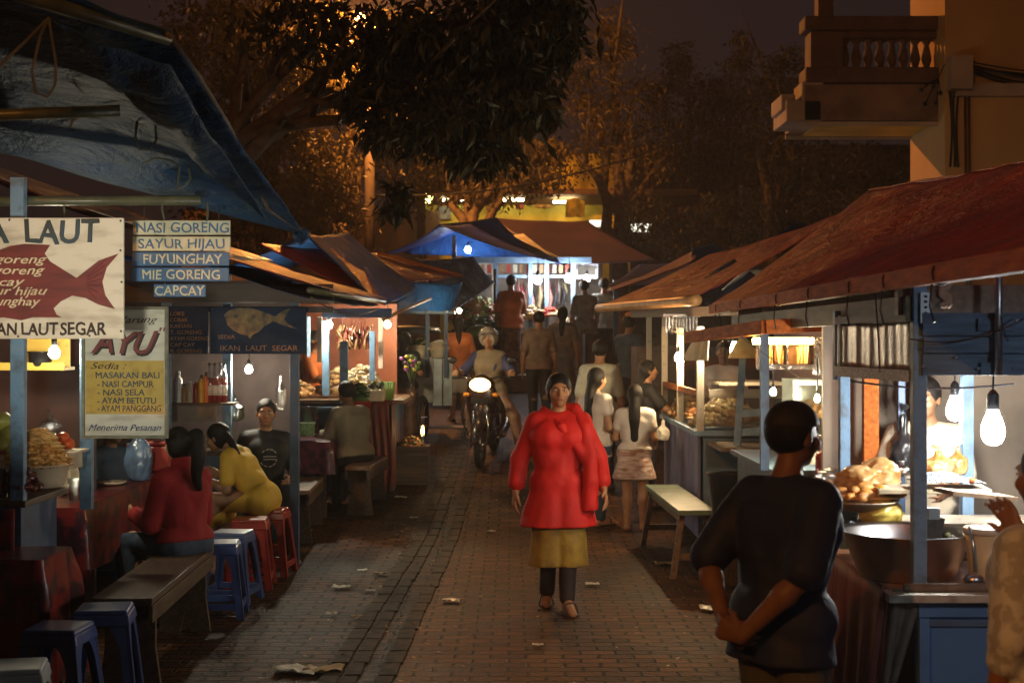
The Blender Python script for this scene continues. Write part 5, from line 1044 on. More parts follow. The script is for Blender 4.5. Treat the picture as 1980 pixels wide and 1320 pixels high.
for i in range(9):
    mb = MB(); a = -.5 + .13 * i; mb.tube([(.09 * math.sin(a) * 1.2, -.02 * (i % 2), .08), (.10 * math.sin(a), -.05, 0), (.08 * math.sin(a), -.05, -.08), (.05 * math.sin(a), -.02, -.15)], [.008, .018, .018, .006], 7); mb.build('banana', M('green_banana', (.16, .26, .05), .4, var=.3), t, smooth=True)
bowl('green_bowl', 'pale green basin in front of the dark post', P(560, 762, 15.0), .13, .10, M('pale_green_plastic', (.30, .40, .26), .35), .75)
mb = MB(); mb.box((PX(595, 15.05), 15.05, PZ(790, 15.05)), (.85, .10, .035)); tag(mb.build('serving_shelf', slate), 'grey plank shelf below the food pile', 'shelf')
# flowers in a vase
t = thing('flower_vase', 'thin vase of yellow and purple flowers on a stand', 'flowers', P(796, 770, 16.2))
mb = MB(); mb.lathe((0, 0, 0), [(.025, 0), (.02, .1), (.035, .24), (.03, .24), (.001, .03)], 12); mb.build('vase', cup_glass, t, smooth=True)
for i in range(14):
    a = i * 2.4; r = .03 + .10 * ((i * 7) % 10) / 10; z = .33 + .17 * ((i * 3) % 7) / 7; e = Vector((r * math.cos(a), r * math.sin(a), z)); mb = MB(); mb.tube([(0, 0, .15), e * .6 + Vector((0, 0, .06)), e], .004, 4); mb.ell(e, (.028, .028, .022), 8, 5, m=1, jit=.4)
    mb.build('flower', [greens, M('petal_%d' % (i % 3), [(.55, .40, .03), (.22, .04, .20), (.12, .20, .04)][i % 3], .5)], t, smooth=True)
# offering box with oil lamp at the end of the stall
g_ = gz(15.9)
mb = MB(); X_ = PX(798, 15.9); mb.box((X_, 15.9, g_ + .2), (.36, .34, .40)); mb.box((X_, 15.9, g_ + .41), (.38, .36, .03)); tag(mb.build('wooden_crate', M('dark_slatted_wood', (.10, .06, .035), .6, scale=3, stretch=(1, 1, 12), col2=(.03, .02, .015))), 'dark wooden crate on the street carrying flower offerings', 'crate')
heap('flower_offering', 'flower offering heap on the dark crate beside the oil lamp', (X_ - .02, 15.85, g_ + .425), .16, .13, .09, .022, 110, [M('petal_orange', (.5, .2, .03), .5), greens, M('petal_pink', (.5, .07, .14), .5), M('petal_yellow', (.6, .42, .08), .5)], 41, el=(1.1, 1, .6))
t = thing('oil_lamp', 'small glass oil lamp burning on the dark crate', 'lamp', (PX(817, 15.85), 15.85, g_ + .43))
mb = MB(); mb.lathe((0, 0, 0), [(.035, 0), (.03, .02), (.012, .04), (.012, .08), (.03, .10)], 12); mb.build('stand', steel, t, smooth=True)
mb = MB(); mb.lathe((0, 0, .10), [(.03, 0), (.045, .12), (.043, .12), (.028, .004)], 14); mb.build('glass', cup_glass, t, smooth=True)
mb = MB(); mb.lathe((0, 0, .12), [(.004, 0), (.018, .03), (.012, .06), (.001, .10)], 10); mb.build('flame', EM('flame', (1, .55, .16), 160), t, smooth=True)
mb = MB(); mb.box(P(771, 905, 15.9) + Vector((0, 0, .12)), (.16, .25, .35)); tag(mb.build('dark_bin', black_pl, bevel=.01), 'small black bin between the crate and stall cloth', 'bin')
# ---- wheeled cart with tin panels
g4 = gz(19.3); st4 = thing('food_cart', 'wheeled food cart with pale blue tin sides behind the bananas', 'cart', (-1.35, 19.3, g4), world=True)
mb = MB(); x0, x1 = PX(742, 18.7), PX(838, 18.7); mb.box(((x0 + x1) / 2, 19.3, PZ(735, 18.7)), (x1 - x0, 1.1, PZ(692, 18.7) - PZ(778, 18.7))); mb.build('body', M('grey_tin', (.25, .24, .22), .5, var=.3), st4)
for px in (846, 866): mb = MB(); mb.box((PX(px, 18.8), 18.8, PZ(738, 18.8)), (.125, .03, PZ(692, 18.8) - PZ(784, 18.8))); mb.build('tin_panel', M('pale_tin', (.34, .40, .43), .38, metal=.4, scale=6, bump=.3, bscale=8, col2=(.22, .25, .27)), st4, bevel=.004)
t_ = M('dark_grey_canopy', (.05, .05, .05), .5)
mb = MB(); mb.lathe((PX(785, 18.9), 19.2, PZ(646, 18.9)), [(.28, 0), (.40, .02), (.36, .09), (.05, .12)], 20, sx=1.15); mb.build('hood', t_, st4, smooth=True)
for px in (743, 826, 862): mb = MB(); mb.box((PX(px, 18.7), 18.75, PZ(665, 18.7)), (.05, .05, PZ(600, 18.7) - PZ(730, 18.7))); mb.build('post', paint_dk, st4)
mb = MB(); mb.box((PX(805, 18.7), 18.9, PZ(604, 18.7)), (1.0, .5, .03)); mb.build('roof_board', paint_lt, st4)
mb = MB()
wc = Vector((PX(817, 18.4), 18.45, g4 + .26))
for i in range(21):
    pass
ring = [wc + Vector((.10 * math.cos(a) * .4, .26 * math.cos(a), .26 * math.sin(a))) for a in [2 * math.pi * i / 20 for i in range(21)]]
mb.tube(ring, .03, 8, cap=False)
w_ = mb.build('wheel', rubber, st4, smooth=True)
mb = MB()
for i in range(8): a = 2 * math.pi * i / 8; mb.tube([wc, wc + Vector((.04 * math.cos(a), .24 * math.cos(a), .24 * math.sin(a)))], .006, 4)
mb.build('spokes', steel, w_)
mb = MB(); mb.box((PX(865, 18.6), 18.7, g4 + .12), (.5, .5, .02)); mb.build('step', wood_dk, st4)
for i, (px, py, r) in enumerate(((810, 692, .115), (848, 692, .125))): bowl('enamel_bowl', ['cream bowl at the left of the cart top', 'taller cream bowl on the tin cart corner'][i], P(px, py, 18.8), r, .16 + .04 * i, cream_pl, .75)
heap('noodle_heap', 'pale crinkled food heap in the tall cream bowl', P(848, 678, 18.8), .12, .1, .12, .03, 60, [pale, white_pl], 44, el=(2, .5, .5))
heap('sprout_heap', 'white and green sprouts on the cart behind the cream bowls', P(815, 676, 19.2), .2, .15, .14, .03, 80, [pale, greens], 45)
heap('snack_heap', 'pinkish snacks on the left end of the cart', P(762, 700, 18.9), .2, .15, .16, .035, 70, [M('pink_food', (.55, .25, .15), .5), pale], 46)
tarp([P(800, 497, 21), P(915, 496, 22.5), P(957, 545, 22.5), P(872, 600, 20.5)], 20, 20, sag=.15, wr=.03, seed=33, freq=1.2).build('roof_tarp', tarp_navy, st4, smooth=True, solid=.005)
tarp([P(640, 475, 19), P(735, 490, 20), P(895, 532, 20.5), P(800, 545, 19)], 16, 12, sag=.08, wr=.02, seed=34, freq=1.2).build('orange_edge_tarp', tarp_orange, st4, smooth=True, solid=.005)
tarp([P(800, 545, 19.2), P(895, 545, 20.2), P(870, 605, 20), P(745, 600, 18.6)], 16, 12, sag=.12, wr=.02, seed=35, freq=1.2).build('blue_side_tarp', tarp_sheen, st4, smooth=True, solid=.005)
tube_between(P(730, 489, 19.8), P(892, 533, 20.4), .025, 'ridge_pole', wood_or, st4)
bulb('warm bulb at the corner of the tin cart roof', P(888, 597, 19.4), .03, 110, (1, .74, .4), .1)
bag('melon', 'round green melon on the ground stall behind the orange shirt woman', P(925, 655, 22.5), .2, .18, .14, M('green_melon', (.10, .16, .04), .4, var=.4), 61, knot=False, cat='fruit', lobes=.2)

# ================================================================== FAR END STALLS
gf = gz(25); sf = thing('market_stall', 'goods stall with violet blue tent roof at the street end', 'stall', (0, 25, gf), world=True, group=SGRP)
pk0, pk1 = P(852, 436, 24), P(950, 421, 28)
tarp([pk0, pk1, P(1110, 505, 28), P(1078, 508, 24)], 20, 20, sag=.2, wr=.03, seed=41, freq=.9).build('roof_tarp', tarp_violet, sf, smooth=True, solid=.006)
tarp([pk0, pk1, P(800, 474, 28), P(733, 493, 24)], 20, 20, sag=.2, wr=.03, seed=42, freq=.9).build('left_roof_tarp', tarp_violet, sf, smooth=True, solid=.006)
tarp([P(848, 434, 26.2), P(960, 420, 26.2), P(1040, 500, 26.2), P(780, 490, 26.2)], 12, 12, sag=.05, wr=.02, seed=44, freq=.9).build('gable_sheet', tarp_sheen, sf, smooth=True, solid=.006)
sf2 = thing('market_stall', 'stall with wide red brown roof right of the violet tent', 'stall', (1.3, 26, gf), world=True, group=SGRP)
tarp([P(948, 420, 27.5), P(1135, 426, 27.5), P(1268, 500, 25), P(1092, 506, 25)], 24, 20, sag=.2, wr=.03, seed=43, freq=.9).build('roof_tarp', M('dim_maroon_tarp', (.05, .022, .034), .5, scale=2, var=.4, bump=.5, bscale=120, transl=.06), sf2, smooth=True, solid=.006)
tarp([P(990, 455, 26.4), P(1012, 452, 26.4), P(1075, 500, 25.05), P(1040, 480, 25.3)], 8, 8, sag=.02, wr=.01, seed=47, freq=1).build('white_strip', paper, sf2, smooth=True, solid=.006)
for px, py0, py1, m_ in ((878, 455, 505, paint), (907, 505, 640, paint_lt), (958, 505, 700, paint), (1026, 505, 640, paint), (1057, 505, 640, paint_lt), (1108, 505, 640, paint_lt), (955, 520, 690, wood_cream)):
    mb = MB(); Yf = 24.8; mb.box((PX(px, Yf), Yf, (PZ(py0, Yf) + PZ(py1, Yf)) / 2), (.07, .07, PZ(py0, Yf) - PZ(py1, Yf))); mb.build('post', m_, sf)
mb = MB(); mb.box((PX(1010, 24.7), 24.7, PZ(503, 24.7)), (2.4, .08, .1)); mb.build('beam', paint_lt, sf)
mb = MB(); mb.box((PX(1000, 24.8), 24.85, PZ(534, 24.8)), (1.9, .05, .05)); mb.build('rail', paint_lt, sf)
czf = PZ(638, 24.6); xm = PX(1065, 24.6)
mb = MB(); mb.box((xm, 25.2, czf - .03), (1.7, 1.2, .06)); mb.build('countertop', wood_cream, sf)
mb = MB(); mb.grid(lambda u, v: Vector((xm - .85 + 1.7 * u, 24.62 + .03 * math.sin(u * 45), czf - .03 - (czf - gf) * (1 - v))), 60, 6); mb.build('front_cloth', M('grey_brown_sheet', (.16, .12, .09), .7, scale=3, stretch=(4, 1, .5)), sf, smooth=True, solid=.01)
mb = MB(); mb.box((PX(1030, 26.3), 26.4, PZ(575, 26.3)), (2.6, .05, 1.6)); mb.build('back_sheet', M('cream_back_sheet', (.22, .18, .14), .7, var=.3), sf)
random.seed(9)
for i in range(34):
    px, py = random.uniform(1000, 1104), random.uniform(545, 560); L_ = random.uniform(.3, .55); p = P(px, py, 25.6 + random.uniform(-.2, .3)); m_ = M('goods_%d' % (i % 5), [(.65, .62, .56), (.45, .05, .05), (.6, .3, .25), (.05, .05, .06), (.55, .45, .25)][i % 5], .5)
    mb = MB(); mb.tube([p, p + Vector((.02, 0, -L_ * .4)), p + Vector((-.02, 0, -L_ * .8)), p + Vector((.01, 0, -L_))], [.012, .045, .04, .02], 7); mb.tube([p, p + Vector((0, 0, .12))], .004, 4)
    tag(mb.build('hanging_goods', m_, smooth=True), '%s bag of goods hanging in the far stall' % ['white', 'dark red', 'pinkish', 'black', 'tan'][i % 5], 'goods', '%s bags hanging in the far stall' % ['white', 'dark red', 'pinkish', 'black', 'tan'][i % 5])
for i in range(16):
    px = 908 + 12.6 * i; mb = MB(); mb.box(P(px, 520, 25.0), (.07, .04, .15)); tag(mb.build('hanging_packet', M('packet_%d' % (i % 3), [(.45, .06, .04), (.5, .45, .35), (.35, .2, .1)][i % 3], .4)), '%s packet hung along the top rail of the far stall' % ['red', 'cream', 'brown'][i % 3], 'packet', '%s packets along the top rail' % ['red', 'cream', 'brown'][i % 3])
bulb('white bulb on the left of the hanging goods in the far stall', P(1040, 536, 24.5), .06, 60, (.95, .97, 1), .2)
bulb('white bulb in the middle of the far stall', P(1100, 532, 24.5), .065, 60, (.95, .97, 1), .2)
bulb('white bulb at the right end of the far stall', P(1135, 534, 24.8), .05, 50, (.95, .97, 1), .2)
bulb('bulb assumed hanging high inside the violet blue tent', P(905, 478, 25.6), .05, 90, (.85, .92, 1), .15)  # unseen bulb, added to light the tent roof from within
mb = MB(); mb.box(P(1134, 523, 25.4), (.42, .03, .30)); mb.box(P(1134, 523, 25.38), (.30, .03, .16), m=1); tag(mb.build('display_frame', [foil, M('frame_inner', (.2, .18, .15), .6)]), 'silver framed panel by the right end of the far stall', 'panel')
heap('vegetable_heap', 'heap of pale vegetables and greens left of the orange shirt man', P(925, 625, 24.3), .50, .35, .42, .06, 170, [cabb, pale, greens, M('pink_onion', (.4, .14, .12), .4)], 51)
heap('leafy_heap', 'dark leafy vegetables below the pale vegetable heap', P(925, 650, 24.0), .45, .25, .3, .07, 120, [greens, M('dark_green_leaf', (.03, .06, .02), .5)], 52, el=(1.5, 1, .3))
mb = MB(); mb.box((PX(925, 24.3), 24.4, (PZ(640, 24.3) + gf) / 2), (1.1, .8, PZ(640, 24.3) - gf)); tag(mb.build('vegetable_stand', wood_dk), 'dark stand under the pale vegetable heap', 'stand')
heap('food_pile', 'red food pile on the far counter under the white bulbs', P(1062, 612, 24.7), .22, .15, .14, .04, 60, [M('red_food', (.5, .08, .05), .4), pale], 53)
heap('food_pile', 'pale wrapped food on the far counter right side', P(1092, 632, 24.7), .2, .15, .14, .04, 50, [pale, white_pl], 54)
heap('food_pile', 'cream food parcels on the far counter next to the orange shirt man', P(1030, 618, 24.7), .2, .15, .22, .05, 40, [pale, cream_pl], 55)
mb = MB(); c_ = P(1040, 618, 24.45); mb.lathe(c_ - Vector((0, 0, .06)), [(.07, 0), (.075, .1), (.06, .13), (.001, .14)], 14); tag(mb.build('red_pot', red_pl, smooth=True), 'bright red lidded pot on the far counter', 'pot')
mb = MB(); mb.box(P(924, 578, 24.9), (.2, .05, .18)); mb.box(P(924, 578, 24.86), (.15, .03, .13), m=1); tag(mb.build('scale_box', [white_pl, M('scale_dial', (.3, .35, .33), .3)]), 'white framed weighing box above the vegetable heap', 'scale')
# blue tarp awning right of the far stall
sr = thing('market_stall', 'dim stall with slate blue tarp at the far right of the street', 'stall', (2.2, 22, gz(22)), world=True, group=SGRP)
tarp([P(1175, 552, 21), P(1235, 512, 23.5), P(1360, 500, 24), P(1300, 545, 21)], 14, 14, sag=.1, wr=.02, seed=61, freq=1).build('roof_tarp', tarp_violet, sr, smooth=True, solid=.006)
mb = MB(); mb.box((PX(1230, 22.5), 23, gz(22) + .55), (1.6, .8, 1.1)); mb.build('counter', M('dim_brown_counter', (.12, .08, .06), .6), sr)
for px in (1190, 1290): mb = MB(); mb.box((PX(px, 22), 22, PZ(610, 22)), (.07, .07, 1.1)); mb.build('post', paint_dk, sr)

# ================================================================== RIGHT SIDE
# ---- third right stall: orange / violet roofs
s3 = thing('market_stall', 'stall with glossy orange violet roof on the right side', 'stall', (2.0, 17.5, gz(17.5)), world=True, group=SGRP)
tarp([P(1163, 567, 17.6), P(1180, 555, 20.5), P(1345, 483, 20.5), P(1345, 500, 17.8)], 26, 20, sag=.12, wr=.035, seed=71, freq=1.6).build('roof_tarp', tarp_orange, s3, smooth=True, solid=.006)
tarp([P(1340, 478, 20), P(1380, 470, 22), P(1420, 500, 21), P(1330, 525, 18)], 12, 12, sag=.05, wr=.03, seed=72, freq=1.5).build('blue_roof_tarp', tarp_sheen, s3, smooth=True, solid=.006)
tarp([P(1450, 480, 17), P(1545, 428, 17), P(1580, 436, 19), P(1480, 480, 19)], 12, 12, sag=.03, wr=.02, seed=73, freq=1.5).build('top_blue_tarp', tarp_sheen, s3, smooth=True, solid=.006)
tarp([P(1330, 555, 14.5), P(1420, 500, 14.5), P(1500, 560, 14.0), P(1380, 600, 14.0)], 12, 12, sag=.03, wr=.02, seed=74, freq=1.5).build('dark_under_tarp', tarp_navy, s3, smooth=True, solid=.006)
tarp([P(1395, 560, 14.2), P(1440, 520, 14.2), P(1490, 520, 14.6), P(1420, 560, 14.6)], 8, 8, sag=.02, wr=.02, seed=75, freq=1.5).build('silver_sheet', silver_tarp, s3, smooth=True, solid=.006)
tube_between(P(1212, 608, 17.2), P(1262, 598, 16.8), .03, 'side_pole', wood_or, s3)
for px in (1255, 1285): mb = MB(); mb.box((PX(px, 17.3), 17.3, PZ(690, 17.3)), (.06, .06, 1.3)); mb.build('post', wood_cream, s3)
mb = MB(); mb.box((PX(1275, 17.6), 18.1, PZ(740, 17.6)), (.55, .8, .9)); mb.build('counter', M('dim_brown_counter', (.12, .08, .06), .6), s3)
# ---- second right stall: snack cart with glass case
s2 = thing('food_cart', 'blue snack cart with glass case full of fried pieces on the right', 'cart', (2.3, 13.8, gz(13.8)), world=True)
tarp([P(1166, 588, 16.6), P(1343, 574, 13.0), P(1640, 405, 13.0), P(1370, 492, 16.6)], 34, 34, sag=.14, wr=.02, seed=81, freq=1.1).build('roof_tarp', tarp_red, s2, smooth=True, solid=.006)
mb = MB(); a, b = P(1158, 596, 16.7), P(1347, 580, 12.95); mb.tube([a.lerp(b, i / 10) for i in range(11)], .052, 12); mb.build('eave_bamboo', bamboo_m, s2, smooth=True)
mb = MB(); mb.bar(P(1225, 606, 16.2), P(1420, 600, 12.6), .07, .09); mb.build('beam', wood_dk, s2)
xa, xb, ya, yb = 1.60, 2.75, 12.25, 15.1; zc = 1.06
mb = MB(); mb.box(((xa + xb) / 2 + .02, (ya + yb) / 2, (zc + .12) / 2 + .05), (xb - xa - .06, yb - ya - .06, zc - .12)); mb.build('body', paint_dk, s2)
mb = MB(); mb.box(((xa + xb) / 2, ya + .02, .58), (xb - xa - .1, .03, .86)); mb.build('front_panel', M('mid_blue_panel', (.15, .24, .36), .45, scale=4, var=.2), s2, bevel=.003)
for i in range(9): mb = MB(); w = (yb - ya - .1) / 9; mb.box((xa + .02, ya + .05 + w * (i + .5), .6), (.025, w - .012, .9)); mb.build('side_plank', M('violet_blue_plank', (.16, .16, .28), .5, scale=4, var=.3), s2, bevel=.003)
mb = MB(); mb.box(((xa + xb) / 2, (ya + yb) / 2, zc), (xb - xa + .06, yb - ya + .06, .045)); mb.build('countertop', paint_lt, s2, bevel=.003)
zk = PZ(765, 12.3)
for x, y, m_ in ((xa + .02, ya, wood_cream), (xa + .02, yb, wood_cream), (xb, ya + .1, wood_cream), (xa + .02, 13.7, wood_cream)):
    mb = MB(); z1 = 1.98 if y < 15 else 2.0; mb.box((x, y, (zc + .02 + z1) / 2), (.06, .06, z1 - zc - .02)); mb.build('post', m_, s2, bevel=.003)
mb = MB(); mb.box((xa + .0, (ya + yb) / 2, (zc + zk) / 2 + .02), (.012, yb - ya - .06, zk - zc - .04)); mb.build('side_glass', pane, s2)
mb = MB(); mb.box(((xa + xb) / 2, ya + .0, (zc + zk) / 2 + .02), (xb - xa - .1, .012, zk - zc - .04)); mb.build('front_glass', pane, s2)
mb = MB(); mb.box((xa + .02, (ya + yb) / 2, zk + .02), (.05, yb - ya - .06, .05)); mb.build('case_rail', wood_or, s2)
mb = MB(); mb.box(((xa + xb) / 2 + .05, ya + .02, zk + .02), (xb - xa - .1, .05, .075)); mb.build('case_rail', wood_cream, s2)
mb = MB(); mb.box(((xa + xb) / 2 + .2, 14.4, zk + .055), (xb - xa - .5, 1.0, .03)); mb.build('case_top', M('white_case_top', (.68, .62, .5), .5, var=.1), s2)
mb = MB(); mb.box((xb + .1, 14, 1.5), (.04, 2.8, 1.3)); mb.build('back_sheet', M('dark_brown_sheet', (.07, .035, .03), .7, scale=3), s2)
fried = M('fried_golden_brown', (.40, .24, .09), .5, var=.4, scale=10); fried2 = M('fried_pale', (.52, .36, .17), .5, var=.3, scale=10)
heap('fried_snack_heap', 'big heap of fried brown pieces behind the front glass', (1.92, 12.75, zc + .03), .32, .3, .25, .035, 230, [fried, fried2], 91, el=(1.3, .9, .8))
heap('fried_snack_heap', 'smaller heap of fried pieces by the side glass', (1.74, 14.2, zc + .03), .14, .5, .22, .035, 150, [fried, M('fried_rust', (.40, .17, .06), .5)], 92, el=(1.3, .9, .8))
mb = MB(); mb.box((2.2, 12.6, zc + .06), (.7, .35, .05), (0, R(-8), 0)); tag(mb.build('glass_tray', M('patterned_tray', (.42, .42, .34), .3, scale=60, col2=(.2, .2, .16))), 'patterned glass tray in front of the fried heap', 'tray')
heap('snack_pieces', 'dark snack pieces right of the patterned tray', (2.42, 12.7, zc + .03), .12, .12, .10, .03, 40, [M('dark_snack', (.12, .07, .04), .4), fried2], 93)
bulb('orange starburst bulb at the left of the glass case', P(1312, 684, 13.6), .036, 420, (1, .70, .36), .25)
bulb('white bulb behind the paper shade on the glass case cart', P(1420, 664, 12.05), .04, 300, (1, .86, .58), .1, kind='long')
t = thing('lamp_shade', 'cream paper cone shade lit over the glass case', 'lamp shade', P(1437, 692, 12.0))
mb = MB(); mb.lathe((0, 0, 0), [(.175, 0), (.165, .03), (.10, .12), (.03, .17), (.012, .18)], 18, sx=.7); mb.build('shade', shade_paper, t, smooth=True, solid=.003)
mb = MB(); mb.tube([(0, 0, .17), (.01, 0, .35)], .005, 4); mb.build('cord', black_pl, t)
mb = MB()
def ragfn(u, v): 
    x = (u - .5) * (.12 + .10 * (1 - v)); return P(1357, 660, 11.9) + Vector((x - .06 * (1 - v), .03 * math.sin(u * 12), -.16 + .2 * v))
mb.grid(ragfn, 14, 8); tag(mb.build('paper_bag', paper, smooth=True, solid=.003), 'pale twisted paper bag hanging left of the lit shade', 'bag')
mb = MB(); 
for i in range(30): x = PX(1288 + 2.1 * i, 14.0); mb.box((x, 14.0 + .04 * math.sin(i * 2), PZ(626 + 6 * math.sin(i * 1.7), 14.0)), (.006, .02, .15))
mb.box((PX(1318, 14.0), 14.0, PZ(610, 14)), (.36, .06, .03)); tag(mb.build('skewer_rack', foil), 'shiny rack of metal skewers under the bamboo eave', 'rack', kind='stuff')
mb = MB(); mb.box((1.98, 11.75, .985), (.62, .75, .03)); mb.bar((2.2, 11.5, .97), (2.2, 12.2, .5), .03, .03); t = tag(mb.build('fold_out_shelf', wood_mid), 'fold out wooden shelf at the front of the glass case cart', 'shelf')
lad = thing('wooden_ladder_rack', 'pale blue ladder rack leaning on the fold out shelf', 'rack', P(1428, 885, 11.6), world=True)
mb = MB(); mb.bar(P(1424, 882, 11.6), P(1438, 660, 12.0), .055, .04); mb.build('rail', paint_lt, lad); mb = MB(); mb.bar(P(1476, 880, 11.6), P(1476, 725, 11.8), .055, .04); mb.build('rail', paint_lt, lad)
for py in (800, 836): mb = MB(); mb.bar(P(1430, py, 11.72), P(1474, py - 4, 11.72), .03, .06); mb.build('rung', paint_lt, lad)
bowl('black_bucket', 'tall black bucket standing behind the green bench', (PX(1408, 10.9), 10.9, .42), .155, .42, black_pl, .72, 'bucket'); 
mb = MB(); mb.box((PX(1415, 10.95), 10.95, .21), (.42, .42, .41)); tag(mb.build('low_stand', wood_dk), 'low dark stand under the black bucket', 'stand')
green_b = M('green_bench_paint', (.17, .22, .14), .45, scale=6, col2=(.10, .13, .085), bump=.2)
plank_bench('green painted bench with orange brown legs on the right', (1.40, 12.0, 0), R(2), 2.0, .30, .545, green_b, 'trestle', BG, wood_mid)
# ---- satay stall between
s15 = thing('market_stall', 'satay stall with low red awning in the middle right', 'stall', (2.2, 9.3, 0), world=True, group=SGRP)
tarp([P(1332, 642, 11.0), P(1478, 622, 8.6), (2.7, 8.6, 2.16), (2.7, 11.0, 2.12)], 22, 16, sag=.06, wr=.015, seed=85, freq=1.5).build('roof_tarp', tarp_maroon, s15, smooth=True, solid=.005)
mb = MB(); mb.bar(P(1330, 652, 11.05), P(1480, 632, 8.5), .05, .085); mb.bar(P(1480, 632, 8.5), (2.6, 8.5, 1.98), .05, .085); mb.build('eave_beam', wood_or, s15, bevel=.004)
mb = MB(); mb.box((2.25, 9.6, .52), (1.2, 1.6, 1.02)); mb.build('counter', paint_dk, s15)
mb = MB(); mb.box((2.25, 9.58, 1.045), (1.3, 1.7, .03)); mb.build('countertop', slate, s15)
for px, y, m_, z1 in ((1430, 8.75, paint_lt, 1.95), (1478, 8.75, paint, 1.95), (1740, 8.6, paint_dk, 1.95)):
    if px == 1430: continue
    mb = MB(); mb.box((PX(px, y), y, (1.06 + z1) / 2), (.05, .05, z1 - 1.06)); mb.build('post', m_, s15)
mb = MB(); mb.box((PX(1683, 8.0), 8.0, (PZ(905, 8.0) + PZ(690, 8.0)) / 2), (.085, .05, PZ(690, 8) - PZ(905, 8))); mb.build('post', wood_or, s15, bevel=.003)
Yr = 9.0
rk = thing('skewer_case', 'lit hanging case of yellow bamboo skewers with a glowing tube above', 'case', P(1520, 712, Yr), world=True)
for (a, b_, c_, d) in ((1466, 1572, 704, 714), (1466, 1572, 660, 663)): mb = MB(); mb.box((PX((a + b_) / 2, Yr), Yr, (PZ(c_, Yr) + PZ(d, Yr)) / 2), (PX(b_, Yr) - PX(a, Yr), .14, PZ(c_, Yr) - PZ(d, Yr))); mb.build('frame', foil, rk)
for px in (1467, 1518, 1571): mb = MB(); mb.box((PX(px, Yr), Yr - .02, PZ(684, Yr)), (.012, .10, .15)); mb.build('frame', foil, rk)
mb = MB(); mb.box((PX(1519, Yr), Yr + .08, PZ(684, Yr)), (.35, .01, .16)); mb.build('back_panel', M('brown_back_panel', (.24, .12, .06), .5), rk)
random.seed(8); mb = MB()
for i in range(60):
    px = random.choice([random.uniform(1472, 1515), random.uniform(1540, 1562)]); a = P(px, 703, Yr - random.uniform(-.04, .06)); mb.tube([a, a + Vector((random.uniform(-.015, .015), 0, random.uniform(.09, .14)))], .0028, 4, m=i % 3)
o = mb.build('skewers', [M('yellow_skewer', (.72, .52, .13), .5), M('pale_skewer', (.68, .55, .32), .5), M('red_skewer', (.55, .10, .04), .5)], rk); o['kind'] = 'stuff'
mb = MB(); mb.tube([P(1456, 659, Yr - .10), P(1572, 659, Yr - .10)], .019, 8); mb.build('glow_tube', EM('warm_tube', (1, .60, .20), 190), rk, smooth=True)
mb = MB(); mb.tube([P(1492, 635, Yr - .05), P(1562, 633, Yr - .05)], .010, 8); mb.build('upper_tube', EM('warm_tube_dim', (1, .72, .35), 40), rk, smooth=True)
mb = MB(); mb.box(P(1598, 688, 9.1), (.17, .02, .24)); mb.box(P(1660, 722, 9.0), (.35, .02, .05)); tag(mb.build('foil_panel', foil), 'crinkled foil sheet beside the lit skewer case', 'foil')
wf = M('white_showcase_frame', (.62, .58, .48), .5, var=.15)
sh = thing('showcase', 'white framed glass showcase with fried food on the right', 'showcase', P(1602, 880, 9.3), world=True); Yq = 9.3
for (a, b_, c_, d) in ((1534, 1672, 735, 744), (1534, 1672, 872, 880), (1534, 1542, 744, 872), (1662, 1672, 744, 872)):
    mb = MB(); mb.box((PX((a + b_) / 2, Yq), Yq, (PZ(c_, Yq) + PZ(d, Yq)) / 2), (PX(b_, Yq) - PX(a, Yq), .04, PZ(c_, Yq) - PZ(d, Yq))); mb.build('frame', wf, sh)
mb = MB(); mb.box((PX(1602, Yq), Yq - .005, PZ(808, Yq)), (.42, .006, .43)); mb.build('glass', pane, sh)
mb = MB(); mb.box((PX(1602, Yq), Yq + .4, PZ(808, Yq)), (.46, .01, .5)); mb.build('back', M('grey_green_back', (.24, .27, .24), .5, var=.3), sh)
mb = MB(); mb.box((PX(1602, Yq), Yq + .2, PZ(812, Yq)), (.42, .3, .008)); mb.build('shelf', pane, sh)
mb = MB(); mb.box((PX(1602, Yq), Yq + .05, PZ(898, Yq)), (.50, .4, .11)); mb.build('base', wf, sh)
heap('fried_food', 'fried pieces on the glass shelf of the white showcase', (PX(1580, Yq), Yq + .2, PZ(811, Yq)), .11, .1, .10, .026, 50, [meat, fried2], 95)
mb = MB(); c_ = Vector((PX(1597, Yq), Yq + .15, PZ(868, Yq))); mb.box(c_ + Vector((0, 0, .03)), (.34, .2, .06), taper=1.12); tag(mb.build('violet_tray', M('violet_plastic', (.16, .17, .50), .35), bevel=.01), 'violet blue tray at the bottom of the white showcase', 'tray')
bulb('small yellow bulb left of the dark shirt man head', P(1495, 752, 9.0), .020, 420, (1, .82, .5), .2)
bulb('small clear bulb in front of the white showcase', P(1580, 764, 8.8), .016, 420, (1, .85, .58), .2, kind='long')

for i, (pts_, lab_) in enumerate(((sag((-1.40, 9.9, 2.16), (-1.36, 14.6, 2.2), .10, 20), 'thin black wire drooping along the maroon tarp eave'), (sag(P(1300, 640, 13.5), P(1500, 640, 9.5), .06, 16), 'thin wire drooping between the snack cart and satay stall'), (sag(P(1640, 735, 7.3), P(1960, 742, 6.7), .03, 14), 'thin wire strung between the two white lamps'))):
    mb = MB(); mb.tube(pts_, .005, 4); tag(mb.build('wire', black_pl), lab_, 'wire')
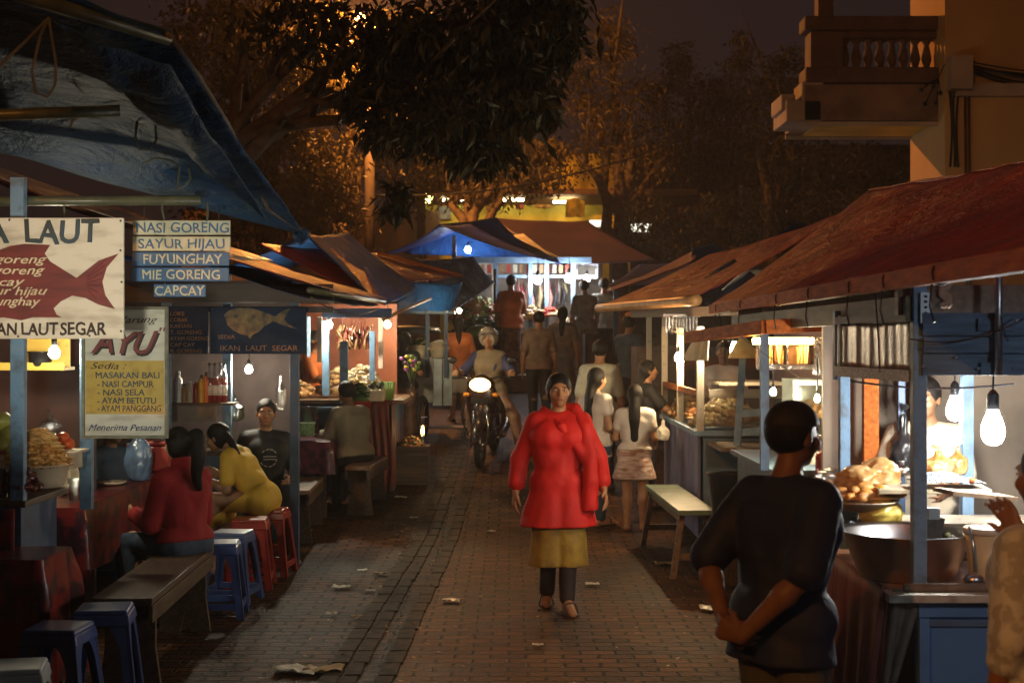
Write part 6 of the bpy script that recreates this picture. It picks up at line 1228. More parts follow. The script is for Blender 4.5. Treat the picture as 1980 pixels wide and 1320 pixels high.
# ---- nearest right stall
s1 = thing('market_stall', 'nearest right stall with slate plank front and red brown tarp roof', 'stall', (2.1, 6.8, 0), world=True, group=SGRP)
tarp([(1.55, 11.0, 2.14), (1.55, 4.0, 2.14), (2.78, 4.0, 2.66), (2.76, 11.0, 3.01)], 70, 34, sag=.09, wr=.034, seed=91, freq=1.5).build('roof_tarp', tarp_red, s1, smooth=True, solid=.006)
tarp([(2.78, 4.0, 2.665), (2.76, 11.0, 3.015), (4.4, 11.0, 2.2), (4.4, 4.0, 2.1)], 24, 16, sag=.07, wr=.02, seed=92, freq=1.5).build('rear_roof_tarp', tarp_red, s1, smooth=True, solid=.006)
mb = MB(); mb.bar((1.57, 11.15, 2.10), (1.57, 4.0, 2.10), .055, .075); mb.build('eave_beam', wood_or, s1, bevel=.005)
for y_ in (10.75, 9.6, 8.3, 7.4, 6.5, 5.9, 5.2):
    mb = MB()
    for d_ in (-.012, .012): mb.tube([(1.57 + .034 * math.cos(a), y_ + d_ * math.cos(a * .5), 2.10 + .043 * math.sin(a)) for a in [2 * math.pi * i / 12 for i in range(13)]], .004, 5)
    mb.tube([(1.535, y_, 2.06), (1.53, y_ + .01, 1.98), (1.54, y_ - .01, 1.92)], .004, 4); mb.build('rope_tie', black_pl, s1, smooth=True)
mb = MB(); mb.bar((1.66, 10.6, 1.985), (1.72, 6.12, 1.99), .05, .11); mb.build('plate_beam', M('olive_brown_beam', (.11, .085, .035), .6, scale=5, stretch=(6, 1, 6)), s1)
mb = MB(); mb.box((2.55, 6.2, 2.03), (1.75, .05, .13)); mb.build('front_beam', wood_mid, s1)
Yp = 6.1
for px, y, z0, z1, w, m_ in ((1776, 6.12, .81, 2.1, .058, paint), (1632, 7.15, .81, 1.98, .050, paint), (1869, 7.3, .95, 1.75, .058, paint_lt), (1930, 6.05, 1.62, 2.2, .0, paint), (1742, 7.9, .9, 1.8, .04, paint_dk)):
    if not w: continue
    mb = MB(); mb.box((PX(px, y), y, (z0 + z1) / 2), (w, w, z1 - z0)); mb.build('post', m_, s1, bevel=.003)
mb = MB(); mb.box((PX(1790, 6.07), 6.07, PZ(595, 6.07)), (.045, .008, .13)); 
for py in (573, 583, 594, 605, 615): mb.ell(P(1790, py, 6.064), (.008, .004, .006), 8, 5, m=1)
mb.build('slotted_angle', [M('galvanised', (.30, .32, .34), .5, metal=.5, var=.3), black_pl], s1)
for i, (a, b_) in enumerate(((605, 649), (652, 682), (684, 725))):
    mb = MB(); z0, z1 = PZ(b_, Yp), PZ(a, Yp); mb.box((PX(1779, Yp) + .55, Yp - .012 * (i % 2) - .03, (z0 + z1) / 2), (1.1, .022, z1 - z0)); mb.build('front_plank', slate, s1, bevel=.002)
for a_, b_, c_ in ((1918, 628, .16), (1925, 712, .17)): mb = MB(); mb.box((PX(a_, Yp), Yp - .058, PZ(b_, Yp)), (c_, .018, .052)); mb.build('metal_plate', slate, s1)
mb = MB(); mb.box((PX(1779, Yp) + .55, Yp + .005, (PZ(605, Yp) + PZ(722, Yp)) / 2), (1.08, .015, .25)); mb.build('added_backing', paint_dk, s1)  # unseen board added to stop the lit interior showing through the gaps
tube_between((PX(1931, 6.0), 6.0, PZ(725, 6.0)), (PX(1931, 6.0), 6.0, 2.32), .016, 'pipe', steel, s1)
for px, py in ((1785, 708), (1893, 712), (1960, 712), (1968, 620), (1850, 690)): mb = MB(); mb.ell(P(px, py, 6.03), (.007, .004, .007), 8, 5); mb.build('bolt', steel, s1)
# silver curtain on the side, between the two posts
xA, yA, xB, yB = PX(1624, 7.2), 7.2, PX(1769, 6.15), 6.15
mb = MB(); mb.grid(lambda u, v: Vector((xA + (xB - xA) * u - .01, yA + (yB - yA) * u, (1.72 + .22 * v) + (.006 * math.sin(u * 9)))) + Vector((-.6, -.3, 0)) * .013 * (math.sin(u * 30) + .6 * math.sin(u * 67 + 1)) * .5, 90, 8); mb.build('silver_curtain', M('silver_curtain', (.46, .41, .34), .32, metal=.75, scale=12, bump=.4, bscale=40, col2=(.34, .30, .25)), s1, smooth=True, solid=.003)
for z, hh, m_ in ((1.955, .035, wood_dk), (1.70, .05, M('speckled_trim', (.34, .24, .16), .5, scale=60, col2=(.12, .08, .06)))):
    mb = MB(); mb.bar((xA - .012, yA, z), (xB - .012, yB, z), .03, hh); mb.build('curtain_rail', m_, s1)
mb = MB(); mb.box((PX(1618, 7.25), 7.25, 1.83), (.03, .05, .35)); mb.build('side_trim', paint_dk, s1)
# counters
mb = MB(); mb.box((2.2, 6.0, .775), (1.25, .12, .035)); mb.build('front_ledge', M('worn_cream_ledge', (.34, .32, .25), .6, scale=12, col2=(.16, .14, .10), cut=(.3, .5)), s1, bevel=.004)
mb = MB(); mb.box((2.28, 6.06, .38), (1.12, .04, .76)); mb.build('front_panel', M('cabinet_blue', (.06, .17, .40), .5, scale=3, col2=(.045, .12, .28), bump=.1), s1)
for c_, d in (((2.28, 6.025, .715), (1.12, .03, .06)), ((1.745, 6.025, .34), (.045, .03, .68)), ((2.28, 6.03, .655), (1.03, .015, .025))): mb = MB(); mb.box(c_, d); mb.build('panel_trim', paint_dk if c_[2] > .6 and d[2] < .03 else M('cabinet_blue', (.1, .19, .32)), s1, bevel=.003)
mb = MB(); mb.box((2.25, 6.9, .765), (1.25, 1.65, .03)); mb.build('countertop', M('oiled_orange_cloth_top', (.36, .17, .08), .4, scale=6, var=.4), s1)
mb = MB(); mb.box((2.3, 7.0, .375), (1.1, 1.6, .74)); mb.build('cabinet', paint_dk, s1)
mb = MB(); mb.box((2.25, 7.62, .84), (1.2, .4, .12)); mb.build('rear_step', slate, s1)
mb = MB(); mb.box((2.2, 7.05, .955), (.95, .35, .03), (0, 0, R(0))); mb.build('tray_shelf', wood_cream, s1)
mb = MB(); mb.grid(lambda u, v: Vector((1.60 + .03 * u + .022 * math.sin(u * 46) * (1 - v) - .05 * (1 - v), 7.75 - 1.6 * u, .782 - .76 * (1 - v))), 60, 10); mb.build('side_cloth', cloth_rust, s1, smooth=True, solid=.005)
mb = MB(); mb.grid(lambda u, v: Vector((1.615 + .13 * u * v - .10 * (1 - v) + .02 * (1 - v) * math.sin(u * 6), 6.03 - .015 * math.sin(u * 9), .80 - .8 * (1 - v))), 12, 12); mb.build('canvas_flap', canvas, s1, smooth=True, solid=.006)
mb = MB(); mb.grid(lambda u, v: Vector((1.58 + .05 * u - .10 * (1 - v) - .02, 6.10 - .015 * math.sin(u * 9) - .08 * (1 - u), .80 - .8 * (1 - v))), 8, 12); mb.build('red_flap', cloth_rust, s1, smooth=True, solid=.006)
tube_between((1.66, 6.02, .805), (2.75, 6.04, .815), .022, 'rolled_mat', canvas, s1)
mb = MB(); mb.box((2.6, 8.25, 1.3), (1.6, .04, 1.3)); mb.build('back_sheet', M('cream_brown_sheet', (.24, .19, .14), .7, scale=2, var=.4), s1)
def coil(pts, name, lab):
    mb = MB(); mb.tube(pts, .006, 5); return tag(mb.build(name, canvas, smooth=True), lab, 'rope')
mb = MB(); c_ = P(1828, 540, 6.15)
for i in range(3): mb.tube([c_ + Vector((.02 * math.sin(j * .9 + i), .0, -.012 * j)) for j in range(11)], .011, 6)
tag(mb.build('knotted_rag', M('pale_rag', (.42, .26, .16), .8), smooth=True), 'pale twisted rag tied at the roof edge above the plank front', 'rag')
mb = MB()
mb.tube(sag(P(1690, 540, 6.3), P(1702, 720, 6.3), -.03, 8), .003, 4); mb.tube(sag(P(1760, 655, 6.0), P(1990, 610, 5.9), .05, 12), .003, 4); mb.tube(sag(P(1935, 610, 5.95), P(1950, 660, 5.95), .02, 8), .003, 4)
tag(mb.build('loose_wire', black_pl), 'thin loose black wires around the slate plank front', 'wire')
mb = MB()
for (a, b_, c_) in ((1700, 538, 585), (1395, 605, 705)):
    pass
mb.tube([P(1388, 595, 10.9), P(1402, 660, 10.9), P(1402, 705, 10.9)], .004, 4); tag(mb.build('tie_cord', black_pl), 'dark tie cord dangling from the far roof beam tip', 'cord')
mb = MB(); mb.tube(sag(P(1430, 650, 8.3), P(1552, 735, 8.3), .0, 4), .003, 4); tag(mb.build('guy_line', canvas), 'thin line slanting across the lit skewer case', 'line')
bulb('large white lamp glowing brightest at the right edge', P(1920, 800, 6.5), .055, 110, (1, .98, .93), .25, kind='long')
bulb('second white lamp left of the brightest one', P(1846, 770, 7.35), .045, 100, (1, .97, .9), .25, kind='long')
# things on the nearest counter
zt_ = .782
bowl('metal_basin', 'wide aluminium basin on the nearest right counter', (1.79, 6.46, .785), .285, .205, alu, .74, 'basin', 40, rim=.02)
mb = MB(); c_ = Vector((1.93, 6.44, .86)); mb.box(c_ + Vector((-.03, 0, .1)), (.07, .05, .2), (0, .2, 0)); mb.box(c_ + Vector((-.03, -.02, .215)), (.05, .05, .05), m=1); tag(mb.build('basin_scoop', [wood_dk, white_pl]), 'dark scoop with white tip standing in the basin', 'scoop')
heap('dark_herbs', 'dark leftovers lying in the aluminium basin', (1.98, 6.5, .86), .10, .1, .10, .02, 40, [wood_dk, M('herb', (.10, .12, .04), .6)], 96)
t = thing('plastic_tub', 'cream plastic tub with stained side right of the basin', 'tub', (PX(1912, 6.2), 6.22, .79))
mb = MB(); mb.lathe((0, 0, 0), [(.07, 0), (.075, .01), (.095, .22)], 24); mb.build('tub', M('stained_cream', (.50, .40, .22), .4, scale=12, col2=(.16, .10, .04), cut=(.28, .38)), t, smooth=True)
mb = MB(); mb.lathe((0, 0, .222), [(.10, 0), (.103, .004), (.103, .024), (.095, .028), (.001, .028)], 24); mb.build('lid', cream_pl, t, smooth=True)
t = thing('ladle', 'steel ladle resting against the cream tub', 'ladle', (PX(1885, 6.12), 6.12, .81)); mb = MB(); mb.ell((-.01, -.02, .02), (.045, .04, .03), 14, 8); mb.build('cup', alu, t, smooth=True); mb = MB(); mb.tube([(0, 0, .05), (.0, .02, .16), (-.01, .04, .24)], .007, 6); mb.build('handle', alu, t, smooth=True)
bag('yellow_bag', 'knotted yellow plastic bag behind the basin', P(1703, 1008, 6.85), .105, .08, .075, bag_yellow, 14, tail=.3)
bag('food_bag', 'amber bag of snacks at left of the counter', P(1660, 952, 7.0), .10, .09, .085, bag_amber, 15, knot=False, lobes=2.4)
bag('food_bag', 'puffy amber plastic bag beside the post', P(1702, 945, 7.1), .085, .08, .10, bag_amber, 16, knot=False, lobes=2.4)
bag('food_bag', 'clear crinkled bag leaning at the left end of the counter', P(1610, 950, 7.3), .09, .09, .075, bag_clear, 17, knot=False, lobes=2.4)
heap('fried_cakes', 'orange fried cakes under the amber bags', P(1675, 962, 6.9), .17, .1, .04, .035, 26, [M('orange_cake', (.55, .24, .05), .35, var=.3), orange_shred], 97)
mb = MB(); mb.lathe(P(1665, 985, 6.9), [(.10, 0), (.17, .04), (.185, .05), (.17, .045), (.001, .01)], 24); tag(mb.build('food_plate', cream_pl, smooth=True), 'wide cream plate holding the fried cakes', 'plate')
mb = MB(); mb.box(P(1600, 978, 7.25), (.24, .3, .11)); tag(mb.build('slate_box', slate), 'slate grey box at the left counter end', 'box')
def crate(label, c, d, mat, nx=14):
    t = thing('plastic_crate', label, 'basket', c); w, dd, h_ = d
    mb = MB()
    for s_ in (-1, 1):
        for i in range(nx): mb.box((-w / 2 + w * (i + .5) / nx, s_ * dd / 2, h_ / 2), (w / nx * .45, .006, h_))
        for i in range(8): mb.box((s_ * w / 2, -dd / 2 + dd * (i + .5) / 8, h_ / 2), (.006, dd / 8 * .45, h_))
    mb.build('slats', mat, t)
    mb = MB()
    for z in (.008, h_ * .5, h_): 
        for s_ in (-1, 1): mb.box((0, s_ * dd / 2, z), (w + .012, .010, .012)); mb.box((s_ * w / 2, 0, z), (.010, dd, .012))
    mb.build('rims', mat, t); mb = MB(); mb.box((0, 0, .004), (w, dd, .006)); mb.build('base', mat, t)
    return t
crate('dark blue slatted basket under the cutting board', (PX(1790, 6.95), 6.98, .80), (.30, .22, .12), paint_dk)
mb = MB(); mb.box(P(1800, 945, 6.85), (.52, .26, .022), (0, R(-1), R(-8))); tag(mb.build('cutting_board', M('board_wood', (.34, .28, .18), .6, scale=6, stretch=(1, 8, 8)), bevel=.004), 'pale chopping board lying on the dark blue basket', 'board')
mb = MB(); mb.box(P(1885, 955, 6.6), (.32, .2, .02), (0, R(6), R(10))); tag(mb.build('paper_sheet', M('brown_paper', (.38, .28, .18), .7)), 'folded brown paper sheet at the right of the counter', 'paper')
mb = MB(); cl_ = P(1828, 930, 6.8); mb.grid(lambda u, v: cl_ + Vector(((u - .5) * .32, (v - .5) * .2, .05 * math.exp(-((u - .45) ** 2 + (v - .5) ** 2) * 9) + .012 * nz3(u * 6, v * 6, 3))), 26, 18)
ck = M('checked_towel', (.45, .48, .46), .7, scale=3)
bt = ck.node_tree; br = bt.nodes.new('ShaderNodeTexBrick'); br.offset = 0; br.inputs['Scale'].default_value = 1; br.inputs['Brick Width'].default_value = .024; br.inputs['Row Height'].default_value = .024; br.inputs['Mortar Size'].default_value = .0035; br.inputs['Color1'].default_value = (.46, .49, .48, 1); br.inputs['Color2'].default_value = (.46, .49, .48, 1); br.inputs['Mortar'].default_value = (.03, .05, .07, 1)
bt.links.new([x for x in bt.nodes if x.type == 'TEX_COORD'][0].outputs['Object'], br.inputs['Vector']); bt.links.new(br.outputs['Color'], [x for x in bt.nodes if x.type == 'BSDF_PRINCIPLED'][0].inputs['Base Color'])
tag(mb.build('checked_towel', ck, smooth=True, solid=.004), 'crumpled blue checked towel on the chopping board', 'towel')
bag('food_bag', 'crinkled amber bag behind the checked towel', P(1815, 915, 7.0), .075, .05, .06, bag_amber, 18)
bag('food_bag', 'small upright amber bag by the pale blue post', P(1852, 915, 7.05), .05, .04, .07, bag_amber, 19)
mb = MB(); mb.ell(P(1880, 928, 6.7), (.016, .016, .014), 10, 6); tag(mb.build('tomato', tomato, smooth=True), 'single small red tomato right of the towel', 'tomato')
bag('rubbish_bag', 'long black bag hanging behind the counter post', P(1748, 905, 7.85), .075, .06, .135, black_pl, 20, tail=.8)
bag('plastic_bag', 'small shiny clear bag under the black hanging bag', P(1745, 918, 7.6), .05, .05, .04, bag_clear, 23)
bag('plastic_bag', 'crumpled clear film heap low behind the dark shirt man', P(1596, 1045, 7.35), .10, .10, .09, GLASS('warm_clear_film', (.9, .75, .55), .35, .15), 24)
for i, (px, gm, lq) in enumerate(((1588, cup_glass, M('red_drink', (.5, .03, .015), .15)), (1628, green_g, red_sy), (1658, green_g, None))):
    bottle(['bottle of red drink in front of the white showcase', 'green bottle hidden beside the pale post', 'green bottle left of the brown post'][i], P(px, 928, 8.5), .26, .036, gm, lq, white_pl, 'bottles in front of the white showcase')
# litter
random.seed(2)
pm = [M('litter_paper', (.55, .48, .36), .7), M('litter_leaf', (.30, .17, .05), .7), M('litter_film', (.45, .43, .36), .3)]
for i, (px, py, s) in enumerate(((570, 1300, .09), (625, 1298, .08), (872, 1164, .045), (660, 1138, .05), (735, 1112, .04), (700, 1105, .03), (715, 1145, .03), (690, 1195, .03), (775, 985, .05), (800, 1010, .03), (1285, 1092, .06), (1380, 1180, .07), (1145, 1132, .04), (860, 955, .03), (950, 1030, .03), (640, 1190, .03), (590, 1030, .05), (1040, 1250, .025))):
    Y = 1.85 * F / (py - 660)
    for _ in range(4): Y = (CAMZ - gz(Y)) * F / (py - 660)
    c = Vector((PX(px, Y), Y, gz(Y) + .012)); sd = i * 3.1
    s *= 1.35; mb = MB(); mb.grid(lambda u, v: c + Vector(((u - .5) * s * 2, (v - .5) * s * 1.4 + .2 * s * math.sin(u * 5 + sd), .004 + .35 * s * abs(nz3(u * 3 + sd, v * 3, sd)))), 8, 7)
    where = ['at the lower left edge of the paving', 'next to the leaf litter at lower left', 'lying alone in the middle of the lane', 'just left of the drain line', 'on the drain line below the benches', 'small one on the drain line', 'orange lit one on the drain strip', 'lowest one on the drain strip', 'under the narrow bench', 'near the crate', 'under the green bench', 'by the dark shirt man', 'right of the red walking woman', 'far one at left of the lane', 'left of the red walking woman', 'left of the drain line near the stools', 'beside the worn bench leg', 'in front of the red walking woman'][i]
    tag(mb.build('litter', pm[i % 3], smooth=True, solid=.001), 'crumpled %s %s' % (['paper scrap', 'dry leaf wrapper', 'plastic scrap'][i % 3], where), 'litter', 'litter on the paving')
rs_ = np.random.RandomState(77); N_ = 420; ly = rs_.uniform(6.8, 16, N_); lx = np.where(rs_.rand(N_) < .6, rs_.normal(-.85, .25, N_), rs_.uniform(-1.6, 1.5, N_))
pts_ = np.stack([lx, ly, np.array([gz(y) for y in ly]) + .008], 1); v, f = leaves(pts_, .045, 0.0, .5, rs_); v[:, 2] = pts_[np.repeat(np.arange(N_), 5), 2] + np.abs(v[:, 2] - pts_[np.repeat(np.arange(N_), 5), 2]) * .3
tag(link_mesh('fallen_leaves', v, f, M('fallen_leaf', (.34, .18, .07), .6, var=.7, scale=3)), 'small fallen leaves and scraps along the drain', 'leaves', kind='stuff')
# unseen lamps inferred from the lit signs and cabinet; shades added to aim them
def pendant(label, p, tgt, power, cone, col):
    t = thing('assumed_pendant_lamp', label, 'lamp', p); d = (Vector(tgt) - Vector(p)); rot = d.to_track_quat('-Z', 'Y').to_matrix()
    mb = MB(); mb.lathe((0, 0, 0), [(.14, -.06), (.12, -.02), (.05, .08), (.03, .12)], 16); mb.v = [tuple(rot @ Vector(q)) for q in mb.v]; mb.build('lamp_shade', steel, t, smooth=True, solid=.004)
    mb = MB(); mb.ell(rot @ Vector((0, 0, .01)), .03, 10, 6); mb.build('globe', EM('pendant_globe', col, 12), t, smooth=True)
    mb = MB(); mb.tube([(0, 0, .06), (0, 0, .99)], .006, 5); mb.build('cord', black_pl, t)
    L = bpy.data.lights.new('pendant_light', 'SPOT'); L.energy = power; L.color = col; L.shadow_soft_size = .10; L.spot_size = cone; L.spot_blend = .6
    lo = bpy.data.objects.new('pendant_light', L); COL.objects.link(lo); lo.parent = t; lo.location = rot @ Vector((0, 0, -.07)); lo.rotation_euler = d.to_track_quat('-Z', 'Y').to_euler()
pendant('unseen lamp out of view left, shade added to aim it at the sign boards', (-1.42, 3.25, 1.7), (-2.2, 7.6, 2.08), 520, R(27), (1, .93, .74))
pendant('unseen lamp out of view right, shade added to aim it at the cart front', (2.7, 2.6, 2.3), (2.35, 6.05, 1.35), 95, R(48), (.72, .86, 1))
# ================================================================== PEOPLE AND THE MOTORBIKE
c_red = M('bright_red_cotton', (.52, .008, .005), .7, var=.2, scale=4, bump=.8, bscale=11); c_olive = M('olive_gold_sarong', (.36, .24, .03), .6, scale=9, col2=(.20, .12, .02), bump=.8, bscale=11); c_dark = M('dark_trousers', (.03, .022, .022), .7, var=.3, bump=.8, bscale=11)
c_sweat = M('dark_red_knit', (.30, .008, .012), .75, scale=120, var=.25, bump=.5, bscale=160, stretch=(3, 3, .15)); c_jean = M('dark_denim', (.035, .055, .09), .75, var=.3, scale=14, bump=.8, bscale=11)
c_yel = M('mustard_yellow_dress', (.74, .46, .05), .65, var=.15, scale=4, bump=.8, bscale=11); c_black = M('black_cotton', (.014, .014, .015), .7, var=.3, bump=.8, bscale=11); c_beige = M('beige_shirt', (.42, .36, .22), .7, var=.15, scale=4, bump=.8, bscale=11)
c_white = M('white_cotton', (.68, .62, .56), .65, var=.12, scale=4, bump=.8, bscale=11); c_tier = M('pale_pink_tiered_cloth', (.66, .52, .46), .7, scale=7, col2=(.36, .20, .16), stretch=(1.2, 1.2, 4.5), cut=(.38, .56), bump=.8, bscale=11); c_navy = M('navy_shirt', (.010, .015, .055), .7, var=.3, scale=5, bump=.8, bscale=11)
c_or = M('orange_shirt', (.48, .13, .03), .65, var=.25, scale=5, bump=.8, bscale=11); c_grey = M('grey_shirt', (.22, .19, .16), .7, var=.25, bump=.8, bscale=11); c_cream = M('cream_shirt', (.60, .52, .38), .65, var=.12, scale=3, bump=.8, bscale=11); c_sarong = M('brown_sarong', (.12, .06, .04), .7, scale=14, var=.5, bump=.8, bscale=11); c_grn = M('pale_green_grey_shirt', (.40, .40, .33), .7, var=.2, bump=.8, bscale=11); c_olv = M('grey_olive_trousers', (.075, .075, .06), .75, var=.25, bump=.8, bscale=11)
c_pat = M('beige_floral_dress', (.60, .68, .80), .7, scale=22, col2=(.40, .44, .52), cut=(.45, .55), bump=.8, bscale=11); c_pinkt = M('dusty_pink_trousers', (.34, .20, .14), .7, var=.2, bump=.8, bscale=11); sand = M('sandal', (.32, .12, .05), .6, var=.2); sand_d = M('dark_sandal', (.05, .035, .03), .6)
c_bluedk = M('dusty_blue_shirt', (.05, .075, .11), .7, var=.25, bump=.8, bscale=11)
PONY = [.05, .045, .04, .03]
def prs(n):
    return n

# woman in dark red sweater on the plank bench
H = 1.58; J = joints(H, .505, lean=.10)
for S, q in (('L', 1), ('R', -1)): J['el' + S] = J['sh' + S] + v3(q * .06, -.05, -.27); J['wr' + S] = J['el' + S] + v3(-q * .05, -.22, .04); J['an' + S] = v3(q * .1, -.33, .08)
person('woman in dark red sweater with long black ponytail sitting on the plank bench', (-2.06, 8.98, 0), R(-128), H, J, [('trousers', c_jean), ('shirt', c_sweat, {'sleeve': 1.95, 'drop': .0, 'collar': True, 'wr': .004})], hair=([.046, .042, .045, .035, .02], [(-.02, .075, 1.26), (.0, .125, 1.15), (.01, .115, 1.02), (-.02, .11, .92)]), skin=SKIN_L, fem=True, yaw=R(-12), vox=.0105, shoes=sand_d, seed=2)
# woman in yellow leaning over her meal
H = 1.55; J = joints(H, .53, lean=.62)
for S, q in (('L', 1), ('R', -1)): J['el' + S] = J['sh' + S] + v3(q * .05, .0, -.24); J['wr' + S] = J['el' + S] + v3(-q * .04, -.20, .08)
J['sitdress'] = 1; J['sit'] = 1
person('woman in mustard yellow dress leaning over the eating table', (-1.98, 11.3, 0), R(-102), H, J, [('skirt', c_yel, {'shin': .25, 'ease': .02}), ('shirt', c_yel, {'sleeve': .7, 'drop': .0})], hair=([.045, .035, .025], [(.04, -.29, 1.10), (.09, -.20, 1.0), (.11, -.14, .88)]), skin=SKIN_L, fem=True, pitch=R(12), vox=.0105, shoes=sand_d, seed=3)
# man in black facing the camera
H = 1.68; J = joints(H, .50, lean=.06)
for S, q in (('L', 1), ('R', -1)): J['el' + S] = J['sh' + S] + v3(q * .10, -.02, -.27); J['wr' + S] = J['el' + S] + v3(-q * .10, -.21, -.06)
bm_man = person('man in black T-shirt with pale round print facing the camera', (-2.13, 12.25, 0), R(22), H, J, [('trousers', c_jean), ('shirt', c_black, {'sleeve': .85, 'drop': .01})], hair='short', yaw=R(-14), vox=.0105, girth=1.05, shoes=sand_d, seed=4)
mb = MB()
for i in range(12):
    a = 2 * math.pi * i / 12; q = [(.075 * math.cos(a + d_), -.172 - .012 * math.sin(a + d_) + .03 * abs(math.cos(a)), .86 + .075 * math.sin(a + d_)) for d_ in (0, .2, .38)]
    mb.tube(q, .0065, 5)
for z in (-.012, .012): mb.tube([(-.05, -.178, .86 + z), (0, -.186, .862 + z), (.06, -.178, .858 + z)], .006, 5)
o = mb.build('shirt_print', M('grey_print', (.36, .36, .32), .7), bm_man); o['kind'] = 'stuff'
# man in beige from behind
H = 1.64; J = joints(H, .50, lean=.22)
for S, q in (('L', 1), ('R', -1)): J['el' + S] = J['sh' + S] + v3(q * .06, -.10, -.25); J['wr' + S] = J['el' + S] + v3(-q * .04, -.21, .03)
person('man in beige shirt hunched on the narrow bench with his back turned', (-1.60, 14.5, gz(14.5)), R(-138), H, J, [('trousers', c_dark), ('shirt', c_beige, {'sleeve': 1.4, 'drop': .03, 'loose': 1})], hair='short', face=False, girth=1.12, shoes=sand_d, seed=5)
# seated person in dusty blue behind the price board
H = 1.62; J = joints(H, .47, lean=.12)
for S, q in (('L', 1), ('R', -1)): J['el' + S] = J['sh' + S] + v3(q * .08, -.04, -.26); J['wr' + S] = J['el' + S] + v3(-q * .14, -.18, .0)
person('person in dusty blue shirt seated behind the tall price board', (-3.15, 11.02, 0), R(52), H, J, [('trousers', c_dark), ('shirt', c_bluedk, {'sleeve': .9})], hair='short', seed=6)
plastic_stool(blue_pl, 'blue plastic stool under the person in dusty blue', (-3.15, 11.02, 0), 0, SG, .46)
# vegetable stall vendor
H = 1.62; J = joints(H); J['elR'] = J['shR'] + v3(-.06, -.12, -.24); J['wrR'] = J['elR'] + v3(.05, -.22, .05)
person('vendor in orange shirt standing inside the vegetable stall', (PX(606, 16.85), 16.9, gz(16.9)), R(70), H, J, [('trousers', c_dark), ('shirt', c_or, {'sleeve': .8, 'drop': .05})], seed=7)
H = 1.5; J = joints(H, lean=.08)
for S, q in (('L', 1), ('R', -1)): J['el' + S] = J['sh' + S] + v3(q * .05, -.08, -.22); J['wr' + S] = J['el' + S] + v3(-q * .02, -.2, -.02)
person('dark haired woman in black top bending at the tin cart', (PX(780, 18.1), 18.15, gz(18.1)), R(168), H, J, [('skirt', c_sarong, {'len': .4, 'flare': .085}), ('shirt', c_black, {'sleeve': .6, 'drop': .03})], hair=([.05, .045, .03], [(0, .09, 1.2), (.0, .11, 1.02)]), face=False, fem=True, shoes=sand_d, seed=8)
H = 1.5; J = joints(H); J['elL'] = J['shL'] + v3(.08, -.06, -.22); J['wrL'] = J['elL'] + v3(-.05, -.2, .03)
person('woman in orange top and white shorts standing at the tin cart', (PX(886, 20.4), 20.4, gz(20.4)), R(196), H, J, [('shorts', c_white, {'len': .48, 'cuff': .055}), ('shirt', c_or, {'sleeve': .75, 'drop': .05, 'loose': 1})], hair=([.05, .04, .025], [(.01, .085, 1.2), (.02, .095, 1.08)]), face=False, fem=True, girth=1.12, shoes=white_pl, seed=9)
mb = MB(); zt2 = gz(24) + .22; mb.box((.65, 24.0, zt2 / 2 + .3), (3.2, 1.15, zt2 - .6)); tag(mb.build('low_platform', M('dusty_step', (.14, .10, .075), .8)), 'low brown step in front of the far goods stall', 'step')
H = 1.68; J = joints(H); J['elR'] = J['shR'] + v3(-.07, -.08, -.26); J['wrR'] = J['elR'] + v3(.03, -.22, .02)
person('man in orange shirt seen from behind at the far goods stall', (PX(988, 23.9), 23.9, zt2), R(190), H, J, [('skirt', c_sarong, {'len': .44, 'flare': .075}), ('shirt', c_or, {'sleeve': .8, 'drop': .06, 'loose': 1})], hair='short', face=False, girth=1.08, shoes=sand_d, seed=10)
H = 1.6; J = joints(H)
person('person in grey shirt waiting at the right end of the far goods stall', (PX(1130, 23.8), 23.85, zt2), R(200), H, J, [('trousers', c_grey), ('shirt', c_grey, {'sleeve': .8, 'drop': .05})], hair='short', face=False, shoes=sand_d, seed=11)
H = 1.64; J = joints(H)
person('person in pale grey shirt under the red brown roof edge', (PX(1168, 24.2), 24.2, zt2), R(165), H, J, [('trousers', c_dark), ('shirt', c_grn, {'sleeve': .8, 'drop': .05})], hair='short', face=False, shoes=sand_d, seed=12)
# centre group
H = 1.64; J = joints(H); J['anL'] = v3(.09, .22, .12); J['knL'] = v3(.09, -.02, .46); J['toeL'] = v3(.1, .14, .03)
person('man in pale green shirt walking away behind the white blouse woman', (PX(1160, 15.6), 15.6, gz(15.6)), R(172), H, J, [('trousers', c_dark), ('shirt', c_grn, {'sleeve': .85, 'drop': .06})], hair='short', face=False, shoes=sand_d, seed=13)
H = 1.54; J = joints(H); J['elL'] = J['shL'] + v3(.07, .04, -.24); J['wrL'] = J['elL'] + v3(-.03, -.22, -.02); J['elR'] = J['shR'] + v3(-.06, .0, -.25); J['wrR'] = J['elR'] + v3(.06, -.2, .0)
person('young woman in white blouse and jeans with long loose hair', (PX(1152, 13.86), 13.86, gz(13.86)), R(128), H, J, [('trousers', c_jean), ('shirt', c_white, {'sleeve': .35, 'drop': .09, 'flare': .075})], hair=([.052, .055, .05, .035], [(0, .075, 1.25), (-.02, .10, 1.12), (-.03, .10, 1.0), (-.04, .09, .93)]), skin=SKIN_L, fem=True, shoes=sand_d, vox=.011, seed=14)
H = 1.40; J = joints(H); J['elL'] = J['shL'] + v3(.06, -.02, -.22); J['wrL'] = J['elL'] + v3(-.02, -.17, .02); J['elR'] = J['shR'] + v3(-.05, .0, -.22); J['wrR'] = J['elR'] + v3(-.01, -.16, -.06)
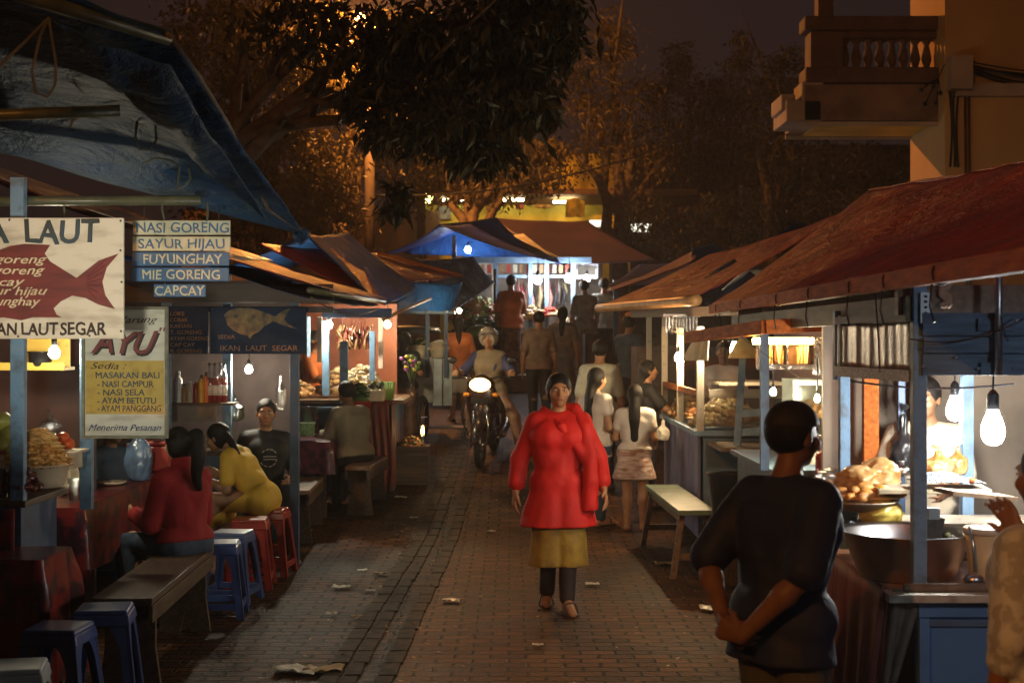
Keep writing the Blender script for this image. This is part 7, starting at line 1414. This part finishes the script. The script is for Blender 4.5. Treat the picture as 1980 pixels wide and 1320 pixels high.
girl = person('girl in white top and pale tiered skirt with straight long hair', (PX(1228, 13.65), 13.65, gz(13.65)), R(172), H, J, [('skirt', c_tier, {'len': .175, 'flare': .085, 'spread': .055, 'wr': .012}), ('shirt', c_white, {'sleeve': .5, 'drop': -.01})], hair=([.050, .055, .055, .04], [(0, .07, 1.15), (0, .085, 1.05), (0, .088, .96), (0, .085, .87)]), skin=SKIN_L, fem=False, girth=.95, shoes=sand, vox=.011, seed=15)
H = 1.52; J = joints(H); J['elL'] = J['shL'] + v3(.03, -.16, -.18); J['wrL'] = J['elL'] + v3(-.02, -.22, .06); J['elR'] = J['shR'] + v3(-.03, -.16, -.18); J['wrR'] = J['elR'] + v3(.02, -.2, -.02)
person('woman in dark top reaching toward the snack cart side glass', (PX(1252, 14.6), 14.7, gz(14.7)), R(98), H, J, [('trousers', c_dark), ('shirt', c_black, {'sleeve': .7, 'drop': .06})], hair=([.05, .05, .035], [(0, .085, 1.22), (0, .10, 1.1), (0, .10, 1.02)]), fem=True, shoes=sand_d, seed=16)
bag('plastic_bag', 'pale plastic bag held between the girl and the snack cart', P(1282, 850, 14.1), .06, .05, .10, paper, 71, tail=.5)
# more of the evening crowd further up the lane
H = 1.6; J = joints(H); J['anR'] = v3(-.09, .2, .12); J['knR'] = v3(-.09, -.02, .45); J['toeR'] = v3(-.1, .12, .03)
person('person in dusty brown shirt walking away up the middle of the lane', (PX(1042, 20.2), 20.2, gz(20.2)), R(186), H, J, [('trousers', c_dark), ('shirt', M('dusty_brown_shirt', (.20, .12, .08), .7, var=.25), {'sleeve': .8, 'drop': .05})], hair='short', face=False, shoes=sand_d, seed=31)
H = 1.55; J = joints(H)
person('woman in grey brown dress standing before the far counter sheet', (PX(1088, 21.6), 21.6, gz(21.6)), R(170), H, J, [('dress', M('grey_brown_dress', (.17, .13, .11), .7, var=.25), {'sleeve': .6, 'drop': .28, 'flare': .09})], hair=([.05, .045, .03], [(0, .08, 1.26), (0, .10, 1.1)]), face=False, fem=True, shoes=sand_d, seed=32)
H = 1.62; J = joints(H); J['elL'] = J['shL'] + v3(.06, -.1, -.24); J['wrL'] = J['elL'] + v3(-.04, -.2, .05)
person('man in dull blue shirt at the dim right stall counter', (PX(1216, 19.2), 19.2, gz(19.2)), R(140), H, J, [('trousers', c_dark), ('shirt', c_bluedk, {'sleeve': .8, 'drop': .05})], hair='short', face=False, shoes=sand_d, seed=33)
# the woman in red walking toward the camera
H = 1.64; J = joints(H, spread=.045)
J['knL'] = v3(.06, -.07, .46); J['anL'] = v3(.05, -.09, .08); J['knR'] = v3(-.07, -.01, .45); J['anR'] = v3(-.07, .12, .10); J['toeR'] = v3(-.08, .06, .03)
J['elL'] = J['shL'] + v3(.12, .02, -.25); J['wrL'] = J['elL'] + v3(.03, -.12, -.20); J['elR'] = J['shR'] + v3(-.11, .06, -.25); J['wrR'] = J['elR'] + v3(-.03, -.02, -.23)
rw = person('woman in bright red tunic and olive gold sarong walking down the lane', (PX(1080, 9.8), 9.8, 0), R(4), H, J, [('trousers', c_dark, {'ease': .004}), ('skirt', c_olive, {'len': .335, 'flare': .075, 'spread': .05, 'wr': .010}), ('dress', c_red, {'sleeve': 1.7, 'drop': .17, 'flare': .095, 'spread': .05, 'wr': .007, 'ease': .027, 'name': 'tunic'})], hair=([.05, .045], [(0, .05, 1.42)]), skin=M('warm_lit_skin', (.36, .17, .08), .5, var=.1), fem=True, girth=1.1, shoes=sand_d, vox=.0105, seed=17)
sp_ = []; q_ = [(.0, .06, 1.41), (.11, .0, 1.375), (.17, -.07, 1.26), (.20, -.11, 1.08), (.21, -.12, .9), (.20, -.12, .70)]; r_ = [.03, .045, .052, .05, .055, .06]
for i in range(5): sp_.append(('c', q_[i], q_[i + 1], r_[i], r_[i + 1], .02))
sp_ += [('c', (-.10, .04, 1.375), (.0, -.115, 1.27), .032, .035, .02), ('c', (.0, -.115, 1.27), (.17, -.11, 1.06), .035, .045, .02)]
grow('shawl', sp_, .0095, c_red, rw, wr=.010, cuts=[((0, 0, .68), (0.1, 0, -1))], seed=3.3)
# man in navy at right with hands clasped behind him
H = 1.64; J = joints(H, lean=.07)
J['elL'] = v3(.225, .150, 1.06); J['wrL'] = v3(.055, .235, .88); J['elR'] = v3(-.225, .150, 1.06); J['wrR'] = v3(-.05, .262, .845)
J['handL'] = v3(-1, .15, -.30); J['handR'] = v3(.75, .10, .15); J['palmL'] = v3(-.2, -1, 0); J['palmR'] = v3(.2, -1, 0); J['curlL'] = .75; J['curlR'] = .6
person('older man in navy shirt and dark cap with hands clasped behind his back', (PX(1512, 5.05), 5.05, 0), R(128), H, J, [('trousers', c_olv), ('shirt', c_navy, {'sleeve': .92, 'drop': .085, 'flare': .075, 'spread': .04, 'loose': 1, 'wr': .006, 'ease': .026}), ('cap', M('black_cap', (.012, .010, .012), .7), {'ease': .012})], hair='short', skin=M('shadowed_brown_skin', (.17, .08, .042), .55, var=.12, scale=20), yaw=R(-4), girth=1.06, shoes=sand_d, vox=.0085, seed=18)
# woman cut by the right frame edge
H = 1.55; J = joints(H); J['elR'] = J['shR'] + v3(-.02, -.12, -.20); J['wrR'] = J['elR'] + v3(.05, -.10, .20)
person('woman in beige floral dress with long dark hair at the right edge', (PX(2030, 4.4), 4.4, 0), R(-150), H, J, [('dress', c_pat, {'sleeve': 1.3, 'drop': .34, 'flare': .10, 'spread': .05, 'wr': .008})], hair=([.055, .07, .075, .05], [(.05, .06, 1.25), (.10, .07, 1.08), (.13, .06, .93)]), fem=True, girth=1.15, shoes=sand_d, vox=.01, seed=19)
# vendors on the right
H = 1.68; J = joints(H, lean=.2); J['elR'] = J['shR'] + v3(-.08, -.12, -.24); J['wrR'] = J['elR'] + v3(.05, -.2, -.02); J['elL'] = J['shL'] + v3(.08, -.12, -.24); J['wrL'] = J['elL'] + v3(-.05, -.2, -.02)
person('vendor in cream shirt behind the slate plank front of the nearest stall', (PX(1800, 8.0), 8.0, 0), R(-30), H, J, [('trousers', c_dark), ('shirt', c_cream, {'sleeve': .8, 'drop': .05, 'loose': 1})], hair='short', girth=1.25, seed=20)
H = 1.62; J = joints(H)
person('vendor in white shirt half hidden behind the snack cart glass case', (PX(1402, 15.5), 15.6, gz(15.6)), R(-12), H, J, [('trousers', c_dark), ('shirt', c_white, {'sleeve': .8, 'drop': .05})], hair='short', seed=21)

# ---- motorbike (built facing the camera, standing on the slope) and its rider
bk_ = thing('motorbike', 'dark motorbike with glowing headlight coming down the lane', 'motorbike', (PX(922, 16.5), 16.5, gz(16.5)))
bk_.rotation_euler = (math.atan(.1), 0, R(-7))
chrome = M('chrome', (.6, .6, .6), .15, metal=1, var=.1); bikeb = M('dark_bike_paint', (.025, .014, .014), .25, var=.3, spec=.6)
def wheel(y, r, tw, nm):
    mb = MB(); c = Vector((0, y, r)); mb.tube([c + Vector((0, (r - tw) * math.cos(a), (r - tw) * math.sin(a))) for a in [2 * math.pi * i / 28 for i in range(29)]], tw, 10, cap=False); w = mb.build(nm, rubber, bk_, smooth=True)
    mb = MB(); rr_ = r - 2 * tw - .012; mb.tube([c + Vector((0, rr_ * math.cos(a), rr_ * math.sin(a))) for a in [2 * math.pi * i / 28 for i in range(29)]], .018, 8, cap=False)
    for i in range(8): a = 2 * math.pi * i / 8; mb.tube([c, c + Vector((0, rr_ * math.cos(a), rr_ * math.sin(a)))], .009, 5)
    mb.tube([c - Vector((.07, 0, 0)), c + Vector((.07, 0, 0))], .035, 12); mb.build('rim', chrome, w, smooth=True)
wheel(.28, .285, .042, 'front_wheel'); wheel(1.50, .285, .050, 'rear_wheel')
mb = MB()
for s in (-1, 1): mb.tube([(s * .085, .28, .28), (s * .085, .36, .55), (s * .075, .46, .86)], [.026, .026, .03], 8)
mb.build('fork', chrome, bk_, smooth=True)
mb = MB(); mb.grid(lambda u, v: Vector(((v - .5) * .14, .28 - .325 * math.cos(.2 + u * 2.2), .285 + .325 * math.sin(.2 + u * 2.2) - .06 * (2 * v - 1) ** 2)), 16, 8); mb.build('mudguard', bikeb, bk_, smooth=True, solid=.006)
mb = MB(); mb.ell((0, .47, .80), (.19, .10, .30), 18, 12); mb.ell((0, .44, .62), (.15, .09, .22), 16, 10); mb.build('front_cowl', bikeb, bk_, smooth=True)
for s in (-1, 1):
    mb = MB(); mb.grid(lambda u, v: Vector((s * (.10 + .17 * math.sin(math.pi * (.15 + .7 * v)) * (.75 + .25 * u)), .50 + .10 * u, .34 + .50 * v)), 8, 12); mb.build('leg_shield', bikeb, bk_, smooth=True, solid=.012)
mb = MB(); mb.ell((0, .44, .985), (.17, .10, .085), 16, 10); mb.build('headlamp_housing', bikeb, bk_, smooth=True)
mb = MB(); mb.ell((0, .352, .985), (.125, .03, .08), 18, 10); mb.build('headlight', EM('headlight_glow', (1, .56, .20), 14), bk_, smooth=True)
for s in (-1, 1):
    mb = MB(); mb.tube([(s * .03, .50, 1.02), (s * .18, .52, 1.05), (s * .30, .60, 1.04)], .014, 8); mb.build('handlebar', chrome, bk_, smooth=True)
    mb = MB(); mb.tube([(s * .30, .60, 1.04), (s * .37, .64, 1.035)], .021, 8); mb.build('grip', rubber, bk_, smooth=True)
    mb = MB(); mb.tube([(s * .24, .56, 1.05), (s * .30, .54, 1.16), (s * .34, .54, 1.22)], .007, 6); mb.ell((s * .36, .54, 1.255), (.06, .02, .045), 14, 8); mb.build('mirror', black_pl, bk_, smooth=True)
    mb = MB(); mb.ell((s * .175, .40, .86), (.04, .03, .028), 10, 6); mb.build('indicator', M('amber_indicator', (.7, .28, .03), .2), bk_, smooth=True)
mb = MB(); mb.bar((0, .52, .45), (0, 1.0, .42), .18, .16); mb.ell((0, 1.25, .60), (.15, .45, .14), 16, 10); mb.build('engine_body', bikeb, bk_, smooth=True)
mb = MB(); mb.ell((0, 1.18, .755), (.135, .42, .06), 16, 8); mb.build('seat', black_pl, bk_, smooth=True)
mb = MB(); mb.tube([(.13, .85, .28), (.16, 1.15, .27), (.17, 1.65, .38)], [.022, .045, .05], 10); mb.build('exhaust', chrome, bk_, smooth=True)
mb = MB(); mb.tube([(-.20, .90, .30), (.20, .90, .30)], .014, 6); mb.build('footrest', rubber, bk_)
mb = MB(); mb.box((0, .30, .80), (.20, .006, .06)); mb.build('number_plate', M('plate_black', (.02, .02, .02), .4), bk_)
H = 1.66; J = joints(H, .74, lean=.10)
J['knR'] = v3(-.19, -.38, .66); J['anR'] = v3(-.17, -.20, .34); J['knL'] = v3(.33, -.22, .52); J['anL'] = v3(.42, -.18, .09); J['toeL'] = v3(.46, -.33, .04)
J['elL'] = J['shL'] + v3(.16, -.14, -.20); J['wrL'] = v3(.335, -.455, 1.075); J['elR'] = J['shR'] + v3(-.16, -.14, -.20); J['wrR'] = v3(-.335, -.455, 1.075); J['handL'] = v3(.1, -1, -.15); J['handR'] = v3(-.1, -1, -.15); J['palmL'] = v3(0, -.1, -1); J['palmR'] = v3(0, -.1, -1); J['curlL'] = J['curlR'] = .8
rd = person('motorbike rider in pale helmet and beige vest straddling the bike', (PX(922, 16.5) + .13, 16.5 + 1.08, gz(16.5) + .09), R(-7), H, J, [('trousers', c_pinkt), ('shirt', M('navy_sleeves', (.035, .04, .11), .7), {'sleeve': .95}), ('shirt', M('dull_beige_vest', (.24, .19, .12), .7, var=.3), {'sleeve': 0, 'ease': .028, 'name': 'vest'}), ('helmet', M('white_helmet', (.24, .21, .17), .25, var=.1, spec=.6))], hair=None, girth=1.1, shoes=sand_d, vox=.0115, seed=22)
mb = MB(); hc = J['head']; mb.grid(lambda u, v: Vector((hc[0] + .13 * (2 * u - 1) * (1 - .25 * v), hc[1] - .13 - .11 * v + .07 * (2 * u - 1) ** 2, hc[2] + .075 + .0 * v - .03 * (2 * u - 1) ** 2)), 14, 6); mb.build('helmet_peak', M('white_helmet', (.5, .44, .38)), rd, smooth=True, solid=.006)
# ------------------------------------------------------------------ smoky night air over the whole market
hm = bpy.data.materials.new('smoky_air'); hm.use_nodes = True; hn = hm.node_tree.nodes; hn.clear()
ho = hn.new('ShaderNodeOutputMaterial'); hv = hn.new('ShaderNodeVolumePrincipled'); hv.inputs['Density'].default_value = .0018; hv.inputs['Color'].default_value = (.92, .86, .80, 1); hv.inputs['Anisotropy'].default_value = .45
hm.node_tree.links.new(hv.outputs[0], ho.inputs['Volume'])
mb = MB(); mb.box((0, 29, 9.5), (104, 106, 23)); tag(mb.build('haze', hm), kind='stuff')
